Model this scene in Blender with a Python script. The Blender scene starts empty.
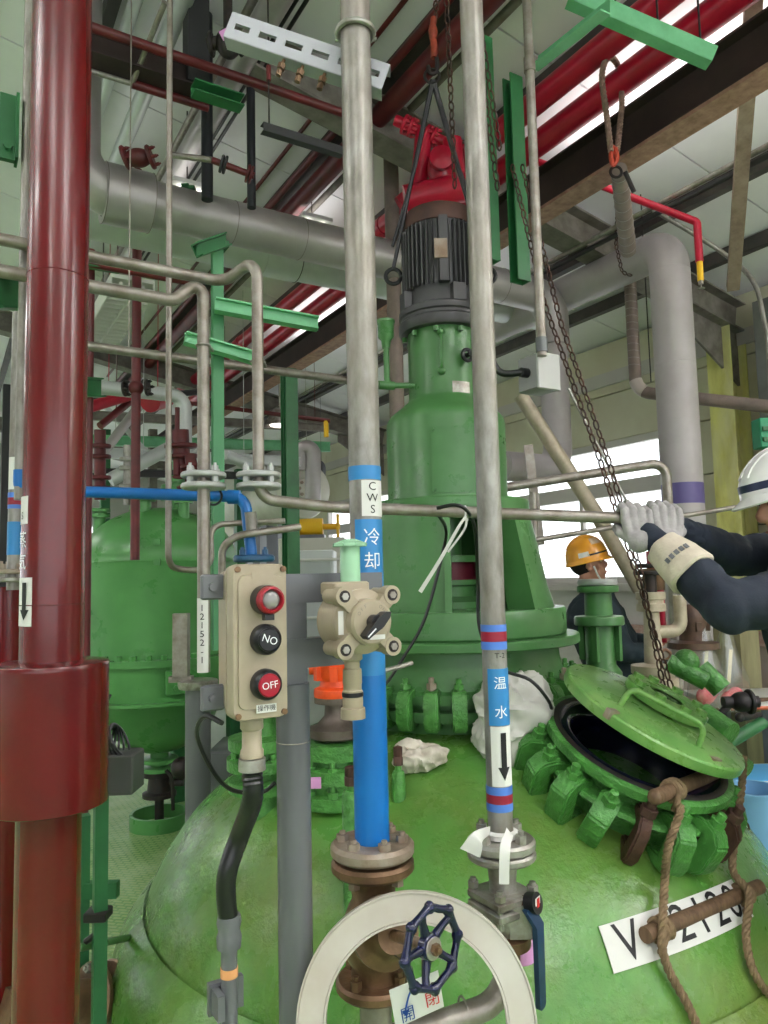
import bpy, bmesh, math, random
from mathutils import Vector, Matrix, noise
random.seed(7)
# ------------------------------------------------------------------ camera
S = bpy.context.scene
COL = S.collection
F = 739.0                                    # focal length in pixels of the 768x1024 photograph
CAM = Vector((0, 0, 1.6))
HEAD = math.radians(31)                      # heading of the lens, clockwise from the building's long axis (+Y)
Zc = Vector((-0.0230, 0.9958, 0.0887)).normalized()
_h = Vector((0, 0, 1)); _h = (_h - _h.dot(Zc) * Zc).normalized()
_r = Vector((1, 0, 0)); _r = _r - _r.dot(Zc) * Zc; _r = (_r - _r.dot(_h) * _h).normalized()
HW = Vector((math.sin(HEAD), math.cos(HEAD), 0)); RW = Vector((math.cos(HEAD), -math.sin(HEAD), 0)); ZW = Vector((0, 0, 1))
def c2w(c): return c.dot(_h) * HW + c.dot(_r) * RW + c.dot(Zc) * ZW
RIGHT, UP, FWD = c2w(Vector((1, 0, 0))), c2w(Vector((0, 1, 0))), c2w(Vector((0, 0, 1)))
cd = bpy.data.cameras.new('camera'); cam = bpy.data.objects.new('camera', cd); COL.objects.link(cam)
cd.sensor_fit = 'VERTICAL'; cd.sensor_height = 36; cd.lens = F / 1024 * 36; cd.clip_start = .05; cd.clip_end = 200
m3 = Matrix((RIGHT, UP, -FWD)).transposed()
cam.matrix_world = Matrix.Translation(CAM) @ m3.to_4x4()
S.camera = cam
# ------------------------------------------------------------------ sky and exposure
W = bpy.data.worlds.new('overcast_sky'); S.world = W; W.use_nodes = True
bg = W.node_tree.nodes['Background']; bg.inputs[0].default_value = (.93, .97, 1, 1); bg.inputs[1].default_value = 2.3
S.view_settings.view_transform = 'Standard'; S.view_settings.look = 'None'; S.view_settings.gamma = 1
S.view_settings.exposure = 0.32
S.cycles.max_bounces = 8; S.cycles.diffuse_bounces = 5; S.cycles.use_denoising = True
# ------------------------------------------------------------------ helpers: photograph to place
def ray(u, v): return RIGHT * ((u - 384) / F) + UP * ((512 - v) / F) + FWD
def U(u, v, d): return CAM + ray(u, v) * d                     # point seen at (u,v), d metres ahead
def L(u, v, z): r = ray(u, v); return CAM + r * ((z - CAM.z) / r.z)   # point seen at (u,v) at height z
def onX(u, v, x): r = ray(u, v); return CAM + r * ((x - CAM.x) / r.x)
def onY(u, v, y): r = ray(u, v); return CAM + r * ((y - CAM.y) / r.y)
def zrow(p, v):                                                # height at which the upright line through p crosses row v
    q = Vector((p[0], p[1], 0)) - CAM
    t = (512 - v) / F
    return -(q.dot(UP) - t * q.dot(FWD)) / (UP.z - t * FWD.z)
def upright(u, v, d, v0, v1):                                  # bottom and top of an upright line
    p = U(u, v, d); a, b = zrow(p, v1), zrow(p, v0)
    return Vector((p.x, p.y, min(a, b))), Vector((p.x, p.y, max(a, b)))
def along(p, dr, u):                                           # go from p along dr until column u
    q = p - CAM; t = (u - 384) / F
    k = -(q.dot(RIGHT) - t * q.dot(FWD)) / (dr.dot(RIGHT) - t * dr.dot(FWD))
    return p + dr * k
AX, AY, AZ = Vector((1, 0, 0)), Vector((0, 1, 0)), Vector((0, 0, 1))
def frame(n, x=None):
    n = Vector(n).normalized()
    x = Vector(x) if x is not None else (AX if abs(n.x) < .8 else AY)
    x = (x - n * x.dot(n)).normalized()
    return x, n.cross(x), n
# ------------------------------------------------------------------ helpers: meshes
class MB:
    def __init__(s): s.v = []; s.f = []
    def add(s, vs, fs):
        b = len(s.v); s.v += [Vector(x) for x in vs]; s.f += [[b + i for i in f] for f in fs]; return s
    def obox(s, c, x, y, z):                                   # half vectors
        c = Vector(c); x = Vector(x); y = Vector(y); z = Vector(z)
        vs = [c + a * x + b * y + e * z for e in (-1, 1) for b in (-1, 1) for a in (-1, 1)]
        return s.add(vs, [(0, 2, 3, 1), (4, 5, 7, 6), (0, 1, 5, 4), (2, 6, 7, 3), (0, 4, 6, 2), (1, 3, 7, 5)])
    def box(s, lo, hi):
        lo = Vector(lo); hi = Vector(hi); h = (hi - lo) / 2
        return s.obox((lo + hi) / 2, (h.x, 0, 0), (0, h.y, 0), (0, 0, h.z))
    def bar(s, p0, p1, w, h, up=AZ):                           # rectangular bar from p0 to p1
        p0 = Vector(p0); p1 = Vector(p1); d = p1 - p0
        x = d.cross(Vector(up))
        x = x.normalized() if x.length > 1e-6 else Vector((1, 0, 0))
        y = x.cross(d).normalized()
        return s.obox((p0 + p1) / 2, d / 2, x * w / 2, y * h / 2)
    def bbox(s, c, x, y, z, b):                                # box with bevelled edges (b metres)
        x = Vector(x); y = Vector(y); z = Vector(z); lx, ly, lz = x.length, y.length, z.length
        c = Vector(c); ux, uy, uz = x / lx, y / ly, z / lz
        ring = []
        for zz, ins in ((-lz, b), (-lz + b, 0), (lz - b, 0), (lz, b)):
            a, e = lx - ins, ly - ins; q = b
            ring.append([(a, -e + q), (a, e - q), (a - q, e), (-a + q, e), (-a, e - q), (-a, -e + q), (-a + q, -e), (a - q, -e)])
            ring[-1] = [c + ux * i + uy * j + uz * zz for i, j in ring[-1]]
        return s.loft(ring)
    def loft(s, rings, cap=True, closed=True):
        b = len(s.v); n = len(rings[0])
        for r in rings: s.v += [Vector(p) for p in r]
        for i in range(len(rings) - 1):
            for j in range(n if closed else n - 1):
                k = (j + 1) % n
                s.f.append([b + i * n + j, b + i * n + k, b + (i + 1) * n + k, b + (i + 1) * n + j])
        if cap and closed:
            s.f.append([b + j for j in range(n)][::-1]); s.f.append([b + (len(rings) - 1) * n + j for j in range(n)])
        return s
    def tube(s, pts, r, seg=14, cap=True):
        pts = [Vector(p) for p in pts]; n = len(pts)
        rr = r if isinstance(r, (list, tuple)) else [r] * n
        t0 = (pts[1] - pts[0]).normalized(); x, y, _ = frame(t0); rings = []
        for i in range(n):
            t = ((pts[min(i + 1, n - 1)] - pts[i]).normalized() + (pts[i] - pts[max(i - 1, 0)]).normalized())
            t = t.normalized() if t.length > 1e-6 else t0
            x = (x - t * x.dot(t)).normalized(); y = t.cross(x)
            rings.append([pts[i] + (x * math.cos(a) + y * math.sin(a)) * rr[i] for a in [2 * math.pi * k / seg for k in range(seg)]])
        return s.loft(rings, cap)
    def cyl(s, p0, p1, r, r1=None, seg=16): return s.tube([p0, p1], [r, r if r1 is None else r1], seg)
    def lathe(s, o, n, prof, seg=32, a0=0, a1=2 * math.pi, x=None):   # prof [(r, h)...] about axis n through o
        o = Vector(o); x, y, n = frame(n, x); full = abs(a1 - a0 - 2 * math.pi) < 1e-6
        k = seg if full else seg + 1
        an = [a0 + (a1 - a0) * j / seg for j in range(k)]
        rings = [[o + n * h + (x * math.cos(a) + y * math.sin(a)) * max(r, 1e-5) for a in an] for r, h in prof]
        return s.loft(rings, False, full)
    def disc(s, c, n, r, t, seg=28, b=None):                    # disc of thickness t, from c along n
        b = min(t * .25, r * .1) if b is None else b
        return s.lathe(c, n, [(0, 0), (r - b, 0), (r, b), (r, t - b), (r - b, t), (0, t)], seg)
    def ring(s, c, n, R, r, seg=36, sec=10):
        prof = [(R + r * math.cos(a), r * math.sin(a)) for a in [2 * math.pi * k / sec for k in range(sec + 1)]]
        return s.lathe(c, n, prof, seg)
    def hexa(s, c, n, r, h): return s.cyl(c, Vector(c) + Vector(n).normalized() * h, r, seg=6)
    def prism(s, poly, o, x, y, z):                             # polygon in (x,y) pushed along vector z
        o = Vector(o); x = Vector(x); y = Vector(y); z = Vector(z)
        a = [o + x * i + y * j for i, j in poly]; n = len(a)
        return s.add(a + [p + z for p in a], [list(range(n))[::-1], list(range(n, 2 * n))] + [(i, (i + 1) % n, n + (i + 1) % n, n + i) for i in range(n)])
    def ball(s, c, r, seg=16, rows=10, sc=(1, 1, 1), axes=None):
        c = Vector(c); A = axes or (AX, AY, AZ); rings = []
        for i in range(rows + 1):
            t = math.pi * i / rows - math.pi / 2
            rings.append([c + A[0] * (r * sc[0] * math.cos(t) * math.cos(a)) + A[1] * (r * sc[1] * math.cos(t) * math.sin(a)) + A[2] * (r * sc[2] * math.sin(t))
                          for a in [2 * math.pi * k / seg for k in range(seg)]])
        return s.loft(rings, False)
    def beam(s, p0, p1, h, w, t=.008, up=AZ, kind='I'):         # rolled sections: I, C, L
        p0 = Vector(p0); p1 = Vector(p1); d = p1 - p0; x = d.cross(Vector(up)).normalized(); y = x.cross(d).normalized()
        a, b = w / 2, h / 2; q = t / 2
        if kind == 'I': P = [(-a, -b), (a, -b), (a, -b + t), (q, -b + t), (q, b - t), (a, b - t), (a, b), (-a, b), (-a, b - t), (-q, b - t), (-q, -b + t), (-a, -b + t)]
        elif kind == 'C': P = [(-a, -b), (a, -b), (a, -b + t), (-a + t, -b + t), (-a + t, b - t), (a, b - t), (a, b), (-a, b)]
        else: P = [(-a, -b), (a, -b), (a, -b + t), (-a + t, -b + t), (-a + t, b), (-a, b)]
        return s.prism(P, p0, x, y, d)
    def mesh(s, name, off=None, mat=None, smooth=True):
        me = bpy.data.meshes.new(name); off = off or Vector()
        me.from_pydata([v - off for v in s.v], [], s.f)
        bm = bmesh.new(); bm.from_mesh(me); bmesh.ops.remove_doubles(bm, verts=bm.verts, dist=2e-5)
        bmesh.ops.dissolve_degenerate(bm, dist=1e-5, edges=bm.edges)
        bmesh.ops.recalc_face_normals(bm, faces=bm.faces); bm.to_mesh(me); bm.free()
        if smooth:
            me.polygons.foreach_set('use_smooth', [True] * len(me.polygons)); me.set_sharp_from_angle(angle=math.radians(38))
        if mat: me.materials.append(mat)
        return me
def bend(pts, R, n=6):                                          # polyline with rounded corners
    pts = [Vector(p) for p in pts]; out = [pts[0]]
    for i in range(1, len(pts) - 1):
        a, b, c = pts[i - 1], pts[i], pts[i + 1]
        da, dc = (a - b), (c - b); la, lc = da.length, dc.length
        if la < 1e-5 or lc < 1e-5: continue
        da /= la; dc /= lc; an = da.angle(dc)
        if an > 3.1: out.append(b); continue
        t = min(R / math.tan(an / 2), la * .48, lc * .48); Rr = t * math.tan(an / 2)
        p, q = b + da * t, b + dc * t
        ce = b + (da + dc).normalized() * (Rr / math.sin(an / 2))
        u0, u1 = (p - ce), (q - ce); om = u0.angle(u1)
        for k in range(n + 1):
            f = k / n; out.append(ce + (u0 * math.sin((1 - f) * om) + u1 * math.sin(f * om)) / math.sin(om))
    return out + [pts[-1]]
def curve(pts, n=6):                                            # smooth curve through the points
    pts = [Vector(p) for p in pts]; P = [pts[0] * 2 - pts[1]] + pts + [pts[-1] * 2 - pts[-2]]; out = []
    for i in range(1, len(P) - 2):
        a, b, c, d = P[i - 1:i + 3]
        for k in range(n):
            t = k / n; out.append(.5 * ((2 * b) + (c - a) * t + (2 * a - 5 * b + 4 * c - d) * t * t + (3 * b - a - 3 * c + d) * t ** 3))
    return out + [pts[-1]]
# ------------------------------------------------------------------ helpers: objects
WP = {}
def tag(o, label=None, cat=None, group=None, kind=None):
    if label: o['label'] = label
    if cat: o['category'] = cat
    if group: o['group'] = group
    if kind: o['kind'] = kind
    return o
def thing(name, label, cat, loc, group=None):
    o = bpy.data.objects.new(name, None); o.empty_display_size = .05; COL.objects.link(o)
    o.location = loc; WP[o] = Vector(loc); return tag(o, label, cat, group)
def part(name, mb, mat, parent, label=None, kind=None, smooth=True):
    o = bpy.data.objects.new(name, mb.mesh(name, WP[parent], mat, smooth)); COL.objects.link(o); o.parent = parent
    WP[o] = WP[parent]; return tag(o, label, None, None, kind)
def solo(name, mb, mat, label=None, cat=None, group=None, kind=None, smooth=True):
    lo = Vector([min(v[i] for v in mb.v) for i in range(3)]); hi = Vector([max(v[i] for v in mb.v) for i in range(3)])
    off = Vector(((lo.x + hi.x) / 2, (lo.y + hi.y) / 2, lo.z))
    o = bpy.data.objects.new(name, mb.mesh(name, off, mat, smooth)); COL.objects.link(o); o.location = off; WP[o] = off
    return tag(o, label, cat, group, kind)
def inst(name, me, parent, loc, z=AZ, x=None):                  # a copy of a shared mesh as a part
    o = bpy.data.objects.new(name, me); COL.objects.link(o)
    a, b, c = frame(z, x); M = Matrix((a, b, c)).transposed().to_4x4(); M.translation = Vector(loc) - (WP[parent] if parent else Vector())
    o.matrix_local = M
    if parent: o.parent = parent; o.matrix_local = M
    return o
# ------------------------------------------------------------------ helpers: materials
def s2l(c):
    return tuple((x / 255 / 12.92 if x / 255 <= .04045 else ((x / 255 + .055) / 1.055) ** 2.4) for x in c)
def mat(name, col, rough=.5, metal=0., col2=None, scale=8., amt=.5, bump=0., bscale=40., stretch=None, col3=None, scale3=2., amt3=.5, coat=0., spec=.5, rvar=0.):
    m = bpy.data.materials.new(name); m.use_nodes = True; N = m.node_tree.nodes; K = m.node_tree.links; b = N['Principled BSDF']
    b.inputs['Roughness'].default_value = rough; b.inputs['Metallic'].default_value = metal
    b.inputs['Coat Weight'].default_value = coat; b.inputs['Coat Roughness'].default_value = .12; b.inputs['Specular IOR Level'].default_value = spec
    c1 = s2l(col) + (1,); b.inputs['Base Color'].default_value = c1; m.diffuse_color = c1
    tc = N.new('ShaderNodeTexCoord'); mp = N.new('ShaderNodeMapping'); K.new(tc.outputs['Object'], mp.inputs[0])
    if stretch: mp.inputs['Scale'].default_value = stretch
    def nz(sc, det=5):
        n = N.new('ShaderNodeTexNoise'); n.inputs['Scale'].default_value = sc; n.inputs['Detail'].default_value = det; n.inputs['Roughness'].default_value = .62
        K.new(mp.outputs[0], n.inputs['Vector']); return n
    prev = None
    for c, sc, am in ((col2, scale, amt), (col3, scale3, amt3)):
        if not c: continue
        n = nz(sc); rp = N.new('ShaderNodeValToRGB'); mx = N.new('ShaderNodeMix'); mx.data_type = 'RGBA'
        w = .16; mid = .72 - .42 * am
        rp.color_ramp.elements[0].position = max(0, mid - w); rp.color_ramp.elements[1].position = min(1, mid + w)
        K.new(n.outputs['Fac'], rp.inputs[0]); K.new(rp.outputs[0], mx.inputs[0])
        if prev: K.new(prev, mx.inputs[6])
        else: mx.inputs[6].default_value = c1
        mx.inputs[7].default_value = s2l(c) + (1,); prev = mx.outputs[2]
    if prev: K.new(prev, b.inputs['Base Color'])
    if rvar:
        n = nz(scale * 1.7); mr = N.new('ShaderNodeMapRange'); mr.inputs[1].default_value = .3; mr.inputs[2].default_value = .7
        mr.inputs[3].default_value = max(.03, rough - rvar); mr.inputs[4].default_value = min(1, rough + rvar)
        K.new(n.outputs['Fac'], mr.inputs[0]); K.new(mr.outputs[0], b.inputs['Roughness'])
    if bump:
        n = nz(bscale, 3); bp = N.new('ShaderNodeBump'); bp.inputs['Strength'].default_value = bump; bp.inputs['Distance'].default_value = .01
        K.new(n.outputs['Fac'], bp.inputs['Height']); K.new(bp.outputs[0], b.inputs['Normal'])
    return m
def emis(name, col, st):
    m = bpy.data.materials.new(name); m.use_nodes = True; b = m.node_tree.nodes['Principled BSDF']
    b.inputs['Base Color'].default_value = s2l(col) + (1,); b.inputs['Emission Color'].default_value = s2l(col) + (1,); b.inputs['Emission Strength'].default_value = st
    return m
def glass(name, tint=(1, 1, 1), gl=.1, rough=.05):
    m = bpy.data.materials.new(name); m.use_nodes = True; N = m.node_tree.nodes; K = m.node_tree.links
    N.remove(N['Principled BSDF']); t = N.new('ShaderNodeBsdfTransparent'); t.inputs[0].default_value = (*tint, 1)
    g = N.new('ShaderNodeBsdfGlossy'); g.inputs['Roughness'].default_value = rough; x = N.new('ShaderNodeMixShader'); x.inputs[0].default_value = gl
    K.new(t.outputs[0], x.inputs[1]); K.new(g.outputs[0], x.inputs[2]); K.new(x.outputs[0], N['Material Output'].inputs[0])
    return m
RED = mat('dark_red_paint', (104, 14, 18), .24, col2=(86, 12, 16), scale=3, amt=.4, coat=.3)
REDB = mat('bright_red_paint', (184, 20, 52), .32, col2=(148, 16, 40), scale=4, amt=.4)
REDO = mat('old_red_paint', (108, 30, 34), .45, col2=(72, 26, 26), scale=6, amt=.5)
GRN = mat('vessel_green_paint', (86, 144, 62), .28, col2=(74, 130, 52), scale=5, amt=.5, col3=(112, 124, 60), scale3=1.6, amt3=.35, bump=.3, bscale=42, coat=.08, rvar=.08)
GLID = mat('window_sheen_lid_green', (122, 164, 88), .3, col2=(96, 150, 74), scale=9, amt=.5, bump=.25, bscale=45, rvar=.08)  # vessel green lightened: the windows' reflection on the lid is put into the colour
GRT = mat('tower_green_paint', (78, 128, 74), .32, col2=(66, 114, 62), scale=6, amt=.5, bump=.06, bscale=30, rvar=.08)
GRC = mat('clamp_green_paint', (84, 150, 70), .3, col2=(60, 112, 50), scale=14, amt=.45, bump=.8, bscale=55)
GRL = mat('pale_green_paint', (118, 190, 142), .45, col2=(96, 166, 118), scale=8, amt=.4)
GRS = mat('strut_green_paint', (44, 112, 64), .45, col2=(36, 92, 54), scale=7, amt=.4)
GRB = mat('rear_vessel_green_paint', (84, 148, 80), .32, col2=(72, 132, 70), scale=3, amt=.5, rvar=.08)
GALV = mat('galvanised_pipe', (158, 156, 150), .4, .4, col2=(116, 112, 106), scale=30, amt=.5, stretch=(1, 1, .4), col3=(140, 130, 118), scale3=5, amt3=.3, bump=.08, bscale=60)
GALD = mat('dull_steel_pipe', (166, 160, 152), .4, .55, col2=(128, 118, 108), scale=14, amt=.5)
STEEL = mat('steel_flange', (176, 174, 168), .35, .6, col2=(132, 124, 114), scale=24, amt=.45, bump=.1, bscale=60)
RUSTY = mat('rusty_flange', (164, 152, 138), .5, .4, col2=(126, 104, 84), scale=14, amt=.45, bump=.2, bscale=50)
BRASS = mat('brown_bronze', (136, 106, 78), .38, .5, col2=(92, 70, 52), scale=12, amt=.5, bump=.25, bscale=30)
DUCT = mat('duct_cladding', (176, 172, 172), .42, .45, col2=(160, 154, 152), scale=3, amt=.5)
DUCW = mat('pale_duct_cladding', (204, 208, 208), .42, .3, col2=(188, 192, 192), scale=3, amt=.4)
DUCR = mat('grey_duct_paint', (176, 170, 172), .5, .05, col2=(160, 152, 152), scale=2.5, amt=.4)
WRAP = mat('taped_lagging', (138, 122, 114), .55, .1, col2=(118, 104, 98), scale=10, amt=.5)
GREY = mat('grey_post_paint', (108, 110, 114), .34, .15, col2=(94, 96, 100), scale=6, amt=.4, stretch=(1, 1, .3), bump=.03)
BEIGE = mat('beige_enclosure', (164, 152, 130), .42, col2=(148, 136, 114), scale=12, amt=.35)
BLK = mat('black_plastic', (22, 22, 26), .35)
RUB = mat('black_rubber', (16, 17, 20), .32, spec=.6)
IRON = mat('black_iron', (40, 38, 38), .5, .3, col2=(58, 44, 38), scale=20, amt=.35)
CHAIN = mat('rusty_chain', (62, 50, 46), .45, .5, col2=(96, 62, 46), scale=30, amt=.4)
BLUE = mat('blue_pipe_tape', (14, 108, 186), .34, col2=(10, 98, 174), scale=5, amt=.3)
BLUED = mat('blue_label_film', (46, 128, 190), .4)
PURP = mat('purple_band', (88, 78, 132), .45)
NAVY = mat('navy_handwheel_paint', (14, 20, 62), .2, .1, col2=(10, 14, 46), scale=10, amt=.4, coat=.4)
LEVER = mat('blue_lever_grip', (22, 50, 80), .35)
MOTOR = mat('motor_grey_paint', (78, 78, 80), .42, .2, col2=(64, 62, 62), scale=8, amt=.4)
RUSTC = mat('rusty_cap', (92, 62, 54), .6, .2, col2=(66, 46, 42), scale=10, amt=.5)
BEAM = mat('brown_beam', (62, 48, 44), .6, .1, col2=(46, 36, 34), scale=5, amt=.5)
BEAMF = mat('dusty_flange', (172, 134, 116), .7, 0, col2=(134, 100, 84), scale=18, amt=.5)
BEAMD = mat('dusty_grey_beam', (134, 130, 122), .7, 0, col2=(100, 92, 84), scale=9, amt=.5)
DARK = mat('dark_steel', (52, 52, 54), .55, .2)
ROOF = mat('roof_panel_white', (240, 238, 242), .6, col2=(228, 227, 231), scale=1.2, amt=.4)
PURL = mat('purlin_dark', (70, 68, 68), .6, .1, col2=(96, 90, 86), scale=6, amt=.4)
WHITE = mat('white_paper', (222, 221, 217), .55)
WHITEP = mat('white_ring_paint', (194, 186, 174), .4, col2=(176, 162, 144), scale=9, amt=.4, col3=(204, 200, 192), scale3=3, amt3=.5)
INK = mat('black_ink', (16, 16, 18), .6)
INKW = mat('white_ink', (235, 238, 240), .5)
INKR = mat('red_ink', (200, 24, 30), .5)
INKB = mat('blue_ink', (28, 72, 150), .5)
REDL = mat('red_label_film', (146, 24, 50), .45)
BLUL = mat('pale_blue_label_film', (76, 122, 204), .45)
ORNG = mat('orange_paint', (238, 84, 28), .4, col2=(214, 70, 22), scale=20, amt=.3)
PINK = mat('pink_tag', (214, 150, 206), .6)
YEL = mat('yellow_paint', (236, 186, 30), .45)
ROPE = mat('hemp_rope', (134, 112, 84), .85, col2=(104, 84, 60), scale=40, amt=.5, bump=.3, bscale=120)
WOOD = mat('worn_wood', (116, 90, 66), .65, col2=(84, 62, 44), scale=10, amt=.5, stretch=(6, 6, 1), bump=.2)
GLAZE = mat('dark_blue_glass_lining', (14, 12, 44), .08, coat=.5)
RAG = mat('soiled_cloth', (222, 214, 200), .85, col2=(176, 164, 146), scale=14, amt=.35)
FILM = mat('white_plastic_sheet', (212, 210, 204), .35, col2=(190, 188, 182), scale=6, amt=.4, spec=.6)
SEAL = mat('clear_tape', (150, 196, 160), .25)
# ------------------------------------------------------------------ the building
WX = 5.2                                                        # inner face of the window wall
def roofz(x): return 3.72 + .19 * (WX - x)
# axis of the big vessel
VA = U(450, 577, 3.0); VA.z = 0
FL = mat('chequer_plate_green', (108, 156, 84), .38, .05, col2=(76, 136, 58), scale=1.8, amt=.5, col3=(160, 186, 138), scale3=4, amt3=.3, rvar=.1)
def treads():
    N = FL.node_tree.nodes; K = FL.node_tree.links; b = N['Principled BSDF']
    tc = N.new('ShaderNodeTexCoord'); mp = N.new('ShaderNodeMapping'); mp.inputs['Rotation'].default_value = (0, 0, .78); K.new(tc.outputs['Object'], mp.inputs[0])
    br = N.new('ShaderNodeTexBrick'); br.inputs['Scale'].default_value = 9; br.inputs['Mortar Size'].default_value = .06; br.inputs['Mortar Smooth'].default_value = .4
    K.new(mp.outputs[0], br.inputs['Vector']); bp = N.new('ShaderNodeBump'); bp.inputs['Strength'].default_value = .9; bp.inputs['Distance'].default_value = .006
    K.new(br.outputs['Fac'], bp.inputs['Height'])
    old = b.inputs['Base Color'].links[0].from_socket; mx = N.new('ShaderNodeMix'); mx.data_type = 'RGBA'; mr = N.new('ShaderNodeMapRange'); mr.inputs[3].default_value = .55; mr.inputs[4].default_value = 0
    K.new(br.outputs['Fac'], mr.inputs[0]); K.new(mr.outputs[0], mx.inputs[0]); K.new(old, mx.inputs[6]); mx.inputs[7].default_value = s2l((176, 190, 132)) + (1,); K.new(mx.outputs[2], b.inputs['Base Color']); K.new(bp.outputs[0], b.inputs['Normal'])
treads()
def floor():
    me = bpy.data.meshes.new('floor'); bm = bmesh.new()
    o = [bm.verts.new(p) for p in ((-8, -3, 0), (5.4, -3, 0), (5.4, 17, 0), (-8, 17, 0))]
    h = [bm.verts.new((VA.x + 1.36 * math.cos(a), VA.y + 1.36 * math.sin(a), 0)) for a in [2 * math.pi * k / 48 for k in range(48)]]
    es = [bm.edges.new((l[i], l[(i + 1) % len(l)])) for l in (o, h) for i in range(len(l))]
    bmesh.ops.triangle_fill(bm, use_beauty=True, edges=es)
    bmesh.ops.solidify(bm, geom=bm.faces[:], thickness=.02)
    bmesh.ops.recalc_face_normals(bm, faces=bm.faces); bm.to_mesh(me); bm.free(); me.materials.append(FL)
    ob = bpy.data.objects.new('floor', me); COL.objects.link(ob); tag(ob, kind='structure')
    zs = [v.co.z for v in me.vertices]; ob.location.z = -max(zs); WP[ob] = Vector((0, 0, 0))
floor()
m = MB(); m.lathe((VA.x, VA.y, 0), AZ, [(1.36, -.02), (1.36, .05), (1.38, .05), (1.38, -.02)], 48)
solo('trim_1', m, GRS, kind='structure')
# roof: long panels with dark joints, purlins over them
ceil = thing('ceiling', None, None, (0, 0, 0)); ceil['kind'] = 'structure'
y = -3.7
while y < 16.8:
    m = MB(); a, b = Vector((-8.4, 0, roofz(-8.4))), Vector((WX + .3, 0, roofz(WX + .3)))
    m.add([a + AY * (y + .006), b + AY * (y + .006), b + AY * (y + .894), a + AY * (y + .894)] + [p + AZ * .04 for p in (a + AY * (y + .006), b + AY * (y + .006), b + AY * (y + .894), a + AY * (y + .894))],
          [(0, 1, 2, 3), (7, 6, 5, 4), (0, 4, 5, 1), (1, 5, 6, 2), (2, 6, 7, 3), (3, 7, 4, 0)])
    part('roof_panel', m, ROOF, ceil); y += .9
m = MB(); a, b = Vector((-8.4, -3.7, roofz(-8.4) + .05)), Vector((WX + .3, -3.7, roofz(WX + .3) + .05))
m.add([a, b, b + AY * 20.7, a + AY * 20.7] + [p + AZ * .05 for p in (a, b, b + AY * 20.7, a + AY * 20.7)], [(0, 1, 2, 3), (7, 6, 5, 4), (0, 4, 5, 1), (1, 5, 6, 2), (2, 6, 7, 3), (3, 7, 4, 0)])
part('roof_deck', m, DARK, ceil)
x = 4.63; k = 0
while x > -8:
    z = roofz(x)
    m = MB(); m.beam((x, -3, z - .05), (x, 16.8, z - .05), .09, .06, .006, kind='C'); part('purlin', m, PURL, ceil)
    x -= .66
# window wall, of long cladding panels with recessed joints
SID = mat('cream_cladding', (206, 204, 180), .6, col2=(192, 186, 158), scale=1.5, amt=.4, bump=.05, bscale=25, stretch=(1, 1, 1))
SIDW = mat('white_cladding', (212, 208, 206), .6, col2=(198, 192, 190), scale=1.5, amt=.4)
wall = thing('wall_right', None, None, (WX, 5, 0)); wall['kind'] = 'structure'
def panel(parent, y0, y1, z0, z1, mt, x0=WX, t=.05):
    m = MB(); c = Vector((x0 + t / 2, (y0 + y1) / 2, (z0 + z1) / 2)); m.bbox(c, (t / 2, 0, 0), (0, (y1 - y0) / 2 - .004, 0), (0, 0, (z1 - z0) / 2 - .004), .006)
    part('wall_panel', m, mt, parent, smooth=False)
ZS = [0, .5, 1.0, 1.5, 1.93, 2.36, 2.79, 3.22, 3.7]
WIN = [(4.05, 7.0), (7.6, 10.4), (11.0, 14)]
cuts = [-3, -.5, 1.6, 3.4, 4.05, 7.0, 7.6, 10.4, 11.0, 14, 16.8]
for i in range(len(cuts) - 1):
    for j in range(len(ZS) - 1):
        if (cuts[i], cuts[i + 1]) in WIN and 1.49 < ZS[j] < 2.7: continue
        panel(wall, cuts[i], cuts[i + 1], ZS[j], ZS[j + 1], SID if ZS[j] > 1.2 else SIDW)
m = MB(); m.box((WX + .06, -3, -.02), (WX + .1, 16.9, 1.49)); m.box((WX + .06, -3, 2.8), (WX + .1, 16.9, 3.76))
for a, b in [(-3, 4.04), (7.01, 7.59), (10.41, 10.99), (14.01, 16.9)]: m.box((WX + .06, a, 1.49), (WX + .1, b, 2.8))
part('wall_backing', m, DARK, wall)
PANE = glass('window_glass'); FRM = mat('window_frame_paint', (190, 186, 180), .5)
for n, (a, b) in enumerate(WIN):
    w = thing('window_%d' % (n + 1), None, None, (WX, (a + b) / 2, 1.5)); w['kind'] = 'structure'
    m = MB(); e = .05
    for z0, z1 in ((1.5, 1.56), (2.29, 2.42), (2.73, 2.79)): m.box((WX + .0, a, z0), (WX + .06, b, z1))
    for y0 in (a, b - e): m.box((WX + .0, y0, 1.56), (WX + .06, y0 + e, 2.29)); m.box((WX, y0, 2.42), (WX + .06, y0 + e, 2.73))
    mids = [a + (b - a) / 3, a + (b - a) * 2 / 3]
    part('window_frame', m, FRM, w)
    for yy in mids:
        m = MB(); m.box((WX + .01, yy - .02, 1.56), (WX + .05, yy + .02, 2.29)); part('mullion', m, FRM, w)
    ed = [a + e] + mids + [b - e]
    for i in range(3):
        m = MB(); m.box((WX + .025, ed[i] + .02, 1.56), (WX + .031, ed[i + 1] - .02, 2.29)); part('pane', m, PANE, w)
    m = MB(); m.box((WX + .025, a + e, 2.42), (WX + .031, b - e, 2.73)); part('pane', m, PANE, w)
m = MB(); m.box((WX - .12, 3.2, 1.44), (WX, 14.2, 1.5)); solo('trim_2', m, FRM, kind='structure')
m = MB(); m.box((WX - .05, -3, 0), (WX, 16.8, .1)); solo('baseboard_right', m, DARK, kind='structure')
m = MB(); m.box((WX - .03, -3, 3.3), (WX, 16.8, 3.42)); solo('trim_3', m, FRM, kind='structure')
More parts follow.
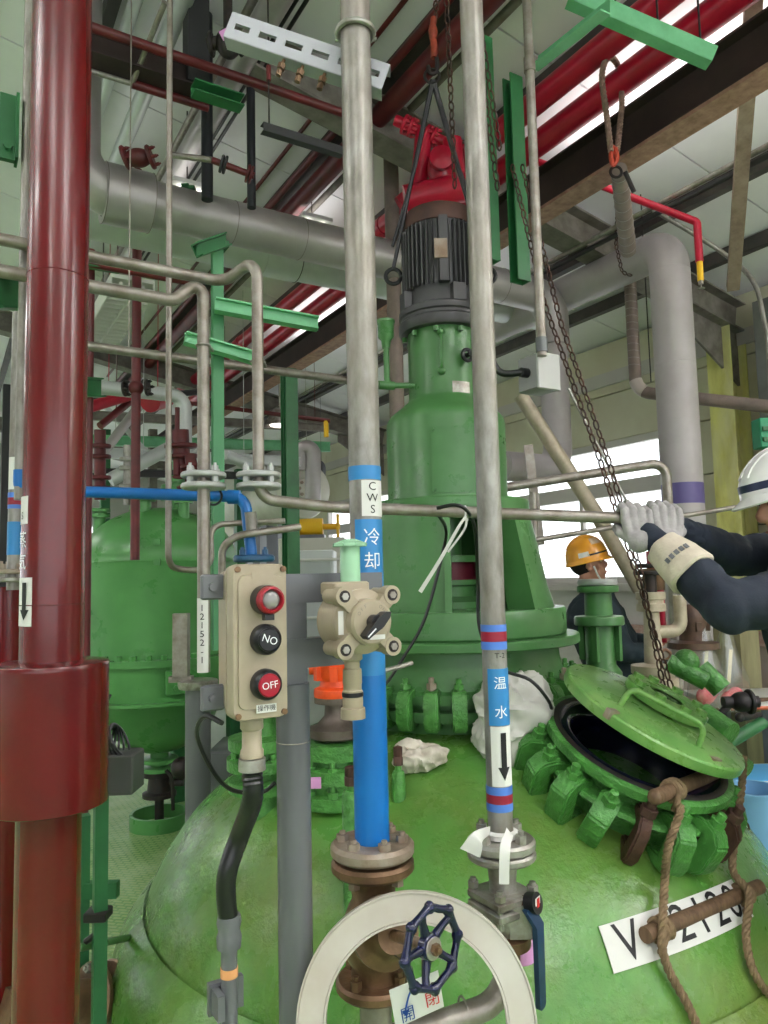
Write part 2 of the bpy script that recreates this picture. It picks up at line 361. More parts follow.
# far wall and left wall
def plainwall(name, lo, hi, ax, mt):
    w = thing(name, None, None, ((lo[0] + hi[0]) / 2, (lo[1] + hi[1]) / 2, 0)); w['kind'] = 'structure'
    n = 7
    for j in range(n):
        z0, z1 = hi[2] * j / n, hi[2] * (j + 1) / n
        c = Vector(((lo[0] + hi[0]) / 2, (lo[1] + hi[1]) / 2, (z0 + z1) / 2))
        m = MB(); m.bbox(c, ((hi[0] - lo[0]) / 2, 0, 0), (0, (hi[1] - lo[1]) / 2, 0), (0, 0, (z1 - z0) / 2 - .006), .008); part('wall_panel', m, mt, w, smooth=False)
SIDG = mat('grey_cladding', (176, 178, 172), .6, col2=(160, 160, 152), scale=1, amt=.4)
plainwall('wall_back', (-8.4, 16.8, 0), (WX, 16.9, 1.3), 'x', SIDG)
plainwall_top = thing('wall_back_upper', None, None, (0, 16.85, 2.9)); plainwall_top['kind'] = 'structure'
for z0, z1 in ((2.9, 3.7), (3.7, 4.5), (4.5, 5.3), (5.3, 6.3)): m = MB(); m.bbox(((WX - 8.4) / 2, 16.85, (z0 + z1) / 2), AX * (WX + 8.4) / 2, AY * .05, AZ * ((z1 - z0) / 2 - .004), .005); part('wall_panel', m, SIDG, plainwall_top, smooth=False)
m = MB(); m.box((-8.4, 16.92, 2.9), (WX, 16.95, 6.3)); part('wall_backing', m, DARK, plainwall_top)
plainwall('wall_left', (-8.5, -3, 0), (-8.4, 16.9, 1.3), 'y', SIDG)
plainwall('wall_front', (-8.4, -3.1, 0), (WX, -3, 1.1), 'x', SIDG)
wf = thing('wall_front_upper', None, None, (0, -3.05, 2.7)); wf['kind'] = 'structure'
for z0, z1 in ((3.1, 3.7), (3.7, 4.6), (4.6, 5.5), (5.5, 6.3)): m = MB(); m.bbox(((WX - 8.4) / 2, -3.05, (z0 + z1) / 2), AX * (WX + 8.4) / 2, AY * .05, AZ * ((z1 - z0) / 2 - .004), .005); part('wall_panel', m, SIDG, wf, smooth=False)
def strip_window(n, o, dx, cnt, z0, z1):                        # row of tall panes along dx
    w = thing('window_%d' % n, None, None, o + AZ * z0); w['kind'] = 'structure'; ln = dx.length / cnt; t = dx.normalized(); q = t.cross(AZ)
    m = MB()
    for z in (z0 + .03, z1 - .03): m.obox(o + dx / 2 + AZ * (z), dx / 2, q * .04, AZ * .03)
    part('window_frame', m, FRM, w)
    for i in range(cnt + 1): m = MB(); m.obox(o + t * ln * i + AZ * (z0 + z1) / 2, t * .03, q * .04, AZ * ((z1 - z0) / 2 - .06)); part('mullion', m, FRM, w)
    for i in range(cnt): m = MB(); m.obox(o + t * ln * (i + .5) + AZ * (z0 + z1) / 2, t * (ln / 2 - .03), q * .004, AZ * ((z1 - z0) / 2 - .06)); part('pane', m, PANE, w)
for z0, z1 in ((3.0, 4.0), (4.0, 5.2), (5.2, 6.3)):
    m = MB(); m.bbox((-8.45, 6.95, (z0 + z1) / 2), AX * .05, AY * 9.95, AZ * ((z1 - z0) / 2 - .004), .005); part('wall_panel', m, SIDG, plainwall_top, smooth=False)
strip_window(5, Vector((-8.4, 16.85, 0)), AX * 13.6, 10, 1.3, 2.9)
strip_window(4, Vector((-8.45, 5, 0)), AY * 11.8, 9, 1.3, 3.0)
for z0, z1 in ((1.3, 2.15), (2.15, 3.0)): m = MB(); m.bbox((-8.45, 1, (z0 + z1) / 2), AX * .05, AY * 4, AZ * ((z1 - z0) / 2 - .004), .005); part('wall_panel', m, SIDG, plainwall_top, smooth=False)
strip_window(6, Vector((-8.4, -3.05, 0)), AX * 13.6, 10, 1.1, 3.1)
# stained column, dusty rafter and its haunch
STAIN = mat('stained_yellow_paint', (222, 220, 132), .65, col2=(186, 180, 96), scale=9, amt=.45, stretch=(1, 1, .35), col3=(214, 210, 170), scale3=4, amt3=.35)
m = MB(); m.beam((WX - .11, 3.36, 0), (WX - .11, 3.36, 3.42), .2, .2, .012, up=AX); solo('wall_column', m, STAIN, 'tall stained yellow steel column standing against the window wall', 'column')
m = MB(); m.box((WX - .27, 2.7, 0), (WX - .01, 3.03, 3.5)); solo('wall_pier', m, mat('grey_pier', (120, 122, 120), .7, col2=(98, 98, 96), scale=4, amt=.4), 'dark grey upright pier at the right edge beside the yellow column', 'column')
# ------------------------------------------------------------------ the big vessel
def Vl(a, b, z=0): return Vector((VA.x, VA.y, 0)) + RW * a + HW * b + AZ * z      # vessel frame: a to the right, b away
VR, VH, VZ = 1.2, .8, .3
def domez(r): return VZ + VH * math.sqrt(max(0, 1 - (r / VR) ** 2))
def D(u, v, off=0.):                                            # point of the dome seen at (u,v), lifted off along its normal
    r = ray(u, v); o = CAM - Vector((VA.x, VA.y, VZ)); k = Vector((1 / VR, 1 / VR, 1 / VH))
    a, b = r * k, o * k
    A, B, C = a.dot(a), 2 * a.dot(b), b.dot(b) - 1; q = B * B - 4 * A * C
    t = (-B - math.sqrt(max(q, 0))) / (2 * A); p = CAM + r * t
    return p + Dn(p) * off
def Dn(p):
    q = p - Vector((VA.x, VA.y, VZ)); return Vector((q.x / VR ** 2, q.y / VR ** 2, q.z / VH ** 2)).normalized()
def snap(p, off):                                               # push a point onto the dome
    c = Vector((VA.x, VA.y, VZ)); q = p - c; s = math.sqrt(q.x ** 2 / VR ** 2 + q.y ** 2 / VR ** 2 + q.z ** 2 / VH ** 2)
    p = c + q / s; return p + Dn(p) * off
ves = thing('process_vessel', 'huge green domed process vessel rising through the plate floor', 'vessel', (VA.x, VA.y, -.6))
m = MB(); pr = []
for i in range(25):
    t = math.radians(3 + 87 * (1 - i / 24)); pr.append((VR * math.cos(t), VZ + VH * math.sin(t)))
pr = [(0, 1.1)] + pr + [(1.2, -.1)]
m.lathe(Vl(0, 0), AZ, pr, 96); part('dome', m, GRN, ves)
m = MB(); m.lathe(Vl(0, 0), AZ, [(1.18, .47), (1.192, .455), (1.22, .43), (1.26, .37), (1.285, .3), (1.3, .2), (1.302, .1), (1.302, -.6)], 96); part('jacket', m, GRN, ves)
m = MB(); m.lathe(Vl(0, 0), AZ, [(1.3, .215), (1.306, .21), (1.306, .195), (1.3, .19)], 96); part('weld_seam', m, GRN, ves)
# central neck and its clamped joint
m = MB(); m.lathe(Vl(0, 0), AZ, [(.40, 1.0), (.40, 1.09), (.455, 1.1), (.455, 1.135), (.425, 1.14), (.425, 1.155), (.455, 1.16), (.455, 1.195), (.44, 1.205), (.425, 1.27), (.42, 1.285), (.418, 1.342)], 64); part('neck', m, GRT, ves)
m = MB(); m.lathe(Vl(0, 0), AZ, [(.40, 1.338), (.495, 1.338), (.5, 1.343), (.5, 1.368), (.495, 1.373), (.40, 1.373)], 64); part('neck_flange', m, GRT, ves)
def clampmesh(name, mt, w=.05, h=.14, dep=.06):                 # C clamp: +Z up, +X outwards, z=0 at the joint
    b = MB(); P = [(-.045, h * .42), (.0, h * .5), (dep * .6, h * .46), (dep, h * .25), (dep, -h * .3), (dep * .7, -h * .5), (0, -h * .52), (-.04, -h * .42), (-.04, -h * .27), (.012, -h * .25), (.016, h * .22), (-.045, h * .26)]
    b.prism(P, Vector((0, -w / 2, 0)), AX, AZ, AY * w)
    me = b.mesh(name, None, mt); bm = bmesh.new(); bm.from_mesh(me)
    bmesh.ops.bevel(bm, geom=[e for e in bm.edges], offset=.006, segments=2, affect='EDGES', clamp_overlap=True); bm.to_mesh(me); bm.free()
    me.polygons.foreach_set('use_smooth', [True] * len(me.polygons)); me.set_sharp_from_angle(angle=.7); return me
def boltmesh(name, mt, r, h, nut=True):
    b = MB(); b.cyl((0, 0, 0), (0, 0, h), r * .55, seg=10)
    if nut: b.hexa((0, 0, h * .3), AZ, r, h * .35)
    b.ball((0, 0, h), r * .52, 8, 4, (1, 1, .3)); return b.mesh(name, None, mt)
CL = clampmesh('clamp', GRC); CB = boltmesh('clamp_bolt', GRC, .018, .05); CBR = boltmesh('clamp_bolt', RUSTY, .018, .055)
def clamps(parent, c, n, R, num, me, bm_, rusty=(), brusty=(), meR=None, x=None, skip=(), jit=0.):
    ex, ey, n = frame(n, x)
    for i in range(num):
        if i in skip: continue
        a = 2 * math.pi * i / num; d = ex * math.cos(a) + ey * math.sin(a)
        o = inst('clamp', meR if i in rusty else me, parent, c + d * R, (n + d * random.uniform(-jit, jit * 1.6) + n.cross(d) * random.uniform(-jit, jit)).normalized(), d)
        if i in rusty: o['label'] = 'rusty brown clamp'
        b_ = bpy.data.objects.new('clamp_bolt', bm_[1] if i in brusty else bm_[0]); COL.objects.link(b_); b_.parent = o; b_.location = (.02, 0, .055)
VLO = WP[ves]
clamps(ves, Vl(0, 0, 1.148), AZ, .452, 32, CL, (CB, CBR), brusty=(23, 26, 20))
# manhole: neck, rim, lining, lid with handle and sight glass
def lv(v): return RW * v[0] + HW * v[1] + AZ * v[2]
mc = Vl(0, 0) + lv((.78464 - .2618, 2.38900 - 3.0121, 1.06045)); mn = lv((.27165, -.32374, .90631)).normalized()
e1 = lv((-.76604, -.64279, 0)); e2 = lv((.58256, -.69427, -.42262))
MR = .285
m = MB(); m.lathe(mc, mn, [(.235, -.24), (.235, -.035), (.28, -.035), (MR + .008, -.028), (MR + .008, -.004), (MR, 0), (MR - .03, 0)], 64); part('manhole_neck', m, GRC, ves)
m = MB(); m.lathe(mc, mn, [(MR - .028, .001), (MR - .05, .004), (MR - .072, -.006), (.2, -.03), (.195, -.06), (.195, -.26), (0, -.262)], 64); part('manhole_lining', m, GLAZE, ves, 'glossy dark blue lining of the open manhole')
m = MB(); m.lathe(mc, mn, [(MR - .034, .0015), (MR - .03, .006), (MR - .02, .006), (MR - .012, .0015)], 64); part('gasket', m, IRON, ves, 'dark grubby gasket on the manhole rim')
CM = clampmesh('clamp', GRC, .064, .155, .075); CMR = clampmesh('clamp', mat('rusty_clamp', (98, 66, 52), .55, .3, col2=(66, 44, 38), scale=16, amt=.5, bump=.4, bscale=60), .036, .16, .07)
CBM = boltmesh('clamp_bolt', GRC, .024, .06); CBMR = boltmesh('clamp_bolt', RUSTC, .024, .07)
clamps(ves, mc - mn * .125, mn, MR + .0, 18, CM, (CBM, CBMR), rusty=(2, 5, 15), brusty=(2, 5, 15), meR=CMR, x=e1, skip=(8, 9, 10), jit=.16)
m = MB(); m.lathe(mc - mn * .1, mn, [(.235, 0), (.3, .0), (.305, .008), (.3, .02), (.235, .022)], 48); part('clamp_ring', m, GRC, ves)
def rotv(v, k, a): return v * math.cos(a) + k.cross(v) * math.sin(a) + k * k.dot(v) * (1 - math.cos(a))
ph, om = math.radians(170), math.radians(10)
dl = e1 * math.cos(ph) + e2 * math.sin(ph)
# the same handedness as the fit: lid raised away from the hinge
kk = dl.cross(mn)
H = mc + dl * .38
def lidpt(v): return H + rotv(v, kk, om)
lc, ln = lidpt(-dl * .38 + mn * .05), rotv(mn, kk, om)
if (lidpt(-dl * .66) - mc - mn * 0).dot(mn) < 0:
    lc, ln = H + rotv(-dl * .38 + mn * .05, kk, -om), rotv(mn, kk, -om)
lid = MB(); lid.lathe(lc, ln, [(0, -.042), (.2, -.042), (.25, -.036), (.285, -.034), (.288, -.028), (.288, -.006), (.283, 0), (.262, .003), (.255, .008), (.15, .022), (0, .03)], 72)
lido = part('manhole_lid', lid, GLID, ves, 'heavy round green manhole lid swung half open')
lx = (dl - ln * dl.dot(ln)).normalized(); ly = ln.cross(lx)
sg = lc + lx * .03 + ly * .0 + ln * .024
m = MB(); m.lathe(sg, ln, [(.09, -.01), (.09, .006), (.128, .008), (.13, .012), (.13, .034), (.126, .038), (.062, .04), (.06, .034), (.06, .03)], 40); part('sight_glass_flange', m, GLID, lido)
m = MB(); m.disc(sg + ln * .02, ln, .062, .008); part('sight_glass', m, glass('sight_glass_pane', (.25, .3, .25), .35), lido, 'dark round sight glass')
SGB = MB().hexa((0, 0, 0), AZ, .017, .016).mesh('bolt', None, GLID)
for i in range(8):
    a = 2 * math.pi * (i + .5) / 8; inst('bolt', SGB, lido, sg + ln * .037 + (lx * math.cos(a) + ly * math.sin(a)) * .105, ln)
# handle towards the viewer
def onlid(a, b, h): return lc + lx * a + ly * b + ln * h
tow = 1 if (ly.dot(FWD) < 0) else -1
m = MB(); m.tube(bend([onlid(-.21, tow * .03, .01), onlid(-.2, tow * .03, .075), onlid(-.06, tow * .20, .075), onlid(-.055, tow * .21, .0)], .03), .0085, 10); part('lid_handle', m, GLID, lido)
for s in (.0, .24):
    m = MB(); m.obox(onlid(-.27 + s * 1.0, tow * (.06 + s * .8), -.005), lx * .02, ly * .01, ln * .014)
    part('lug_scar', m, RUSTY, lido, 'bare rusty patch on the lid edge')
# hinge and counterweight arm behind the lid
m = MB(); hp = H - mn * .03
m.cyl(hp - kk * .14, hp + kk * .14, .035, seg=18); m.obox(hp - dl * .05 + mn * .01, dl * .07, kk * .03, mn * .02)
m.cyl(hp - kk * .10 + dl * .05 + mn * .05, hp + kk * .02 + dl * .05 + mn * .05, .045, seg=18)
part('lid_hinge', m, GRC, ves)
m = MB(); q = hp + kk * (.0); m.tube([hp + dl * .02 - AZ * .02, hp + dl * .30 + AZ * .06], .022, 12); part('hinge_arm', m, GRS, ves)
# number plate stuck on the dome
pc = [D(598, 927), D(730, 880), D(752, 917), D(613, 974)]
def platept(s, t, off=.004): return snap((pc[0] * (1 - s) + pc[1] * s) * (1 - t) + (pc[3] * (1 - s) + pc[2] * s) * t, off)
def sheet(fn, ns, nt, th, mt, name, parent=None, **k):          # curved sheet with thickness; fn(s,t,offset)
    b = MB(); g = [[fn(i / ns, j / nt, th) for j in range(nt + 1)] for i in range(ns + 1)]; h = [[fn(i / ns, j / nt, 0) for j in range(nt + 1)] for i in range(ns + 1)]
    idx = lambda i, j, l: l * (ns + 1) * (nt + 1) + i * (nt + 1) + j
    vs = [p for r in g for p in r] + [p for r in h for p in r]; fs = []
    for i in range(ns):
        for j in range(nt):
            fs.append((idx(i, j, 0), idx(i + 1, j, 0), idx(i + 1, j + 1, 0), idx(i, j + 1, 0))); fs.append((idx(i, j, 1), idx(i, j + 1, 1), idx(i + 1, j + 1, 1), idx(i + 1, j, 1)))
    for i in range(ns): 
        for j in (0, nt): fs.append((idx(i, j, 0), idx(i + 1, j, 0), idx(i + 1, j, 1), idx(i, j, 1)))
    for j in range(nt):
        for i in (0, ns): fs.append((idx(i, j, 0), idx(i, j + 1, 0), idx(i, j + 1, 1), idx(i, j, 1)))
    b.add(vs, fs)
    return part(name, b, mt, parent, **k) if parent else solo(name, b, mt, **k)
plate = sheet(lambda s, t, o: platept(s, t, .003 + o), 16, 4, .003, WHITE, 'number_plate', ves, label='white plate lettered V-2120')
# lettering ---------------------------------------------------------
def textshape(s, size=1., font_shear=0, align='CENTER', cut=None):
    cu = bpy.data.curves.new('lettering', 'FONT'); cu.body = s; cu.size = size; cu.align_x = align; cu.align_y = 'CENTER'; cu.resolution_u = 3
    o = bpy.data.objects.new('lettering', cu); COL.objects.link(o); bpy.context.view_layer.update()
    me = bpy.data.meshes.new_from_object(o.evaluated_get(bpy.context.evaluated_depsgraph_get())); bpy.data.objects.remove(o); bpy.data.curves.remove(cu)
    bm = bmesh.new(); bm.from_mesh(me); bmesh.ops.remove_doubles(bm, verts=bm.verts, dist=size * 1e-4)
    if cut:
        xs = [v.co.x for v in bm.verts] or [0]; n = int((max(xs) - min(xs)) / cut) + 1
        for k in range(1, n):
            bmesh.ops.bisect_plane(bm, geom=bm.verts[:] + bm.edges[:] + bm.faces[:], plane_co=(min(xs) + k * cut, 0, 0), plane_no=(1, 0, 0))
    bmesh.ops.triangulate(bm, faces=bm.faces); bm.verts.ensure_lookup_table(); b = MB()
    b.v = [v.co.copy() for v in bm.verts]; b.f = [[v.index for v in f.verts] for f in bm.faces]; bm.free(); bpy.data.meshes.remove(me); return b
def write(s, size, fn, mt, parent, name='lettering', sx=1., bold=0., cut=None, rot=0):
    b = textshape(s, size, cut=cut); c, sn = math.cos(rot), math.sin(rot)
    b.v = [fn((c * v.x - sn * v.y) * sx, sn * v.x + c * v.y) for v in b.v]
    me = b.mesh('lettering', WP[parent], mt, False); o = bpy.data.objects.new(name, me); COL.objects.link(o); o.parent = parent; WP[o] = WP[parent]; return o
def flat(c, x, y): return lambda a, b: c + x * a + y * b
PL = (pc[1] - pc[0]).length; PHt = (pc[3] - pc[0]).length
for ch, s in (('V', .13), ('-', .3), ('2', .46), ('1', .6), ('2', .74), ('0', .88)):
    write(ch, .125, lambda a, b, s=s: platept(s + a / PL, .5 - b / PHt, .0075), INK, plate)
# ------------------------------------------------------------------ agitator drive on the neck
drv = thing('agitator_drive', 'tall green agitator drive with a grey finned motor on the vessel neck', 'agitator', Vl(0, 0, 1.373))
m = MB(); m.lathe(Vl(0, 0), AZ, [(0, 1.373), (.446, 1.373), (.452, 1.38), (.452, 1.466), (.446, 1.474), (0, 1.474)], 64); part('base_ring', m, GRT, drv)
toward = math.atan2(-HW.y, -HW.x)
def yoke(a0, a1):                                               # a in degrees from the viewer's side, to the right positive
    b = MB(); n = 14; A = [toward + math.radians(a0 + (a1 - a0) * i / n) for i in range(n + 1)]; R = []
    for r, z in ((.41, 1.474), (.385, 1.56), (.345, 1.76), (.325, 1.845), (.305, 1.845), (.325, 1.76), (.365, 1.56), (.39, 1.474)):
        R.append([Vl(0, 0, z) + Vector((math.cos(a), math.sin(a), 0)) * r for a in A])
    R.append(R[0]); b.loft(R, False, False)
    for i in (0, n): b.add([r[i] for r in R[:8]], [list(range(8))])
    return b
part('yoke_panel', yoke(-178, -5), GRT, drv); part('yoke_panel', yoke(41, 178), GRT, drv)
for an in (-6, 42):                                             # thick ribs beside the opening
    a = toward + math.radians(an); d = Vector((math.cos(a), math.sin(a), 0)); t = Vector((-d.y, d.x, 0))
    m = MB(); P = [(.30, 1.474), (.425, 1.474), (.34, 1.845), (.25, 1.845)]
    m.prism(P, Vl(0, 0) - t * .012, d, AZ, t * .024); part('yoke_rib', m, GRT, drv)
m = MB(); m.lathe(Vl(0, 0), AZ, [(0, 1.474), (.16, 1.474), (.16, 1.50), (.11, 1.52), (.11, 1.56), (.125, 1.565), (.125, 1.585), (0, 1.585)], 36); part('seal_housing', m, GRT, drv)
m = MB(); m.lathe(Vl(0, 0), AZ, [(0, 1.585), (.105, 1.585), (.105, 1.655), (0, 1.655)], 32); part('coupling', m, mat('coupling_maroon', (92, 22, 38), .4, .2), drv, 'maroon shaft coupling')
m = MB(); m.lathe(Vl(0, 0), AZ, [(0, 1.655), (.125, 1.655), (.125, 1.68), (.05, 1.685), (.05, 1.845), (0, 1.845)], 32); part('shaft', m, GRT, drv)
m = MB(); m.lathe(Vl(0, 0), AZ, [(.2, 1.845), (.322, 1.845), (.327, 1.85), (.327, 1.89), (.322, 1.896), (.2, 1.896)], 56); part('housing_flange', m, GRT, drv)
m = MB(); m.lathe(Vl(0, 0), AZ, [(.25, 1.893), (.249, 1.91), (.244, 1.92), (.244, 2.215), (.24, 2.235), (.225, 2.255), (.152, 2.315), (.147, 2.33), (.146, 2.6), (0, 2.6)], 56); hs = part('gear_housing', m, GRT, drv)
cv = lambda s, t, o: Vl(0, 0, 2.17 - .255 * t) + Vector((math.cos(toward + math.radians(-18 + 44 * s)), math.sin(toward + math.radians(-18 + 44 * s)), 0)) * (.244 + o)
sheet(cv, 12, 2, .006, GRT, 'cover_plate', hs)
SCR = MB().hexa((0, 0, 0), AZ, .008, .008).mesh('bolt', None, GRT)
for s in (.04, .96):
    for t in (.05, .95): p = cv(s, t, .005); inst('bolt', SCR, hs, p, (p - Vl(0, 0, p.z)))
def onn(deg, r, z): a = toward + math.radians(deg); return Vl(0, 0, z) + Vector((math.cos(a), math.sin(a), 0)) * r
# oil cup pipe on the left, lifting eye, valve, name plate
m = MB(); m.tube(bend([onn(-62, .14, 2.375), onn(-72, .25, 2.375), onn(-72, .25, 2.56)], .03), .012, 10); m.lathe(onn(-72, .25, 2.53), AZ, [(0, 0), (.016, 0), (.02, .03), (.032, .045), (.034, .1), (.038, .105), (.038, .115), (0, .118)], 20)
m.cyl(onn(-72, .285, 2.375), onn(-72, .22, 2.375), .018, seg=12); part('oil_filler', m, GRT, drv)
m = MB(); m.tube(curve([onn(-8, .15, 2.56), onn(-7, .172, 2.53), onn(-8, .165, 2.48), onn(-7, .172, 2.44), onn(-8, .15, 2.42)], 4), .007, 8); m.ball(onn(-8, .15, 2.57), .016); m.ball(onn(-8, .15, 2.41), .016); part('vent_chain', m, GRT, drv)
m = MB(); m.ring(onn(28, .175, 2.47), (onn(28, 1, 0) - onn(28, 0, 0)), .022, .008); m.cyl(onn(28, .14, 2.47), onn(28, .2, 2.47), .01); m.cyl(onn(28, .2, 2.47), onn(36, .22, 2.475), .006); part('grease_valve', m, BLK, drv)
npf = lambda s, t, o: onn(8 + 30 * s, .146 + o, 2.37 - .045 * t)
sheet(npf, 8, 1, .003, STEEL, 'name_plate', drv, label='small silver name plate')
for i in range(10):
    p = onn(i * 36 - 14, .16, 2.592); m = MB(); m.hexa(p - AZ * .02, AZ, .011, .02); part('bolt', m, GRT, drv)
# motor
m = MB(); m.lathe(Vl(0, 0), AZ, [(0, 2.6), (.176, 2.6), (.182, 2.608), (.182, 2.64), (.172, 2.65), (.172, 2.662), (.18, 2.667), (.18, 2.69), (.15, 2.705), (.146, 2.77), (.14, 2.78), (0, 2.78)], 48); part('motor_flange', m, MOTOR, drv)
for i in range(4):
    p = onn(i * 90 + 20, .155, 2.73); a = toward + math.radians(i * 90 + 20); d = Vector((math.cos(a), math.sin(a), 0)); m = MB(); m.obox(p, d * .022, Vector((-d.y, d.x, 0)) * .028, AZ * .035); part('motor_lug', m, MOTOR, drv)
m = MB(); m.lathe(Vl(0, 0), AZ, [(0, 2.77), (.143, 2.77), (.143, 3.05), (0, 3.05)], 40); mo = part('motor_body', m, MOTOR, drv)
FIN = MB().bbox((.012, 0, 0), (.012, 0, 0), (0, .0028, 0), (0, 0, .132), .0025).mesh('cooling_fin', None, MOTOR)
for i in range(44):
    a = toward + 2 * math.pi * i / 44; d = Vector((math.cos(a), math.sin(a), 0))
    if i in (0,): continue
    inst('cooling_fin', FIN, mo, Vl(0, 0, 2.905) + d * .14, AZ, d)
m = MB(); d = Vector((math.cos(toward), math.sin(toward), 0)); tt = Vector((-d.y, d.x, 0)); m.obox(Vl(0, 0, 2.905) + d * .158, d * .02, tt * .018, AZ * .135); part('terminal_rib', m, MOTOR, mo)
m = MB(); m.obox(Vl(0, 0, 2.90) + d * .178 - tt * .012, d * .004, tt * .026, AZ * .04); part('motor_plate', m, RUSTY, mo, 'brown stained plate')
m = MB(); m.lathe(Vl(0, 0), AZ, [(0, 3.045), (.15, 3.045), (.153, 3.055), (.153, 3.095), (.145, 3.115), (.1, 3.14), (.03, 3.15), (0, 3.15)], 40); part('fan_cover', m, RUSTC, drv, 'rust brown fan cover on top of the motor')
def eye(p, d, R=.032):
    m = MB(); m.ring(p, d.cross(AZ), R, .009, 24, 8); return m
for an in (-88, 92):
    a = toward + math.radians(an); d = Vector((math.cos(a), math.sin(a), 0)); m = eye(Vl(0, 0, 2.86) + d * .2, d); m.cyl(Vl(0, 0, 2.86) + d * .13, Vl(0, 0, 2.86) + d * .17, .012); part('lifting_eye', m, BLK, drv)
# ------------------------------------------------------------------ foreground pipes
def facing(p): d = CAM - p; return math.atan2(d.y, d.x)
def wrapfn(p, r):                                               # (angle from the viewer's side in radians, height) on a pipe through p
    f = facing(p)
    return lambda a, z: Vector((p.x + r * math.cos(f + a), p.y + r * math.sin(f + a), z))
def band(parent, name, p, r, a0, a1, z0, z1, mt, th=.0012, label=None):
    a0, a1 = math.radians(a0), math.radians(a1); n = max(4, int((a1 - a0) / .25))
    if a1 - a0 > 6.2:
        m = MB(); m.lathe((p.x, p.y, 0), AZ, [(r - .001, z0), (r + th, z0), (r + th, z1), (r - .001, z1)], 28); return part(name, m, mt, parent, label)
    return sheet(lambda s, t, o: wrapfn(p, r - .0005 + (o and th + .0005))(a0 + (a1 - a0) * s, z1 + (z0 - z1) * t), n, 1, 1, mt, name, parent, label=label)
def ptext(parent, s, p, r, adeg, z, size, mt, sx=1., rot=0, off=.0022):
    g = wrapfn(p, r + off); return write(s, size, lambda a, b: g(math.radians(adeg) + a / r, z + b), mt, parent, sx=sx, cut=size / 7, rot=rot)
def arrowdown(parent, p, r, adeg, zt, zb, w, mt, off=.0025):
    g = wrapfn(p, r + off); a = math.radians(adeg); h = (zt - zb)
    X = lambda x, z: g(a + x / r, z); m = MB()
    zz = zb + h * .28
    for i in range(3): m.add([X(-w * .25 + w * .5 * i / 3, zt), X(-w * .25 + w * .5 * (i + 1) / 3, zt), X(-w * .25 + w * .5 * (i + 1) / 3, zz), X(-w * .25 + w * .5 * i / 3, zz)], [(0, 1, 2, 3)])
    m.add([X(-w * .55, zz), X(-w * .25, zz), X(0, zz), X(w * .25, zz), X(w * .55, zz), X(0, zb)], [(0, 1, 5), (1, 2, 5), (2, 3, 5), (3, 4, 5)])
    part('arrow', m, mt, parent, smooth=False)
def flangepart(parent, c, n, r, t, mt, name='flange', nb=4, br=.011, bm_=None, label=None, a0=.4, R=None, bh=.016, x=None):
    m = MB(); m.disc(c, n, r, t); o = part(name, m, mt, parent, label)
    if nb:
        me = MB().hexa((0, 0, 0), AZ, br, bh); me.cyl((0, 0, bh), (0, 0, bh * 1.5), br * .5, seg=8); me = me.mesh('bolt', None, bm_ or mt)
        ex, ey, nn = frame(n, x); R = R or r * .76
        for i in range(nb):
            a = a0 + 2 * math.pi * i / nb; d = (ex * math.cos(a) + ey * math.sin(a)) * R
            inst('bolt', me, o, Vector(c) + nn * t + d, nn, d)
    return o
def vpipe(name, label, u, v, d, v0, v1, r, mt, cat='pipe', seg=24, **k):
    a, b = upright(u, v, d, v0, v1); t = thing(name, label, cat, a, k.get('group')); m = MB(); m.cyl(a, b, r, seg=seg); part('pipe', m, mt, t); return t, a, b
def zl(p, v, r=0):                                              # height on the viewer's side of a pipe
    q = Vector((p.x, p.y, 0)); d = Vector((CAM.x - p.x, CAM.y - p.y, 0)).normalized(); return zrow(q + d * r, v)
# --- dark red steam main with its lagging drum
t, a, b = vpipe('steam_pipe', 'thick dark red steam pipe with a drum-shaped jacket at far left', 50, 760, 1.72, -30, 1180, .0705, RED, seg=48); r = .0705
for v in (268, 605): m = MB(); m.ring((a.x, a.y, zl(a, v, r)), AZ, r, .0016, 48, 8); part('weld_ring', m, RED, t)
zt_, zb_ = zl(a, 668, .128), zl(a, 820, .128)
m = MB(); m.lathe((a.x, a.y, 0), AZ, [(.068, zt_ + .006), (.11, zt_ + .004), (.126, zt_), (.1285, zt_ - .004), (.1285, zt_ - .012), (.128, zt_ - .02), (.128, zb_ + .02), (.1285, zb_ + .012), (.1285, zb_ + .002), (.126, zb_), (.068, zb_)], 56); part('jacket_drum', m, RED, t, 'wider drum-shaped jacket around the pipe')
st = band(t, 'label_sticker', a, r, -88, -52, zl(a, 523, r), zl(a, 495, r), WHITE); ptext(st, 'S', a, r, -68, zl(a, 515, r), .024, INK)
for ch, v in (('蒸', 540), ('気', 562)): ptext(t, ch, a, r, -68, zl(a, v, r), .04, INKW)
st = band(t, 'arrow_sticker', a, r, -92, -38, zl(a, 626, r), zl(a, 577, r), WHITE); arrowdown(st, a, r, -56, zl(a, 582, r), zl(a, 620, r), .03, INK)
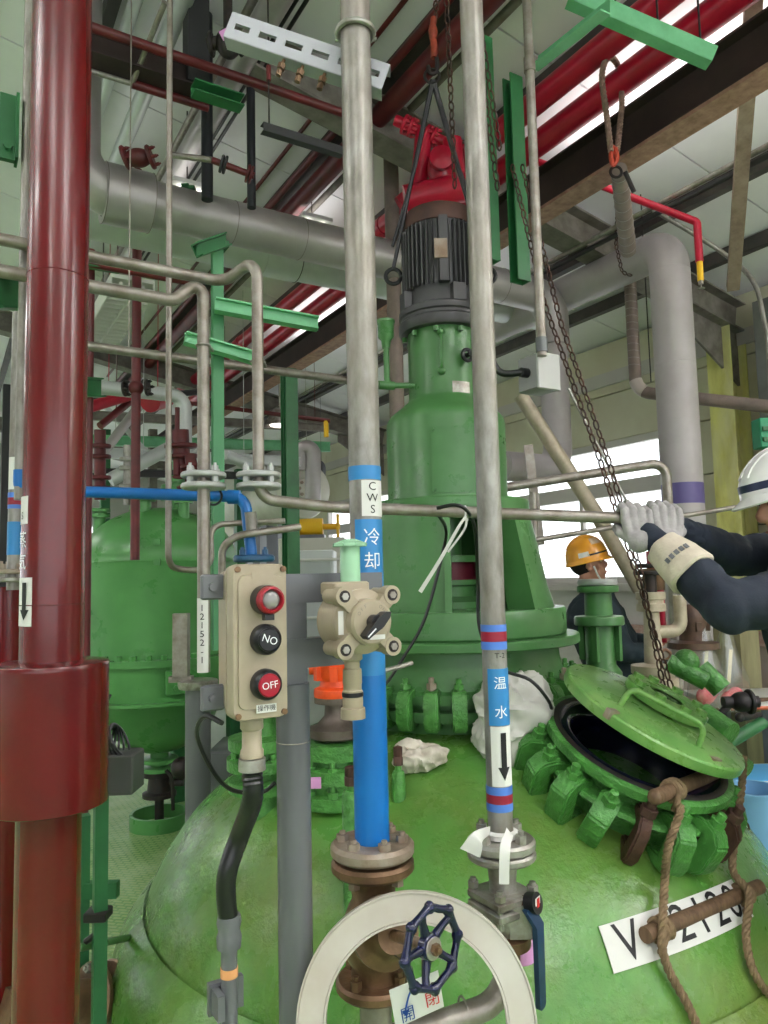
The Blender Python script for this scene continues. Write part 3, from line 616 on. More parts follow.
# --- second dark red pipe at the frame edge with its steel riser
t, a, b = vpipe('steam_pipe', 'second red lagged pipe at the left edge, partly behind the thick red one', -4, 800, 2.25, 588, 1180, .074, RED, seg=40)
m = MB(); m.disc(Vector((a.x, a.y, b.z)), AZ, .074, .004); part('end_cap', m, RED, t); m = MB(); m.ring((a.x, a.y, zl(a, 621, .074)), AZ, .074, .0015, 40, 6); part('weld_ring', m, RED, t)
t, a, b = vpipe('riser_pipe', 'slim galvanised riser with blue label running into the second red pipe', 15, 520, 2.2, 270, 590, .0195, GALV)
band(t, 'label_sticker', a, .0195, -80, 80, zl(a, 555), zl(a, 522), BLUED); band(t, 'colour_band', a, .0195, -180, 180, zl(a, 509), zl(a, 505), BLUL); band(t, 'colour_band', a, .0195, -180, 180, zl(a, 505), zl(a, 498), REDL); band(t, 'colour_band', a, .0195, -180, 180, zl(a, 498), zl(a, 493), BLUL)
st = band(t, 'arrow_sticker', a, .0195, -70, 60, zl(a, 490), zl(a, 458), WHITE); arrowdown(st, a, .0195, 0, zl(a, 462), zl(a, 486), .012, INK)
flangepart(t, Vector((a.x, a.y, zl(a, 582))), AZ, .05, .014, STEEL, nb=4); flangepart(t, Vector((a.x, a.y, zl(a, 574))), AZ, .05, .014, RUSTY, nb=4)
t, a, b = vpipe('riser_pipe', 'long galvanised riser hugging the left side of the thick red pipe', 23.5, 300, 2.05, -30, 500, .0135, GALV)
m = MB(); m.tube(bend([Vector((a.x, a.y, zl(a, 470))), Vector((a.x, a.y, zl(a, 492))), U(60, 492, 2.12)], .03), .0165, 14); part('blue_elbow', m, BLUE, t, 'blue taped elbow')
# --- cooling water pipe
t, a, b = vpipe('cooling_water_pipe', 'galvanised cooling water riser, lower half wrapped in bright blue', 363.5, 420, 1.5, -30, 850, .032, GALV, seg=32); r = .032
Z = lambda v: zl(a, v, r)
band(t, 'blue_wrap', a, r + .0006, -180, 180, Z(856), Z(676), BLUE, .001, 'bright blue tape wrapping')
band(t, 'clear_wrap', a, r, -180, 180, Z(676), Z(652), BLUED)
band(t, 'colour_band', a, r, -180, 180, Z(479), Z(465), BLUED)
st = band(t, 'label_sticker', a, r, -12, 82, Z(516), Z(480), WHITE)
for ch, v in (('C', 486.5), ('W', 498), ('S', 509.5)): ptext(st, ch, a, r, 26, Z(v), .023, INK)
st = band(t, 'label_sticker', a, r, -40, 86, Z(655), Z(519), BLUED)
for ch, v in (('冷', 538), ('却', 562), ('水', 588)): ptext(st, ch, a, r, 22, Z(v), .036, INKW)
fz = zl(a, 871, .08) + .0
flangepart(t, Vector((a.x, a.y, fz)), AZ, .081, .026, RUSTY, nb=6, br=.012, bm_=RUSTY, R=.058, bh=.012)
m = MB(); m.ring(Vector((a.x, a.y, zrow(a, 33))), AZ, .038, .0062, 32, 8); m.cyl(*[Vector((a.x, a.y, zrow(a, 33))) + RW * s + HW * .02 for s in (-.045, .045)], .004)
part('pipe_clamp_ring', m, STEEL, t)
# --- globe valve under it with the navy handwheel
cw = Vector((a.x, a.y, 0)); vz = fz - .006
gv = thing('globe_valve', 'brown bronze globe valve with a navy blue spoked handwheel', 'valve', Vector((a.x, a.y, .6)))
flangepart(gv, Vector((a.x, a.y, vz - .024)), AZ, .08, .024, BRASS, nb=0)
for i in range(4):
    m = MB(); an = .4 + math.pi / 2 * i; c = Vector((a.x + .058 * math.cos(an), a.y + .058 * math.sin(an), vz - .024)); m.hexa(c - AZ * .014, AZ, .012, .014); part('bolt', m, RUSTY, gv)
z0 = vz - .024; zb2 = zrow(a, 976)
m = MB(); m.lathe(cw, AZ, [(0, z0), (.046, z0), (.044, z0 - .02), (.041, z0 - .05), (.05, (z0 + zb2) / 2 + .03), (.064, (z0 + zb2) / 2 - .005), (.058, (z0 + zb2) / 2 - .05), (.044, zb2 + .02), (.046, zb2), (0, zb2)], 32)
hwc = U(432, 948, 1.13); bodyc = Vector((a.x, a.y, (z0 + zb2) / 2 - .01)); ax = (hwc - bodyc).normalized()
m.lathe(bodyc, ax, [(.05, 0), (.05, .06), (.062, .065), (.062, .082), (.05, .085), (.036, .1), (.03, .13), (0, .13)], 28); part('valve_body', m, BRASS, gv)
flangepart(gv, Vector((a.x, a.y, zb2 - .022)), AZ, .075, .022, BRASS, nb=4, R=.058)
m = MB(); m.cyl(bodyc + ax * .1, hwc - ax * .012, .0095, seg=12); part('stem', m, BRASS, gv)
wn = (CAM - hwc).normalized(); wn = (Matrix.Rotation(math.radians(46), 3, 'Z') @ wn); wn.z = .05; wn.normalize()
wx, wy, wn = frame(wn, AZ); R = .056
whl = MB(); pts = []; n = 64
for i in range(n + 1):
    th = 2 * math.pi * i / n; rr = R * (1 + .03 * math.cos(8 * th)); pts.append(hwc + (wx * math.cos(th) + wy * math.sin(th)) * rr)
b_ = len(whl.v); rings = []
for i in range(n):
    th = 2 * math.pi * i / n; d = (wx * math.cos(th) + wy * math.sin(th)); w_ = .0062 + .0028 * max(0, math.cos(8 * th)) ** 3
    rings.append([hwc + d * (R * (1 + .03 * math.cos(8 * th)) + w_ * math.cos(p)) + wn * (w_ * math.sin(p)) for p in [2 * math.pi * k / 10 for k in range(10)]])
whl.loft(rings + [rings[0]], False)
for i in range(8):
    th = 2 * math.pi * i / 8; whl.ball(hwc + (wx * math.cos(th) + wy * math.sin(th)) * R * 1.07, .0085, 10, 6)
wo = part('handwheel', whl, NAVY, gv, 'navy blue handwheel with knobbed rim')
for i in range(5):
    th = 2 * math.pi * i / 5 + .3; d = wx * math.cos(th) + wy * math.sin(th); m = MB(); m.tube([hwc + d * .012 - wn * .008, hwc + d * .04 - wn * .005, hwc + d * R], [.0085, .006, .0062], 10); part('spoke', m, NAVY, wo)
m = MB(); m.disc(hwc - wn * .014, wn, .02, .016); part('hub', m, NAVY, wo); m = MB(); m.disc(hwc + wn * .002, wn, .0165, .003); part('washer', m, STEEL, wo)
m = MB(); m.hexa(hwc + wn * .005, wn, .009, .007); m.cyl(hwc + wn * .005, hwc + wn * .017, .005, seg=10); part('nut', m, BRASS, wo)
# pipe below the valve and the lower header back to the hot water valve
lh = thing('drain_pipe', 'dull grey steel pipe curving below the two foreground valves', 'pipe', U(440, 1010, 1.42) - AZ * .5)
p1, q1 = upright(505, 930, 1.5, 900, 1100)
m = MB(); zz = zrow(p1, 1000)
m.tube(bend([Vector((p1.x, p1.y, zrow(p1, 925))), Vector((p1.x, p1.y, zz)), Vector((a.x, a.y, zz - .012)) + RW * .05 - HW * .0, Vector((a.x, a.y, zz - .012))], .07, 8), .0235, 20); part('pipe', m, GALD, lh)
m = MB(); m.cyl(Vector((a.x, a.y, zb2 - .02)), Vector((a.x, a.y, .2)), .03, seg=24); part('pipe', m, GALD, lh)
m = MB(); c = (Vector((a.x, a.y, zz)) * .35 + Vector((p1.x, p1.y, zz)) * .65); d = (Vector((p1.x, p1.y, 0)) - Vector((a.x, a.y, 0))).normalized(); m.ring(c, d, .0235, .0025, 24, 8); part('weld_ring', m, STEEL, lh)
# open / shut tag wired to the valve
tg = [U(389, 990, 1.2), U(438, 970, 1.2), U(444, 1006, 1.2), U(396, 1028, 1.2)]
tgt = lambda s, t_, o=0: (tg[0] * (1 - s) + tg[1] * s) * (1 - t_) + (tg[3] * (1 - s) + tg[2] * s) * t_ - HW * o
tgo = sheet(lambda s, t_, o: tgt(s, t_, o), 2, 2, .0015, WHITE, 'valve_tag', label='white card tag with blue and red open and shut characters', cat='tag')
tx = (tg[1] - tg[0]).normalized(); ty = (tg[0] - tg[3]).normalized()
write('開', .026, flat(tgt(.28, .78, .004), tx, ty), INKB, tgo); write('閉', .026, flat(tgt(.8, .66, .004), tx, ty), INKR, tgo)
m = MB(); m.tube(curve([tgt(.25, .62, .004), tgt(.36, .3, .006), tgt(.5, .05, .004)], 4), .0016, 6); m.prism([(-.006, .0), (.006, 0), (0, -.011)], tgt(.25, .64, .004), tx, ty, -HW * .001); part('arrow', m, INKB, tgo)
m = MB(); p0 = tgt(.42, .04, .001); m.tube(curve([p0, p0 + AZ * .025 + RW * .004, bodyc + ax * .11 - AZ * .033], 4), .0009, 5); part('wire', m, BLK, tgo)
# --- white hoop on its stem
hc = U(416, 1023, 1.24); hn = (CAM - hc); hn.z = hn.z * .35; hn.normalize()
hp_ = thing('white_hoop', 'big flat white hoop standing around the navy handwheel in the foreground', 'hoop', Vector((hc.x, hc.y, 0)))
hx, hy, hn = frame(hn, AZ)
m = MB(); m.lathe(hc, hn, [(.156, -.006), (.197, -.006), (.199, -.004), (.199, .006), (.197, .008), (.156, .008), (.154, .006), (.154, -.004), (.156, -.006)], 96); part('hoop', m, WHITEP, hp_)
m = MB(); m.lathe(hc, hn, [(.1985, -.0085), (.2012, -.0085), (.2012, .0105), (.1985, .0105), (.1985, -.0085)], 96); part('rim_edge', m, WHITEP, hp_)
m = MB(); m.lathe(hc, hn, [(.151, -.0085), (.1545, -.0085), (.1545, .0105), (.151, .0105), (.151, -.0085)], 96); part('rim_edge', m, WHITEP, hp_)
m = MB(); m.cyl(Vector((hc.x, hc.y, 0)), hc - AZ * .19, .014); m.disc(Vector((hc.x, hc.y, 0)), AZ, .12, .012); part('stem', m, GREY, hp_)
# --- hot water pipe with lever valve
t, a, b = vpipe('hot_water_pipe', 'galvanised hot water riser with a white arrow sticker ending at the lever valve', 486, 420, 1.5, -30, 843, .0243, GALV, seg=28); r = .0243
Z = lambda v: zl(a, v, r)
for v0, v1, mt in ((625, 632, BLUL), (632, 642, REDL), (642, 650, BLUL), (788, 796, BLUL), (796, 805, REDL), (805, 813, BLUL)): band(t, 'colour_band', a, r, -180, 180, Z(v1), Z(v0), mt)
ptext(t, 'T-2', a, r, 24, Z(656), .014, INK)
st = band(t, 'label_sticker', a, r, -35, 84, Z(726), Z(669), BLUED)
for ch, v in (('温', 684), ('水', 713)): ptext(st, ch, a, r, 22, Z(v), .026, INKW)
st = band(t, 'arrow_sticker', a, r, -30, 80, Z(787), Z(727), WHITE); arrowdown(st, a, r, 26, Z(733), Z(781), .021, INK)
lvv = thing('lever_valve', 'steel ball valve with a long dark blue lever handle', 'valve', Vector((a.x, a.y, .6)))
z1 = zl(a, 861, .065); flangepart(t, Vector((a.x, a.y, z1)), AZ, .066, .02, STEEL, nb=4, R=.048, br=.011, a0=.2)
flangepart(lvv, Vector((a.x, a.y, z1 - .018)), AZ, .066, .016, STEEL, nb=0)
z2 = zrow(a, 890); m = MB(); m.lathe(Vector((a.x, a.y, 0)), AZ, [(.03, z1 - .018), (.026, z2 + .02), (.026, z2)], 24); part('valve_neck', m, STEEL, lvv)
m = MB(); xq, yq = AX, AY
m.bbox(Vector((a.x, a.y, z2 - .008)), xq * .05, yq * .05, AZ * .009, .004); m.bbox(Vector((a.x, a.y, z2 - .029)), xq * .05, yq * .05, AZ * .009, .004); part('body_joint', m, STEEL, lvv)
for sx in (-1, 1):
    for sy in (-1, 1): m = MB(); c = Vector((a.x + sx * .04, a.y + sy * .04, z2 - .05)); m.cyl(c, c + AZ * .07, .006, seg=8); m.hexa(c + AZ * .052, AZ, .011, .011); part('bolt', m, STEEL, lvv)
z3 = zrow(a, 919); m = MB(); m.ball(Vector((a.x, a.y, z3 + .012)), .045, 20, 12, (1, 1, 1.1)); m.obox(Vector((a.x, a.y, z3 + .012)) + RW * .026 - HW * .02, RW * .022, HW * .024, AZ * .03); part('valve_body', m, STEEL, lvv)
m = MB(); m.lathe(Vector((a.x, a.y, 0)), AZ, [(.036, z3 - .02), (.05, z3 - .026), (.05, z3 - .045), (.03, z3 - .05), (.026, z3 - .1)], 24); part('lower_joint', m, BRASS, lvv)
k0 = U(531, 903, 1.38); sp = Vector((a.x, a.y, z3 + .03)); m = MB(); m.cyl(sp, k0, .014, seg=14); part('spindle', m, BRASS, lvv)
kd = (k0 - sp).normalized(); m = MB(); m.cyl(k0 - kd * .006, k0 + kd * .014, .019, seg=20); part('lever_hub', m, BLK, lvv)
ks = U(528, 908, 1.37); ke = U(541, 1008, 1.36); km = U(538, 925, 1.36)
m = MB(); P = [(0, .014), (.02, .016), (.05, .0135), (.17, .0125), (.19, .010), (.193, 0)]
dl_ = (ke - km).normalized(); side = dl_.cross(kd).normalized(); thn = side.cross(dl_).normalized()
ring2 = [[c + side * s1 * w_ + thn * s2 * .005 for s1, s2 in ((-1, -1), (1, -1), (1, 1), (-1, 1))] for c, w_ in ((ks, .014), (km, .0135), (km * .5 + ke * .5, .0125), (ke - dl_ * .006, .0115), (ke, .007))]
m.loft(ring2); lo = part('lever', m, LEVER, lvv, 'long dark blue lever')
em = MB(); c = k0 + kd * .0148; ex_, ey_, _ = frame(kd, AX)
sheet(lambda s, t_, o: k0 + kd * (.014 + o) + side * (.018 * (s - .5)) - dl_ * (.022 * (t_ - .5)), 1, 1, .001, WHITE, 'emblem', lvv, label='small red and white square emblem')
sheet(lambda s, t_, o: k0 + kd * (.0152 + o) + side * (.009 * (s - .5)) - dl_ * (.018 * (t_ - .5)), 1, 1, .001, INKR, 'emblem', lvv, label='red stripe on the emblem')
m = MB(); pt = U(519, 940, 1.46); m.lathe(pt, AZ, [(0, -.035), (.03, -.035), (.033, .035), (0, .035)], 18); solo('pink_tape_roll', m, PINK, 'pink taped sleeve beside the blue lever of the ball valve', 'tape')
# paper tape tied round the flange
m = MB(); m.lathe(Vector((a.x, a.y, z1 + .026)), AZ, [(r + .001, -.006), (r + .008, -.004), (r + .01, .006), (r + .001, .01), (r + .001, -.006)], 20)
def strip(pts, w, th=.0012, nrm=None):
    b = MB(); pts = curve(pts, 4); R_ = []
    for i, p in enumerate(pts):
        tg_ = (pts[min(i + 1, len(pts) - 1)] - pts[max(i - 1, 0)]).normalized(); n_ = (nrm or -HW); s_ = tg_.cross(n_).normalized(); w_ = w[0] + (w[1] - w[0]) * i / (len(pts) - 1)
        R_.append([p + s_ * w_ + n_ * th, p - s_ * w_ + n_ * th, p - s_ * w_ - n_ * th, p + s_ * w_ - n_ * th])
    return b.loft(R_)
tp = thing('paper_tape', 'crumpled white paper tape tied around the hot water pipe above the flange', 'tape', Vector((a.x, a.y, z1 + .02)))
part('loop', m, WHITE, tp); part('tail', strip([U(490, 830, 1.4), U(478, 838, 1.36), U(470, 853, 1.36)], (.007, .02)), WHITE, tp); part('tail', strip([U(510, 832, 1.37), U(505, 848, 1.335), U(504, 884, 1.33)], (.01, .009)), WHITE, tp)
# --- grey stand with control box and switch
st0, st1 = upright(294, 800, 1.33, 683, 1180); gs = thing('control_stand', 'grey painted tube stand carrying the push button box and rotary switch', 'stand', Vector((st0.x, st0.y, 0)))
m = MB(); m.cyl(Vector((st0.x, st0.y, 0)), st1, .0305, seg=28); part('post', m, GREY, gs); m = MB(); m.ring(Vector((st0.x, st0.y, zrow(st0, 741))), AZ, .0305, .0012, 28, 6); part('weld_ring', m, STEEL, gs)
m = MB(); m.disc(Vector((st0.x, st0.y, 0)), AZ, .11, .014); part('base_plate', m, GREY, gs)
zA, zB = zrow(st0, 575), zrow(st0, 690); c = Vector((st0.x, st0.y, (zA + zB) / 2)) - AY * .0
m = MB(); m.bbox(c + AX * .0, AX * .026, AY * .012, AZ * ((zA - zB) / 2), .003); part('head_plate', m, GREY, gs)
def arm(v0, v1, u1):
    zt__, zb__ = zrow(st0, v0), zrow(st0, v1); zc = (zt__ + zb__) / 2; p = Vector((st0.x, st0.y, zc)); e = along(p, AX, u1); m = MB()
    m.obox((p + e) / 2 - AX * .01 - AY * .014, (e - p) / 2 + AX * .01, AY * .003, AZ * (zt__ - zb__) / 2); m.obox((p + e) / 2 - AX * .01 + AY * .004 + AZ * (zt__ - zb__) / 2, (e - p) / 2 + AX * .01, AY * .02, AZ * .002); part('bracket_arm', m, GREY, gs); return e
eA = arm(575, 603, 378); eB = arm(640, 668, 352)
m = MB(); zc = zrow(st0, 600); m.bar(Vector((st0.x, st0.y, zrow(st0, 590))), Vector((st0.x, st0.y, zrow(st0, 590))) - AX * .13, .006, .035); m.bar(Vector((st0.x, st0.y, zrow(st0, 678))), Vector((st0.x, st0.y, zrow(st0, 678))) - AX * .13, .006, .035); part('bracket_strap', m, GREY, gs)
# push button box, facing down the building (-Y)
FN = -AY
bc = U(261, 641, 1.19); bw, bh, bd = .0465, .124, .044
cb = thing('control_box', 'beige push button control box with lamp, black button and red OFF button', 'control box', bc + FN * -.0 - AZ * bh)
m = MB(); ctr = bc - FN * bd
rings = []
def rrect(c, w, h, rad, n=4):
    out = []
    for sx, sz, a0 in ((1, 1, 0), (-1, 1, 90), (-1, -1, 180), (1, -1, 270)):
        for k in range(n + 1):
            an = math.radians(a0 + 90 * k / n); out.append(c + AX * (sx * (w - rad) + rad * math.cos(an)) + AZ * (sz * (h - rad) + rad * math.sin(an)))
    return out
for y_, w, h in ((-2 * bd, bw * .88, bh * .93), (-.95 * bd, bw * .92, bh * .95), (-.93 * bd, bw * 1.0, bh * .99), (-.78 * bd, bw * 1.0, bh * .99), (-.77 * bd, bw * .94, bh * .97), (-.72 * bd, bw * .94, bh * .97), (-.7 * bd, bw, bh), (-.1 * bd, bw, bh), (-.02 * bd, bw * .97, bh * .985)):
    rings.append(rrect(bc + FN * (y_ + .0), w, h, .014))
m.loft(rings); part('enclosure', m, BEIGE, cb)
m = MB(); m.loft([rrect(bc + FN * -.002, bw * .84, bh * .86, .012), rrect(bc + FN * .003, bw * .82, bh * .85, .012)]); part('front_cover', m, BEIGE, cb)
fc = lambda x, z, o=.003: bc + AX * x + AZ * z + FN * o
for x in (-1, 1):
    for z in (-1, 1): m = MB(); m.cyl(fc(x * bw * .84, z * bh * .93, -.002), fc(x * bw * .84, z * bh * .93, .003), .005, seg=10); part('screw', m, BRASS, cb)
    pass
for z in (.088, -.092):
    m = MB(); m.bbox(fc(-bw - .012, z, -1.5 * bd), AX * .02, AY * .006, AZ * .021, .003); m.cyl(fc(-bw - .014, z, -1.5 * bd), fc(-bw - .014, z, -1.5 * bd + .012), .007, seg=8); part('mounting_lug', m, GREY, cb, 'grey mounting lug')
zl_, zn_, zo_ = .066, .003, -.068; bx = .004
m = MB(); m.cyl(fc(bx, zl_), fc(bx, zl_, .028), .0235, seg=24); m.obox(fc(bx, zl_ - .026, .022), AX * .008, AY * .006, AZ * .006); part('lamp_housing', m, BLK, cb)
m = MB(); m.lathe(fc(bx, zl_, .026), FN, [(.0155, .004), (.0155, .012), (.0175, .015), (.021, .013), (.0225, .008), (.0225, -.002), (.0155, -.002)], 28); part('lamp_ring', m, mat('lamp_ring_red', (150, 16, 34), .3), cb, 'dark red lamp ring')
m = MB(); m.ball(fc(bx, zl_, .032), .0158, 20, 10, (1, .5, 1)); part('lamp_lens', m, mat('lamp_lens', (128, 126, 124), .06, spec=.9), cb, 'clear lamp lens')
for z, mt in ((zn_, BLK), (zo_, mat('off_button_red', (158, 16, 40), .3))):
    m = MB(); m.lathe(fc(bx, z), FN, [(.0, 0), (.0245, 0), (.0245, .014), (.022, .02), (.019, .022), (.0185, .018), (0, .018)], 28); part('button_housing', m, BLK, cb)
    m = MB(); m.disc(fc(bx, z, .019), FN, .0185, .008, 28); bo = part('push_button', m, mt, cb, 'red push button marked OFF' if z == zo_ else 'black push button marked NO')
    an = -.35 if z == zn_ else .1
    write('NO' if z == zn_ else 'OFF', .017 if z == zn_ else .0155, flat(fc(bx, z, .0278), AX, AZ), INKW, bo, rot=an)
sheet(lambda s, t_, o: fc(-.014 + .034 * s + .004, -.1 - .013 * t_, .0032 + o), 1, 1, .0008, WHITE, 'label_sticker', cb); write('操作機', .0105, flat(fc(.007, -.1065, .0046), AX, AZ), INK, cb)
sheet(lambda s, t_, o: fc(-.02 + .04 * s + .004, .111 - .012 * t_, .0032 + o), 1, 1, .0008, BEIGE, 'label_sticker', cb)
# gland, corrugated sleeve and conduit below the box
g0 = bc - FN * bd - AZ * bh + AX * .0; gz = lambda v: zrow(g0, v)
cdt = thing('cable_conduit', 'black corrugated cable hose running down from the push button box', 'conduit', g0 - AZ * .6)
m = MB(); m.lathe(Vector((g0.x, g0.y, 0)), AZ, [(0, gz(716)), (.019, gz(717)), (.019, gz(728)), (.016, gz(730)), (.0165, gz(748)), (.019, gz(750)), (.019, gz(757)), (0, gz(757))], 20); part('cable_gland', m, BEIGE, cdt)
m = MB(); m.lathe(Vector((g0.x, g0.y, 0)), AZ, [(0, gz(757)), (.022, gz(758)), (.0225, gz(770)), (.0, gz(771))], 20); part('gland_nut', m, STEEL, cdt)
path = curve([Vector((g0.x, g0.y, gz(768))), Vector((g0.x, g0.y, gz(800))), U(240, 835, 1.25), U(228, 870, 1.24), U(226, 895, 1.24), U(229, 925, 1.24)], 14)
rr = [.0165 + (.0012 if i % 2 else -.0008) * max(.25, 1 - i / 32) for i in range(len(path))]
m = MB(); m.tube(path, rr, 18); part('hose', m, RUB, cdt)
m = MB(); m.lathe(Vector((path[-1].x, path[-1].y, 0)), AZ, [(0, zrow(path[-1], 914)), (.019, zrow(path[-1], 915)), (.021, zrow(path[-1], 922)), (.018, zrow(path[-1], 930)), (.021, zrow(path[-1], 936)), (.02, zrow(path[-1], 947)), (0, zrow(path[-1], 948))], 20); part('coupling', m, GREY, cdt)
e = path[-1]; m = MB(); m.cyl(Vector((e.x, e.y, 0)), Vector((e.x, e.y, zrow(e, 945))), .0135, seg=18); part('conduit', m, GREY, cdt)
band(cdt, 'orange_band', e, .0135, -180, 180, zrow(e, 976), zrow(e, 967), mat('orange_tape', (222, 158, 104), .5))
m = MB(); q = Vector((e.x, e.y, zrow(e, 1000))); m.bar(q - AX * .03 + AY * .02, q + AX * .03 + AY * .02, .012, .05); m.obox(q - AX * .02 - AZ * .0, AX * .006, AY * .02, AZ * .02); part('wall_clip', m, GREY, cdt)
# rotary switch on the arm
sc = U(372, 622, 1.27); sw = thing('rotary_switch', 'round beige explosion-proof switch with a black pointer knob', 'switch', sc - AZ * .06)
m = MB(); m.lathe(sc, -FN, [(0, -.002), (.036, -.002), (.04, .002), (.041, .02), (.052, .024), (.057, .03), (.057, .038), (.053, .042), (.056, .05), (.057, .1), (.05, .106), (0, .106)], 44); part('enclosure', m, BEIGE, sw)
for sx in (-1, 1):
    for sz in (-1, 1):
        c = sc + AX * sx * .0475 + AZ * sz * .045 - FN * .03; m = MB(); m.cyl(c, c + FN * .022, .0165, seg=20); m.bar(c + FN * .008, sc - FN * .018, .022, .026); m.cyl(c - FN * .04, c, .013, seg=14); part('corner_lug', m, BEIGE, sw)
        m = MB(); m.cyl(c + FN * .019, c + FN * .0225, .0105, seg=14); lo = part('bolt_recess', m, IRON, sw); m = MB(); m.hexa(c + FN * .022, FN, .0065, .003); part('bolt', m, STEEL, sw)
kc = sc + FN * .004
m = MB(); m.cyl(kc, kc + FN * .018, .013, seg=20); kdv = (AX * .75 + AZ * .66).normalized(); kw = kdv.cross(FN); m.loft([[kc + FN * o + kdv * l + kw * w_ for l, w_ in ((-.036, .004), (-.036, -.004), (0, -.009), (.02, -.006), (.027, 0), (.02, .006), (0, .009))] for o in (.006, .024, .027)]); part('pointer_knob', m, BLK, sw)
m = MB(); m.bar(kc + FN * .0275 - kdv * .034, kc + FN * .0275 - kdv * .014, .002, .0012, FN); part('pointer_mark', m, INKW, sw)
def arcw(s, a):
    for i, ch in enumerate(s):
        an = a - i * .28; c = sc + FN * .0028 + (AX * math.cos(an) + AZ * math.sin(an)) * .03; write(ch, .0085, flat(c, AX * math.sin(an) - AZ * math.cos(an), AX * math.cos(an) + AZ * math.sin(an)), BEAMD, sw)
arcw('OFF', 2.6); arcw('ON', 1.0)
sheet(lambda s, t_, o: sc + AX * (-.006 + .03 * s) + AZ * (-.022 - .008 * t_) + FN * (.0022 + o), 1, 1, .0006, WHITE, 'label_sticker', sw)
sheet(lambda s, t_, o: sc + AX * (-.055 + .01 * s) + AZ * (.02 - .04 * t_) + FN * (-.02 + o), 1, 1, .0008, FILM, 'side_label', sw)
m = MB(); c = sc - FN * .075 + AX * -.0; m.bbox(c + AZ * .058 - AX * .012, AX * .035, AY * .03, AZ * .012, .003); m.cyl(c + AZ * .05 - AX * .02 + FN * .03, c + AZ * .05 - AX * .02 + FN * .035, .006, seg=8); part('conduit_hub', m, BEIGE, sw)
m = MB(); top = c + AZ * .07 - AX * .0; m.cyl(top, top + AZ * .068, .0185, seg=18); hb = part('taped_stub', m, SEAL, sw, 'conduit stub wrapped in clear green tape')
m = MB()
for i in range(9):
    an = i * .7; m.obox(top + AZ * .07 + Vector((math.cos(an), math.sin(an), 0)) * .018, Vector((math.cos(an), math.sin(an), -.3)) * .012, Vector((-math.sin(an), math.cos(an), 0)) * .01, Vector((.2, 0, 1)) * .003)
m.lathe(top + AZ * .066, AZ, [(0, 0), (.021, 0), (.022, .004), (.019, .008), (0, .009)], 16); part('tape_end', m, SEAL, sw)
m = MB(); q = c - AZ * .055; m.lathe(q, AZ, [(0, 0), (.019, 0), (.019, -.014), (.014, -.018), (.014, -.03), (.017, -.032), (.0175, -.056), (.0165, -.058), (.0165, -.068), (.0185, -.07), (.0185, -.098), (.022, -.1), (.0225, -.118), (0, -.12)], 20); part('gland', m, BEIGE, sw)
m = MB(); m.lathe(q, AZ, [(.0185, -.072), (.0195, -.073), (.0195, -.079), (.0185, -.08), (.0185, -.072)], 20); part('gland_ring', m, BLK, sw)
# ------------------------------------------------------------------ overhead steel
def simple(name, label, cat, pts, r, mt, R=0, seg=14, group=None, n=6, hang=()):
    q = bend(pts, R, n) if R else pts; m = MB(); m.tube(q, r, seg)
    for f in hang:                                              # thin hanger rods up to the roof
        k = min(int(f * (len(q) - 1)), len(q) - 2); p = q[k].lerp(q[k + 1], f * (len(q) - 1) - k); m.cyl(p, Vector((p.x, p.y, roofz(p.x) + .01)), .003, seg=6)
    return solo(name, m, mt, label, cat, group)
def bx_(u, v, z, x=None):                                       # level point at height z
    return L(u, v, z)
rb = thing('roof_beam', 'long brown steel beam with a dusty pink underside running under the red pipes', 'beam', (2.85, .2, 3.6))
m = MB(); m.beam((2.85, .2, 3.73), (2.85, 12, 3.73), .23, .13, .012); part('beam', m, BEAM, rb)
m = MB(); m.box((2.782, .2, 3.598), (2.918, 12, 3.616)); part('lower_flange', m, BEAMF, rb, 'dusty pinkish lower flange')
for n, (yy, lb) in enumerate(((3.33, 'dusty grey sloping rafter meeting the yellow column and crossing above the motor'), (8.6, 'second sloping rafter, far behind the green uprights'), (13.9, 'farthest sloping rafter near the end wall'))):
    o = thing('roof_rafter', lb, 'rafter', (0, yy, 3.5)); m = MB(); xe = 1.2 if n == 0 else -8.2; a, b = Vector((WX - .02, yy, roofz(WX) - .215)), Vector((xe, yy, roofz(xe) - .215)); m.beam(a, b, .23, .17, .014); part('beam', m, BEAMD, o)
    m = MB(); m.prism([(0, 0), (-.7, .13), (-.7, .0), (0, -.42)], Vector((WX - .02, yy - .01, roofz(WX) - .31)), AX, AZ, AY * .02); part('haunch', m, BEAMD, o)
    if n:
        for s in (-1, 1):
            c = Vector((2.2 + s * 1.2, yy, roofz(2.2 + s * 1.2) - .34)); m = MB(); m.bar(c, Vector((2.2 + s * .2, yy, 3.1)), .05, .05); part('brace', m, DUCW, o)
rp = [('fire_main', 'wide bright red overhead pipe carrying the rope sling, lower of two', .067, 3.97, (640, 68)), ('fire_main', 'wide bright red overhead pipe behind the pale green channel, upper of two', .062, 4.02, (600, 50))]
for nm, lb, r, z, (u, v) in rp:
    p = L(u, v, z); o = thing(nm, lb, 'pipe', (p.x, p.y, z)); m = MB(); m.cyl((p.x, -.05, z), (p.x, 9.5, z), r, seg=28); part('pipe', m, REDB, o)
    for yy in (1.4, 4.2, 7): m = MB(); m.lathe((p.x, yy, z), AY, [(r, -.03), (r + .006, -.03), (r + .006, .03), (r, .03)], 28); part('joint_sleeve', m, REDB, o)
def arun(name, lb, u, v, z, r, mt, y0=-.05, y1=10., cat='pipe', seg=16):
    p = L(u, v, z); return simple(name, lb, cat, [Vector((p.x, y0, z)), Vector((p.x, y1, z))], r, mt, seg=seg)
arun('overhead_pipe', 'thick brownish red pipe running diagonally above the motor', 390, 105, 4.14, .056, REDO)
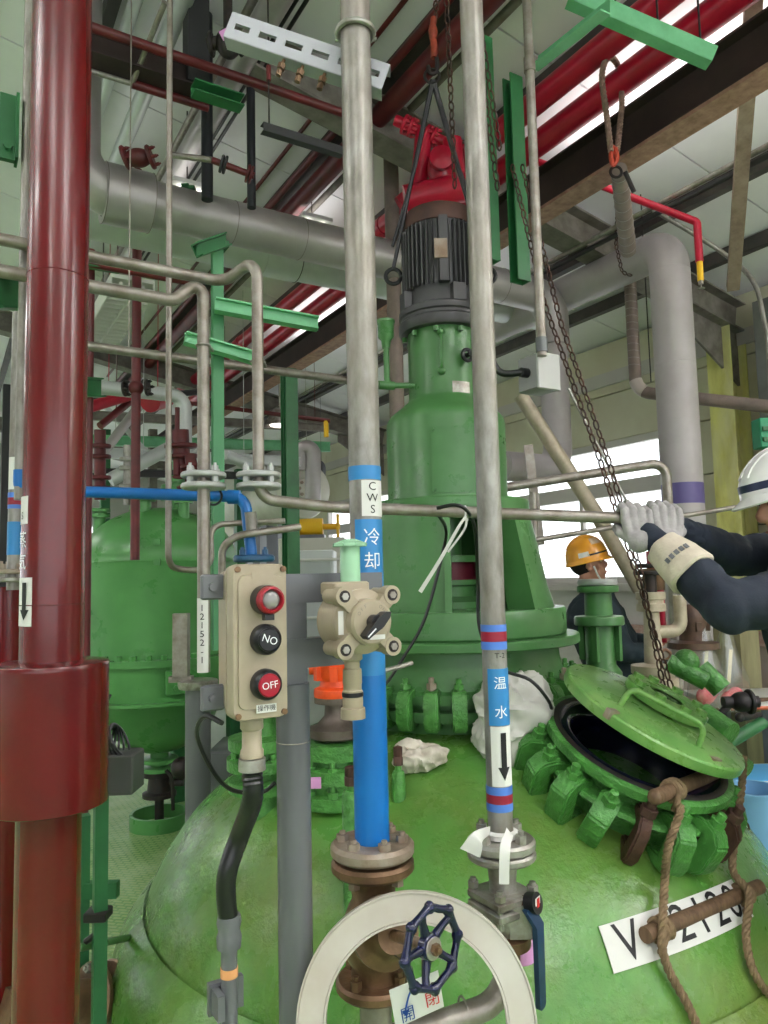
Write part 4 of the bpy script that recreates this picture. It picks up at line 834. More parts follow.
arun('overhead_pipe', 'slim red pipe just left of the thick brownish red diagonal pipe', 372, 88, 4.2, .022, REDO)
arun('overhead_pipe', 'thinnest red pipe of the diagonal bunch, farthest left', 371, 43, 4.32, .013, REDO)
arun('overhead_pipe', 'plain grey pipe right of the brownish red diagonal pipe', 403, 117, 4.2, .022, BEAMD)
arun('overhead_pipe', 'pale lagged pipe slanting through the upper left, middle of three', 150, 80, 4.33, .045, DUCW)
arun('overhead_pipe', 'slim pale pipe slanting beside the red pipe, leftmost of three', 110, 78, 4.4, .032, DUCW)
arun('overhead_pipe', 'thick pale lagged pipe slanting behind the black upright pipes', 222, 95, 4.16, .062, DUCT)
arun('overhead_pipe', 'dull grey conduit slanting between the two pale lagged pipes', 190, 120, 4.3, .024, GALD)
for u, v, lb in ((700, 182, 'steel conduit under the white roof panels at upper right, upper one'), (706, 188, 'dark conduit under the white roof panels at upper right, lower one')):
    p = U(u, v, 4.02); simple('roof_conduit', lb, 'conduit', [Vector((p.x, .2, p.z)), Vector((p.x, 11, p.z))], .016, GALV if v == 182 else DARK)
# beam, post and red pipes crossing at the upper left
p = L(140, 62, 3.98); q = along(p, AX, 196); o = along(p, AX, 60); cbm = thing('cross_beam', 'short dark brown beam crossing at upper left', 'beam', p)
m = MB(); m.beam(o, q, .13, .12, .01); part('beam', m, BEAM, cbm); m = MB(); m.obox(Vector((q.x, q.y, (q.z + roofz(q.x)) / 2 - .04)), AX * .05, AY * .05, AZ * ((roofz(q.x) - q.z) / 2)); part('hanger_post', m, DARK, cbm)
p = L(97, 29, 3.95); simple('branch_pipe', 'red pipe crossing left to right behind the black upright pipes', 'pipe', [along(p, AX, 50), along(p, AX, 352)], .0215, REDO)
p = L(132, 84, 3.9); o = thing('branch_pipe', 'short red and galvanised pipe under the dark cross beam', 'pipe', p); m = MB(); m.cyl(p, along(p, AX, 208), .02); part('pipe', m, REDO, o)
m = MB(); m.tube(bend([along(p, AX, 90), p, U(165, 2, 3.1)], .02), .012, 12); part('thin_pipe', m, GALV, o)
for u, v, d, v0, v1, r, lb in ((207, 100, 3.75, 6, 200, .029, 'black upright pipe dropping to the big duct, left of two'), (251, 130, 3.8, 62, 208, .022, 'black upright pipe dropping to the big duct, right of two')):
    a, b = upright(u, v, d, v0, v1); simple('drop_pipe', lb, 'pipe', [a, b], r, DARK if 0 else mat('black_pipe_%d' % u, (40, 42, 48), .45, .2))
o = thing('flanged_spool', 'small dark red flanged pipe spool between the black uprights', 'pipe', U(235, 168, 3.45)); m = MB(); p, q = U(212, 160, 3.45), U(254, 176, 3.5); m.cyl(p, q, .016); part('pipe', m, REDO, o)
for s in (.2, .28, .82, .9): flangepart(o, p.lerp(q, s), (q - p), .042, .012, REDO if s > .5 else DARK, nb=0)
m = MB(); m.tube(bend([p, p - RW * .2 + AZ * .03], .02), .014); part('pipe', m, GALV, o)
o = thing('gate_valve', 'dark red flanged valve on the duct at upper left', 'valve', U(140, 158, 3.5)); m = MB(); c = U(138, 158, 3.5); m.ball(c, .055, 14, 10, (1.2, .8, .8), (RW, HW, AZ)); part('valve_body', m, REDO, o)
flangepart(o, c + RW * .05, RW + AZ * .3, .055, .02, REDO, nb=6, br=.009, R=.042); flangepart(o, c - RW * .07, RW + AZ * .3, .055, .02, REDO, nb=6, br=.009, R=.042)
# slotted channel behind the cooling pipe
p = U(228, 24, 1.62); q = U(386, 77, 1.62); ch = thing('slotted_channel', 'silver slotted channel bar behind the tall cooling pipe near the top', 'channel', p)
d = (q - p).normalized(); up = (AZ - d * d.z).normalized(); nn = d.cross(up); Ln = (q - p).length; m = MB(); hh = .030
cm_ = (p + q) / 2
m.obox(cm_ + up * (hh - .0115), d * Ln / 2, nn * .0012, up * .0115); m.obox(cm_ - up * (hh - .0115), d * Ln / 2, nn * .0012, up * .0115); ns = 6
for i in range(ns + 1):
    w_ = .011 if i not in (0, ns) else .008; c = p + d * (Ln * i / ns if i not in (0, ns) else (.008 if i == 0 else Ln - .008)); m.obox(c, d * w_, nn * .0012, up * .0075)
bk = HW * .02; m.obox(cm_ + up * hh + bk, d * Ln / 2, bk, up * .0012); m.obox(cm_ - up * hh + bk, d * Ln / 2, bk, up * .0012)
part('channel', m, mat('zinc_channel', (170, 172, 178), .4, .4), ch, smooth=False)
for s in (.38, .5, .64): m = MB(); c = p + d * Ln * s - up * .03; m.cyl(c + HW * .01, c - up * .03 + HW * .01, .004, seg=8); m.hexa(c - up * .024 + HW * .01, up, .009, .012); m.hexa(c - up * .04 + HW * .01, up, .007, .012); part('hanger_bolt', m, BRASS, ch)
p = U(262, 128, 2.9); q = along(p, AX, 342); sc2 = thing('strut_channel', 'dark strut channel hanging on a rod above the big duct', 'channel', p)
m = MB(); m.beam(p, q, .035, .035, .003, kind='C', up=-AZ); part('channel', m, DARK, sc2); m = MB(); m.cyl(p + AX * .03, Vector((p.x + .03, p.y, p.z + 1.0)), .0035, seg=8); part('rod', m, IRON, sc2)
m = MB(); c = Vector((p.x + .03, p.y, zrow(p, 78))); m.cyl(c, c + AZ * .06, .01, seg=10); part('turnbuckle', m, REDO, sc2)
# ducts
dz = 3.53; P0 = L(75, 186, dz); dt = thing('exhaust_duct', 'large silver clad duct with a collar crossing below the roof from left to right', 'duct', P0)
E1 = along(P0, AX, 551); m = MB(); m.tube(bend([P0 + AZ * 1.0 - AX * .0, P0, E1, E1 - AZ * .35], .2, 8), .115, 32); part('duct', m, DUCT, dt)
for u0, u1, rr_ in ((103, 150, .146),): m = MB(); a, b = along(P0, AX, u0), along(P0, AX, u1); m.lathe(a, AX, [(.114, 0), (rr_, 0), (rr_, (b - a).length), (.114, (b - a).length)], 36); part('collar', m, DUCT, dt, 'wider cladding collar')
for u in (103.5, 150): m = MB(); m.ring(along(P0, AX, u), AX, .146, .0022, 36, 6); part('collar_edge', m, BEAMD, dt)
for u in (232, 300, 420, 500): m = MB(); m.ring(along(P0, AX, u), AX, .1152, .002, 36, 6); part('seam', m, BEAMD, dt)
m = MB(); a = E1 - AZ * .3; zb3 = zrow(E1, 470); b = Vector((a.x, a.y, zb3)); m.tube(bend([a, b, b - AX * .5], .16, 8), .098, 28); part('downcomer', m, DUCR, dt)
for v in (340, 395, 445): m = MB(); m.ring(Vector((a.x, a.y, zrow(a, v))), AZ, .098, .002, 28, 6); part('seam', m, DUCR, dt)
P1 = L(300, 263, 3.63); dt2 = thing('exhaust_duct', 'pale duct half hidden behind and below the silver clad duct', 'duct', P1)
m = MB(); m.cyl(along(P1, AX, 60), along(P1, AX, 548), .118, seg=32); part('duct', m, DUCW, dt2)
for u0, u1 in ((262, 296),): m = MB(); a, b = along(P1, AX, u0), along(P1, AX, u1); m.lathe(a, AX, [(.117, 0), (.127, 0), (.127, (b - a).length), (.117, (b - a).length)], 36); part('collar', m, DUCW, dt2); m = MB(); m.ring(b, AX, .127, .003, 36, 6); part('collar_edge', m, IRON, dt2)
Q = U(673, 330, 4.45); Qt = Vector((Q.x, Q.y, zrow(Q, 246))); zz = zrow(Q, 640)
dt3 = thing('ventilation_duct', 'grey painted duct turning down on the right with a purple band', 'duct', Vector((Q.x, Q.y, zz))); m = MB(); m.tube(bend([Qt + AY * 2.2, Qt, Vector((Q.x, Q.y, zz))], .13, 6), .118, 32); part('duct', m, DUCR, dt3)
band(dt3, 'purple_band', Q, .118, -180, 180, zl(Q, 503, .118), zl(Q, 482, .118), PURP)
for v in (272, 365): m = MB(); m.ring(Vector((Q.x, Q.y, zrow(Q, v))), AZ, .118, .002, 32, 6); part('seam', m, DUCR, dt3)
m = MB(); m.ring(Qt + AY * .12, AY, .118, .003, 32, 6); part('seam', m, DUCR, dt3)
# taped pipe slung from the upper red pipe
tp1, tp0 = upright(631, 300, 4.98, 262, 380); lg = thing('lagged_pipe', 'brown taped pipe below the grey duct, turning right across the yellow column', 'pipe', tp1)
e = U(800, 410, 4.35); ptsl = bend([tp0, Vector((tp1.x, tp1.y, tp1.z - .08)), e], .13, 8); m = MB(); m.tube(ptsl, .04, 20); part('pipe', m, WRAP, lg)
m = MB()
for k in range(16): m.ring(tp0.lerp(tp1, k / 17), AZ + RW * .15, .0405, .0012, 20, 5)
part('tape_turns', m, DUCT, lg, kind='stuff'); m = MB(); m.tube([ptsl[i] for i in range(2, 8)], .0425, 20); part('elbow_wrap', m, SEAL if 0 else mat('clear_film', (196, 184, 176), .3), lg)
# junction box and its conduit
a, b = upright(534, 170, 2.6, -20, 356); jb = thing('junction_box', 'grey junction box below a long upright conduit beside the motor', 'junction box', U(538, 375, 2.6)); m = MB(); m.cyl(a, b, .0165, seg=14); part('conduit', m, GALD, jb)
for v in (58, 338): m = MB(); m.cyl(Vector((a.x, a.y, zrow(a, v))), Vector((a.x, a.y, zrow(a, v + 14))), .0205, seg=14); part('coupling', m, GREY if v > 100 else GALD, jb)
c = U(538, 375, 2.62); m = MB(); m.bbox(c, AX * .05, AY * .05, AZ * .062, .004); part('box', m, mat('box_grey', (142, 142, 142), .5, .2), jb)
m = MB(); m.bbox(c - AY * .052, AX * .052, AY * .006, AZ * .065, .003); part('box_cover', m, mat('box_lid', (176, 176, 174), .5, .1), jb)
m = MB(); k0 = c - AX * .05; m.cyl(k0, k0 - AX * .03, .017, seg=12); m.tube(curve([k0 - AX * .02, U(500, 372, 2.6), U(490, 350, 2.62), U(488, 310, 2.75), onn(70, .2, 2.8)], 8), .0125, 12); part('motor_cable', m, RUB, jb)
# green posts hanging near the motor, green channels above
for u, v0, v1, w_, lb in ((489, 40, 262, .045, 'dark green hanging angle close behind the hot water riser'), (516, 78, 282, .065, 'dark green hanging channel beside the junction box conduit')):
    a, b = upright(u, 170, 3.0, v0, v1); m = MB(); m.beam(a, b, .05, w_, .006, up=AY, kind='C'); solo('hanging_post', m, GRS, lb, 'post')
p, q = U(570, -4, 2.75), U(712, 58, 2.75); cg = thing('green_channel', 'pale green punched channel crossing above the red pipes at top right', 'channel', p)
m = MB(); d = (q - p).normalized(); up = (AZ - d * d.z).normalized(); nn = d.cross(up); Ln = (q - p).length; cc = (p + q) / 2
m.obox(cc - up * .03, d * Ln / 2, nn * .026, up * .004); m.obox(cc + nn * -.024, d * Ln / 2, nn * .003, up * .03); m.obox(cc + nn * .024, d * Ln / 2, nn * .003, up * .03); part('channel', m, GRL, cg, smooth=False)
for i in range(5): m = MB(); c = p + d * (Ln * (.42 + .12 * i)) - nn * .0275 + up * .004; m.obox(c, d * .016, nn * .001, up * .008); part('slot', m, IRON, cg); 
for i in range(3): m = MB(); c = p + d * (Ln * (.3 + .3 * i)) + up * .03; m.cyl(c, c + AZ * .35, .004, seg=8); part('rod', m, IRON, cg)
p, q = U(534, 62, 2.95), U(606, 4, 2.6); m = MB(); m.beam(p, q, .06, .05, .006, kind='L'); solo('green_angle', m, GRL, 'pale green angle bar slanting in front of the upper red pipe', 'angle bar')
p = U(193, 88, 3.25); m = MB(); m.beam(p, along(p, AX, 242), .055, .07, .006, kind='C'); solo('green_bracket', m, GRS, 'green channel bracket beneath the black upright pipe at upper left', 'bracket')
for (u0, v0, u1, v1, d, h, mt, lb) in ((197, 250, 226, 240, 2.7, .05, GRS, 'short green channel end under the silver duct'), (185, 338, 254, 358, 2.66, .042, GRL, 'pale green rail bracing the steel riser, lower one'), (215, 305, 318, 324, 2.72, .05, GRL, 'pale green rail ending in mid air beside the cooling pipe'),
                                       (86, 262, 120, 268, 3.08, .04, GRS, 'dark green rail right behind the thick red pipe'), (82, 387, 101, 388, 3.05, .08, GRS, 'square green rail end showing beside the thick red pipe'), (-6, 292, 26, 294, 2.03, .09, GRS, 'green bracket plate at the left edge, lower of two')):
    p, q = U(u0, v0, d), U(u1, v1, d + .1); m = MB(); m.beam(p, q, h, .045, .006, kind='C', up=-AZ if 0 else AZ); m.obox((p + q) / 2, (q - p) / 2, HW * .004, AZ * h / 2); solo('green_rail', m, mt, lb, 'rail')
p = U(8, 128, 2.07); m = MB(); m.obox(p, AX * .022, AY * .01, AZ * .095); m.obox(p + AX * .022, AX * .004, AY * .03, AZ * .095); m.hexa(p - AZ * .06 - AY * .01, -AY, .012, .012); solo('green_bracket', m, GRS, 'green bracket plate at the left edge, upper of two', 'bracket')
for u, v, d, v0, v1, w_, mt, lb in ((217, 430, 2.75, 245, 650, .042, mat('green_angle_paint', (72, 138, 92), .5), 'tall green steel angle standing behind the two steel risers'), (290, 470, 4.6, 371, 860, .083, GRS, 'green square post standing left of the cooling water pipe')):
    a, b = upright(u, v, d, v0, v1); o = thing('green_post', lb, 'post', a); m = MB(); m.beam(a, b, w_, w_, .006, kind='L' if u < 250 else 'C', up=AY); m.obox((a + b) / 2 + AY * 0, AX * w_ / 2, AY * .004, AZ * (b.z - a.z) / 2); part('post', m, mt, o); m = MB(); m.obox(b + AX * .01, AX * .03, AY * .03, AZ * .012); part('end_plate', m, GRS, o)
# red sprinkler drop at the right, brace, conduit
o = thing('sprinkler_pipe', 'thin bright red pipe turning down to a yellow sprinkler drop', 'pipe', U(700, 285, 4.1)); p0, p1, p2 = U(520, 155, 4.4), U(697, 222, 4.1), None; a, b = upright(697, 222, 4.1, 222, 262)
m = MB(); m.tube(bend([p0, b, a], .03), .021, 14); part('pipe', m, REDB, o); m = MB(); a2 = Vector((a.x, a.y, zrow(a, 281))); m.cyl(a, a2, .017); part('yellow_band', m, YEL, o, 'yellow banded end'); m = MB(); m.cyl(a2, a2 - AZ * .02, .014); m.disc(a2 - AZ * .045, AZ, .02, .004); m.cyl(a2 - AZ * .045, a2 - AZ * .015, .004); part('sprinkler_head', m, STEEL, o)
p, q = U(754, -6, 3.1), U(733, 288, 4.5); m = MB(); m.bar(p, q, .07, .05); solo('timber_brace', m, mat('pale_timber', (150, 132, 116), .75, col2=(120, 100, 84), scale=14, amt=.5), 'weathered brown brace leaning at the upper right edge', 'brace')
simple('roof_conduit', 'silver conduit bending down along the upper right edge', 'conduit', curve([U(650, 208, 4.6), U(700, 238, 4.6), U(735, 262, 4.6), U(755, 285, 4.5), U(764, 320, 4.45), U(768, 345, 4.45), U(772, 420, 4.45)], 5), .014, GALV)
simple('hanger_wire', 'thin wire hanging beside the brown taped pipe', 'wire', [U(639, 165, 4.7), U(651, 382, 4.75)], .004, IRON, seg=8)
# taped riser behind the motor and the red valve set
a, b = upright(393, 250, 4.55, 152, 640); simple('lagged_riser', 'tall brown taped riser standing behind the motor', 'pipe', [a, b], .046, WRAP, seg=20)
rv = thing('alarm_valve', 'bright red valve set with flanges behind the hoist hook', 'valve', U(440, 165, 3.75)); p, q = U(395, 120, 3.83), U(462, 150, 3.83)
m = MB(); m.cyl(p, q, .028); m.tube(bend([U(424, 132, 3.83), U(418, 190, 3.83), U(400, 205, 3.83)], .08), .045, 16); m.tube([U(452, 140, 3.79), U(458, 195, 3.79)], .049, 16); part('pipe', m, REDB, rv)
for s in (.12, .22, .45, .55, .85): flangepart(rv, p.lerp(q, s), q - p, .05, .017, REDB, nb=6, br=.01, R=.038)
m = MB(); c = U(440, 170, 3.75); m.ball(c, .075, 20, 12, (.9, .8, 1.2)); m.lathe(c - HW * .08, -HW, [(.05, 0), (.06, .016), (.06, .04), (.03, .05), (0, .055)], 20); part('valve_body', m, REDB, rv); m = MB(); m.cyl(U(405, 200, 3.67), U(470, 186, 3.67), .07, seg=18); part('pipe', m, REDB, rv)
# ------------------------------------------------------------------ hoist chains
def chainpart(mb, p, q, pitch=.034, wl=.0115, r=.0036, sag=0.):
    n = max(2, int((q - p).length / pitch)); t = (q - p).normalized(); x, y, _ = frame(t)
    for i in range(n):
        f = (i + .5) / n; c = p.lerp(q, f) + AZ * (-sag * 4 * f * (1 - f)); s_ = x if i % 2 else y; hl = pitch * .5
        P = []
        for k in range(10):
            an = 2 * math.pi * k / 10; P.append(c + s_ * (wl * math.cos(an)) + t * ((hl + .0) * math.sin(an) * 1.15))
        P.append(P[0]); mb.tube(P, r, 5, False)
def chain(name, lb, runs, extra=None, pitch=.034, wl=.0115, r=.0036):
    o = thing(name, lb, 'chain', runs[0][1])
    for run in runs:
        m = MB(); chainpart(m, run[0], run[1], pitch, wl, r, run[2] if len(run) > 2 else 0); part('chain_strand', m, CHAIN, o, kind='stuff')
    return o
hk = U(433, 75, 3.0); sl = chain('lifting_chain', 'load chain with orange hook holding the wire slings of the motor', [(U(437, -10, 3.0), U(435, 22, 3.0)), (U(446, -10, 2.95), U(455, 188, 2.95))])
m = MB(); m.tube(curve([U(434, 18, 3.0), U(432, 32, 3.0), U(434, 45, 3.0), U(434, 58, 3.0)], 4), .014, 10); m.ball(U(433, 32, 3.0), .024, 12, 8, (.8, .8, 1.5)); part('hook_block', m, mat('hook_orange', (176, 72, 48), .5, .2, col2=(110, 50, 40), scale=30, amt=.4), sl)
m = MB(); m.tube(curve([U(433, 50, 3.0), U(437, 60, 3.0), U(436, 72, 3.0), U(430, 73, 3.0), U(428, 66, 3.0)], 5), .009, 8); part('hook', m, IRON, sl); m = MB(); m.ring(U(432, 76, 3.0), HW, .03, .006, 20, 6); part('shackle', m, IRON, sl)
eL, eR = onn(-88, .2, 2.89), onn(92, .2, 2.89)
for nm, e_, lb in (('sling', eL, 'black sling from the hook to the left lifting eye of the motor'), ('sling', eR, 'black sling from the hook to the right lifting eye of the motor')):
    m = MB(); m.tube([U(432, 80, 3.0), (U(432, 80, 3.0)).lerp(e_, .5) + HW * .005, e_], .0085, 8); m.tube([U(434, 80, 3.0), (U(434, 80, 3.0)).lerp(e_, .45), e_ + AZ * .1], .0075, 8); solo('wire_sling', m, BLK, lb, 'sling')
chain('hand_chain', 'two chain strands hanging just right of the hot water riser near the roof', [(U(479, 20, 2.7), U(500, 150, 2.75)), (U(481, 70, 2.8), U(498, 190, 2.8))])
lcn = chain('lid_chain', 'long double chain slanting down past the worker to the manhole lid', [(U(512, 165, 2.9), U(545, 305, 2.75)), (U(545, 305, 2.75), U(600, 460, 2.6)), (U(600, 460, 2.6), U(632, 560, 2.5)), (U(632, 560, 2.5), U(672, 690, 2.45)), (U(522, 165, 2.9), U(560, 320, 2.75)), (U(560, 320, 2.75), U(610, 465, 2.6)), (U(610, 465, 2.6), U(640, 570, 2.5)), (U(640, 570, 2.5), U(664, 690, 2.5))], pitch=.033, wl=.0098, r=.0033)
chain('anchor_chain', 'short rusty chain draped round the grey duct under the taped pipe', [(U(618, 182, 4.7), U(616, 245, 4.6)), (U(616, 245, 4.6), U(622, 272, 4.5)), (U(622, 272, 4.5), U(632, 276, 4.55))])
chain('floor_chain', 'chain trailing down the right flank of the dome below the manhole', [(U(733, 800, 2.55), U(752, 838, 2.6)), (U(752, 838, 2.6), U(775, 872, 2.65))])
# twisted ropes
def rope(name, lb, pts, r, mt=ROPE, extra=None, pitch=.055, cat='rope'):
    c = curve(pts, 10); o = thing(name, lb, cat, c[-1]); lens = [0]
    for i in range(1, len(c)): lens.append(lens[-1] + (c[i] - c[i - 1]).length)
    N_ = int(lens[-1] / (pitch / 8)); S_ = []; j = 0
    for k in range(N_ + 1):
        s = lens[-1] * k / N_
        while j < len(c) - 2 and lens[j + 1] < s: j += 1
        S_.append(c[j].lerp(c[j + 1], (s - lens[j]) / max(1e-6, lens[j + 1] - lens[j])))
    t = (S_[1] - S_[0]).normalized(); x, y, _ = frame(t)
    fr = []
    for k in range(len(S_)):
        t = (S_[min(k + 1, N_)] - S_[max(k - 1, 0)]).normalized(); x = (x - t * x.dot(t)).normalized(); fr.append((x.copy(), t.cross(x)))
    for q_ in range(3):
        P = [S_[k] + (fr[k][0] * math.cos(2 * math.pi * (k / 8 + q_ / 3)) + fr[k][1] * math.sin(2 * math.pi * (k / 8 + q_ / 3))) * r * .48 for k in range(len(S_))]
        m = MB(); m.tube(P, r * .56, 7); part('strand', m, mt, o)
    return o
ss = mat('grey_sling_rope', (150, 122, 108), .85, col2=(112, 90, 80), scale=40, amt=.5, bump=.3, bscale=100)
sling = rope('rope_sling', 'frayed rope sling looped over the lower bright red pipe', [U(611, 152, 3.42), U(606, 110, 3.4), U(602, 80, 3.4), U(605, 62, 3.42), U(612, 58, 3.52), U(619, 70, 3.6), U(622, 100, 3.55), U(620, 125, 3.5), U(617, 152, 3.44)], .0145, ss)
m = MB(); m.tube(curve([U(613, 146, 3.42), U(611, 155, 3.42), U(613, 165, 3.42), U(617, 158, 3.42), U(615, 148, 3.42)], 4), .011, 8); part('hook', m, mat('hook_red', (190, 66, 44), .5), sling); m = MB(); m.ring(U(616, 172, 3.45), HW, .026, .007, 18, 6); m.cyl(U(625, 172, 3.45), U(634, 192, 3.45), .011); part('shackle', m, IRON, sling)
hb_ = thing('sling_bar', 'taped bar hanging from the rope sling in front of the brown beam', 'bar', U(627, 248, 4.3)); a, b = U(619, 170, 3.5), U(628, 250, 4.35); m = MB(); m.tube([a, b], [.038, .047], 18); part('bar', m, WRAP, hb_)
m = MB()
for k in range(9): m.ring(a.lerp(b, k / 9 + .05), (b - a), .0392 + .009 * (k / 9 + .05), .0013, 18, 5)
part('tape_turns', m, DUCT, hb_, kind='stuff')
lamp = emis('lamp_tube', (255, 252, 244), 3); TUBE = mat('unlit_tube', (236, 236, 232), .3)
def fixture(lb, c, y0, y1, w=.13, lit=0., group=None, cells=14):
    o = thing('ceiling_lamp', lb, 'lamp', (c.x, (y0 + y1) / 2, c.z), group); m = MB(); m.box((c.x - w, y0, c.z + .05), (c.x + w, y1, c.z + .075)); part('housing', m, WHITE, o, smooth=False)
    for s in (-.5, .5): m = MB(); m.cyl((c.x + s * w, y0 + .03, c.z + .03), (c.x + s * w, y1 - .03, c.z + .03), .013, seg=10); part('tube', m, lamp if lit else TUBE, o)
    if not lit:
        for x in (c.x - w, c.x + w - .008): m = MB(); m.box((x, y0, c.z - .03), (x + .008, y1, c.z + .05)); part('side_panel', m, WHITE, o)
        for i in range(cells + 1): m = MB(); yy = y0 + (y1 - y0) * i / cells; m.box((c.x - w, yy - .004, c.z - .03), (c.x + w, yy + .004, c.z + .012)); part('louvre', m, WHITE, o)
        m = MB(); m.box((c.x - .004, y0, c.z - .03), (c.x + .004, y1, c.z + .012)); part('louvre', m, WHITE, o)
    for yy in (y0 + .1, y1 - .1): m = MB(); m.cyl((c.x, yy, c.z + .07), (c.x, yy, roofz(c.x) - .02), .004, seg=6); part('rod', m, IRON, o)
    if lit:                                                     # added lights that brighten the roof, shaped as bare twin tubes
        for sg, f in ((1, .9), (-1, .1)):
            ld = bpy.data.lights.new('added_roof_light', 'AREA'); ld.shape = 'RECTANGLE'; ld.size = .26; ld.size_y = y1 - y0; ld.energy = lit * f; ld.color = (1, .985, .95)
            lo = bpy.data.objects.new('added_roof_light', ld); COL.objects.link(lo); lo.parent = o; lo.location = (0, 0, .09 if sg > 0 else -.01)
            if sg > 0: lo.rotation_euler = (math.pi, 0, 0)
    return o
c = L(118, 312, 3.4); fixture('white louvred ceiling lamp hanging behind the red upright at left', c, c.y - .45, c.y + .65)
for x, yy, e, lb in ((-2.2, -1.6, 150, 'added twin tube lamp brightening the roof, unseen to the left of the viewer'), (1.2, -1.8, 130, 'added twin tube lamp brightening the roof, unseen behind the viewer'), (4.0, -1.2, 170, 'added twin tube lamp brightening the roof, unseen near the window wall beside the viewer'), (-3.6, 2.4, 230, 'added twin tube lamp brightening the roof, unseen left of the red steam pipes'), (-5.5, 6.5, 220, 'added twin tube lamp brightening the roof, unseen by the left wall halfway down the hall'), (-3.2, 10.5, 220, 'added twin tube lamp brightening the roof, unseen deep in the hall at far left')):  # out-of-view lamps added only to brighten the roof
    fixture(lb, Vector((x, 0, roofz(x) - .95)), yy - .6, yy + .6, .13, e, 'added roof-brightening lamps')
for u, v, d, e, lb in ((300, 243, 5.25, 1.2, 'added short lamp brightening the roof, hidden above the middle of the silver duct'), (178, 214, 4.62, .8, 'added short lamp brightening the roof, hidden above the left part of the silver duct')):  # added lamps tucked out of sight behind the ducts to lighten the roof
    c = U(u, v, d); fixture(lb, c, c.y - .3, c.y + .3, .11, e, 'added roof-brightening lamps')
for yy, lb in ((.9, 'added lamp brightening the roof, hidden behind the brown beam, nearest'), (2.3, 'added lamp brightening the roof, hidden behind the brown beam, second'), (4.5, 'added lamp brightening the roof, hidden behind the brown beam, third'), (6.2, 'added lamp brightening the roof, hidden behind the brown beam, farthest')):  # added lamps concealed by the beam, washing the right-hand roof with light
    fixture(lb, Vector((3.1, 0, 3.79)), yy - .6, yy + .6, .1, 5, 'added roof-brightening lamps')
o = thing('bay_lamp', 'glowing round bay lamp under the far rafter', 'lamp', U(280, 426, 8.2)); c = U(280, 426, 8.2); m = MB(); m.lathe(c, AZ, [(0, -.02), (.1, -.015), (.13, .02), (0, .02)], 24); part('lens', m, lamp, o); m = MB(); m.lathe(c, AZ, [(.14, .0), (.17, .0), (.1, .16), (.05, .2), (0, .2)], 24); m.cyl(c + AZ * .2, Vector((c.x, c.y, roofz(c.x))), .012, seg=8); part('shade', m, STEEL, o)

for i, (u, v, z, r, mt, lb) in enumerate(((205, 150, 4.22, .012, RUB, 'black cable slanting beside the thick pale lagged pipe, upper one'), (212, 152, 4.2, .01, RUB, 'black cable slanting beside the thick pale lagged pipe, lower one'), (178, 150, 4.3, .03, GALV, 'bright steel conduit slanting above the silver duct'))):
    arun('roof_cable' if mt is RUB else 'roof_conduit', lb, u, v, z, r, mt, cat='cable' if mt is RUB else 'conduit')
p = U(228, 44, 3.2); o = thing('valve_cluster', 'dark valve cluster with a pink tag behind the slotted channel end', 'valve', p); m = MB(); m.ball(p + RW * .0, .055, 14, 10, (1, .8, 1.2)); m.cyl(p - AZ * .02, p + AZ * .3, .02); m.cyl(p - RW * .09, p + RW * .06 + AZ * .02, .028); m.disc(p - RW * .08, RW, .05, .016); m.disc(p + RW * .045, RW, .05, .016); part('valve_body', m, IRON, o); m = MB(); m.obox(p - HW * .06 - AZ * .0 + RW * .005, (RW + AZ * .5) * .022, HW * .002, (AZ - RW * .5) * .02); part('pink_tag', m, PINK, o, 'pink tag')
p = L(186, 198, 3.66); m = MB(); m.obox(p + AZ * .02, RW * .02, HW * .025, AZ * .05); m.obox(p + AZ * .05 + RW * .02, RW * .03, HW * .025, AZ * .008); solo('duct_clip', m, GRS, 'small green clip on top of the silver duct', 'clip')
# ------------------------------------------------------------------ steel risers and pipes at the left
WF = mat('white_flange', (188, 190, 190), .45, .3, col2=(168, 168, 166), scale=12, amt=.4)
def riser(lb, u, d, vt, vb, r, sel):
    a, b = upright(u, 400, d, vt, vb); o = thing('steel_riser', lb, 'pipe', a); sel(o, a, b); return o, a, b
PA = L(88, 256, 2.53); PB = L(88, 286, 2.43)
a2, b2 = upright(203.5, 400, 2.2, 290, 672); a3, b3 = upright(258, 400, 2.2, 270, 478)
o2 = thing('steel_riser', 'steel pipe coming across, bending down and dropping behind the push button box', 'pipe', a2)
eB = along(PB, AX, 174); m = MB(); m.tube(bend([along(PB, AX, -20), eB, Vector((a2.x, a2.y, zrow(a2, 278))), a2], .05), .0185, 16); part('pipe', m, GALD, o2)
o3 = thing('steel_riser', 'steel pipe running above the other, dropping to flanges and turning right', 'pipe', a3)
eA = along(PA, AX, 224); e3 = U(262, 500, 2.2); m = MB(); m.tube(bend([along(PA, AX, -20), eA, U(257, 258, 2.18), Vector((a3.x, a3.y, zrow(a3, 499))), U(330, 507, 2.2), U(646, 519, 2.15)], .055, 8), .0172, 16); part('pipe', m, GALD, o3)
for o, a, rr_ in ((o2, a2, .066), (o3, a3, .066)):
    for v in (478, 489): flangepart(o, Vector((a.x, a.y, zrow(a, v))), AZ, rr_, .016, WF, nb=4, br=.01, R=.05)
    m = MB(); m.ring(Vector((a.x, a.y, zrow(a, 346 if o is o2 else 362))), AZ, .02, .004, 20, 6); m.obox(Vector((a.x, a.y, zrow(a, 346 if o is o2 else 362))) + HW * .03, RW * .02, HW * .02, AZ * .004); part('u_bolt', m, STEEL, o)
st = band(o2, 'label_sticker', a2, .0185, -75, 40, zl(a2, 672), zl(a2, 598), WHITE)
for k, chh in enumerate('12152-1'): ptext(st, chh, a2, .0185, -14, zl(a2, 608 + 8.6 * k), .026, INK)
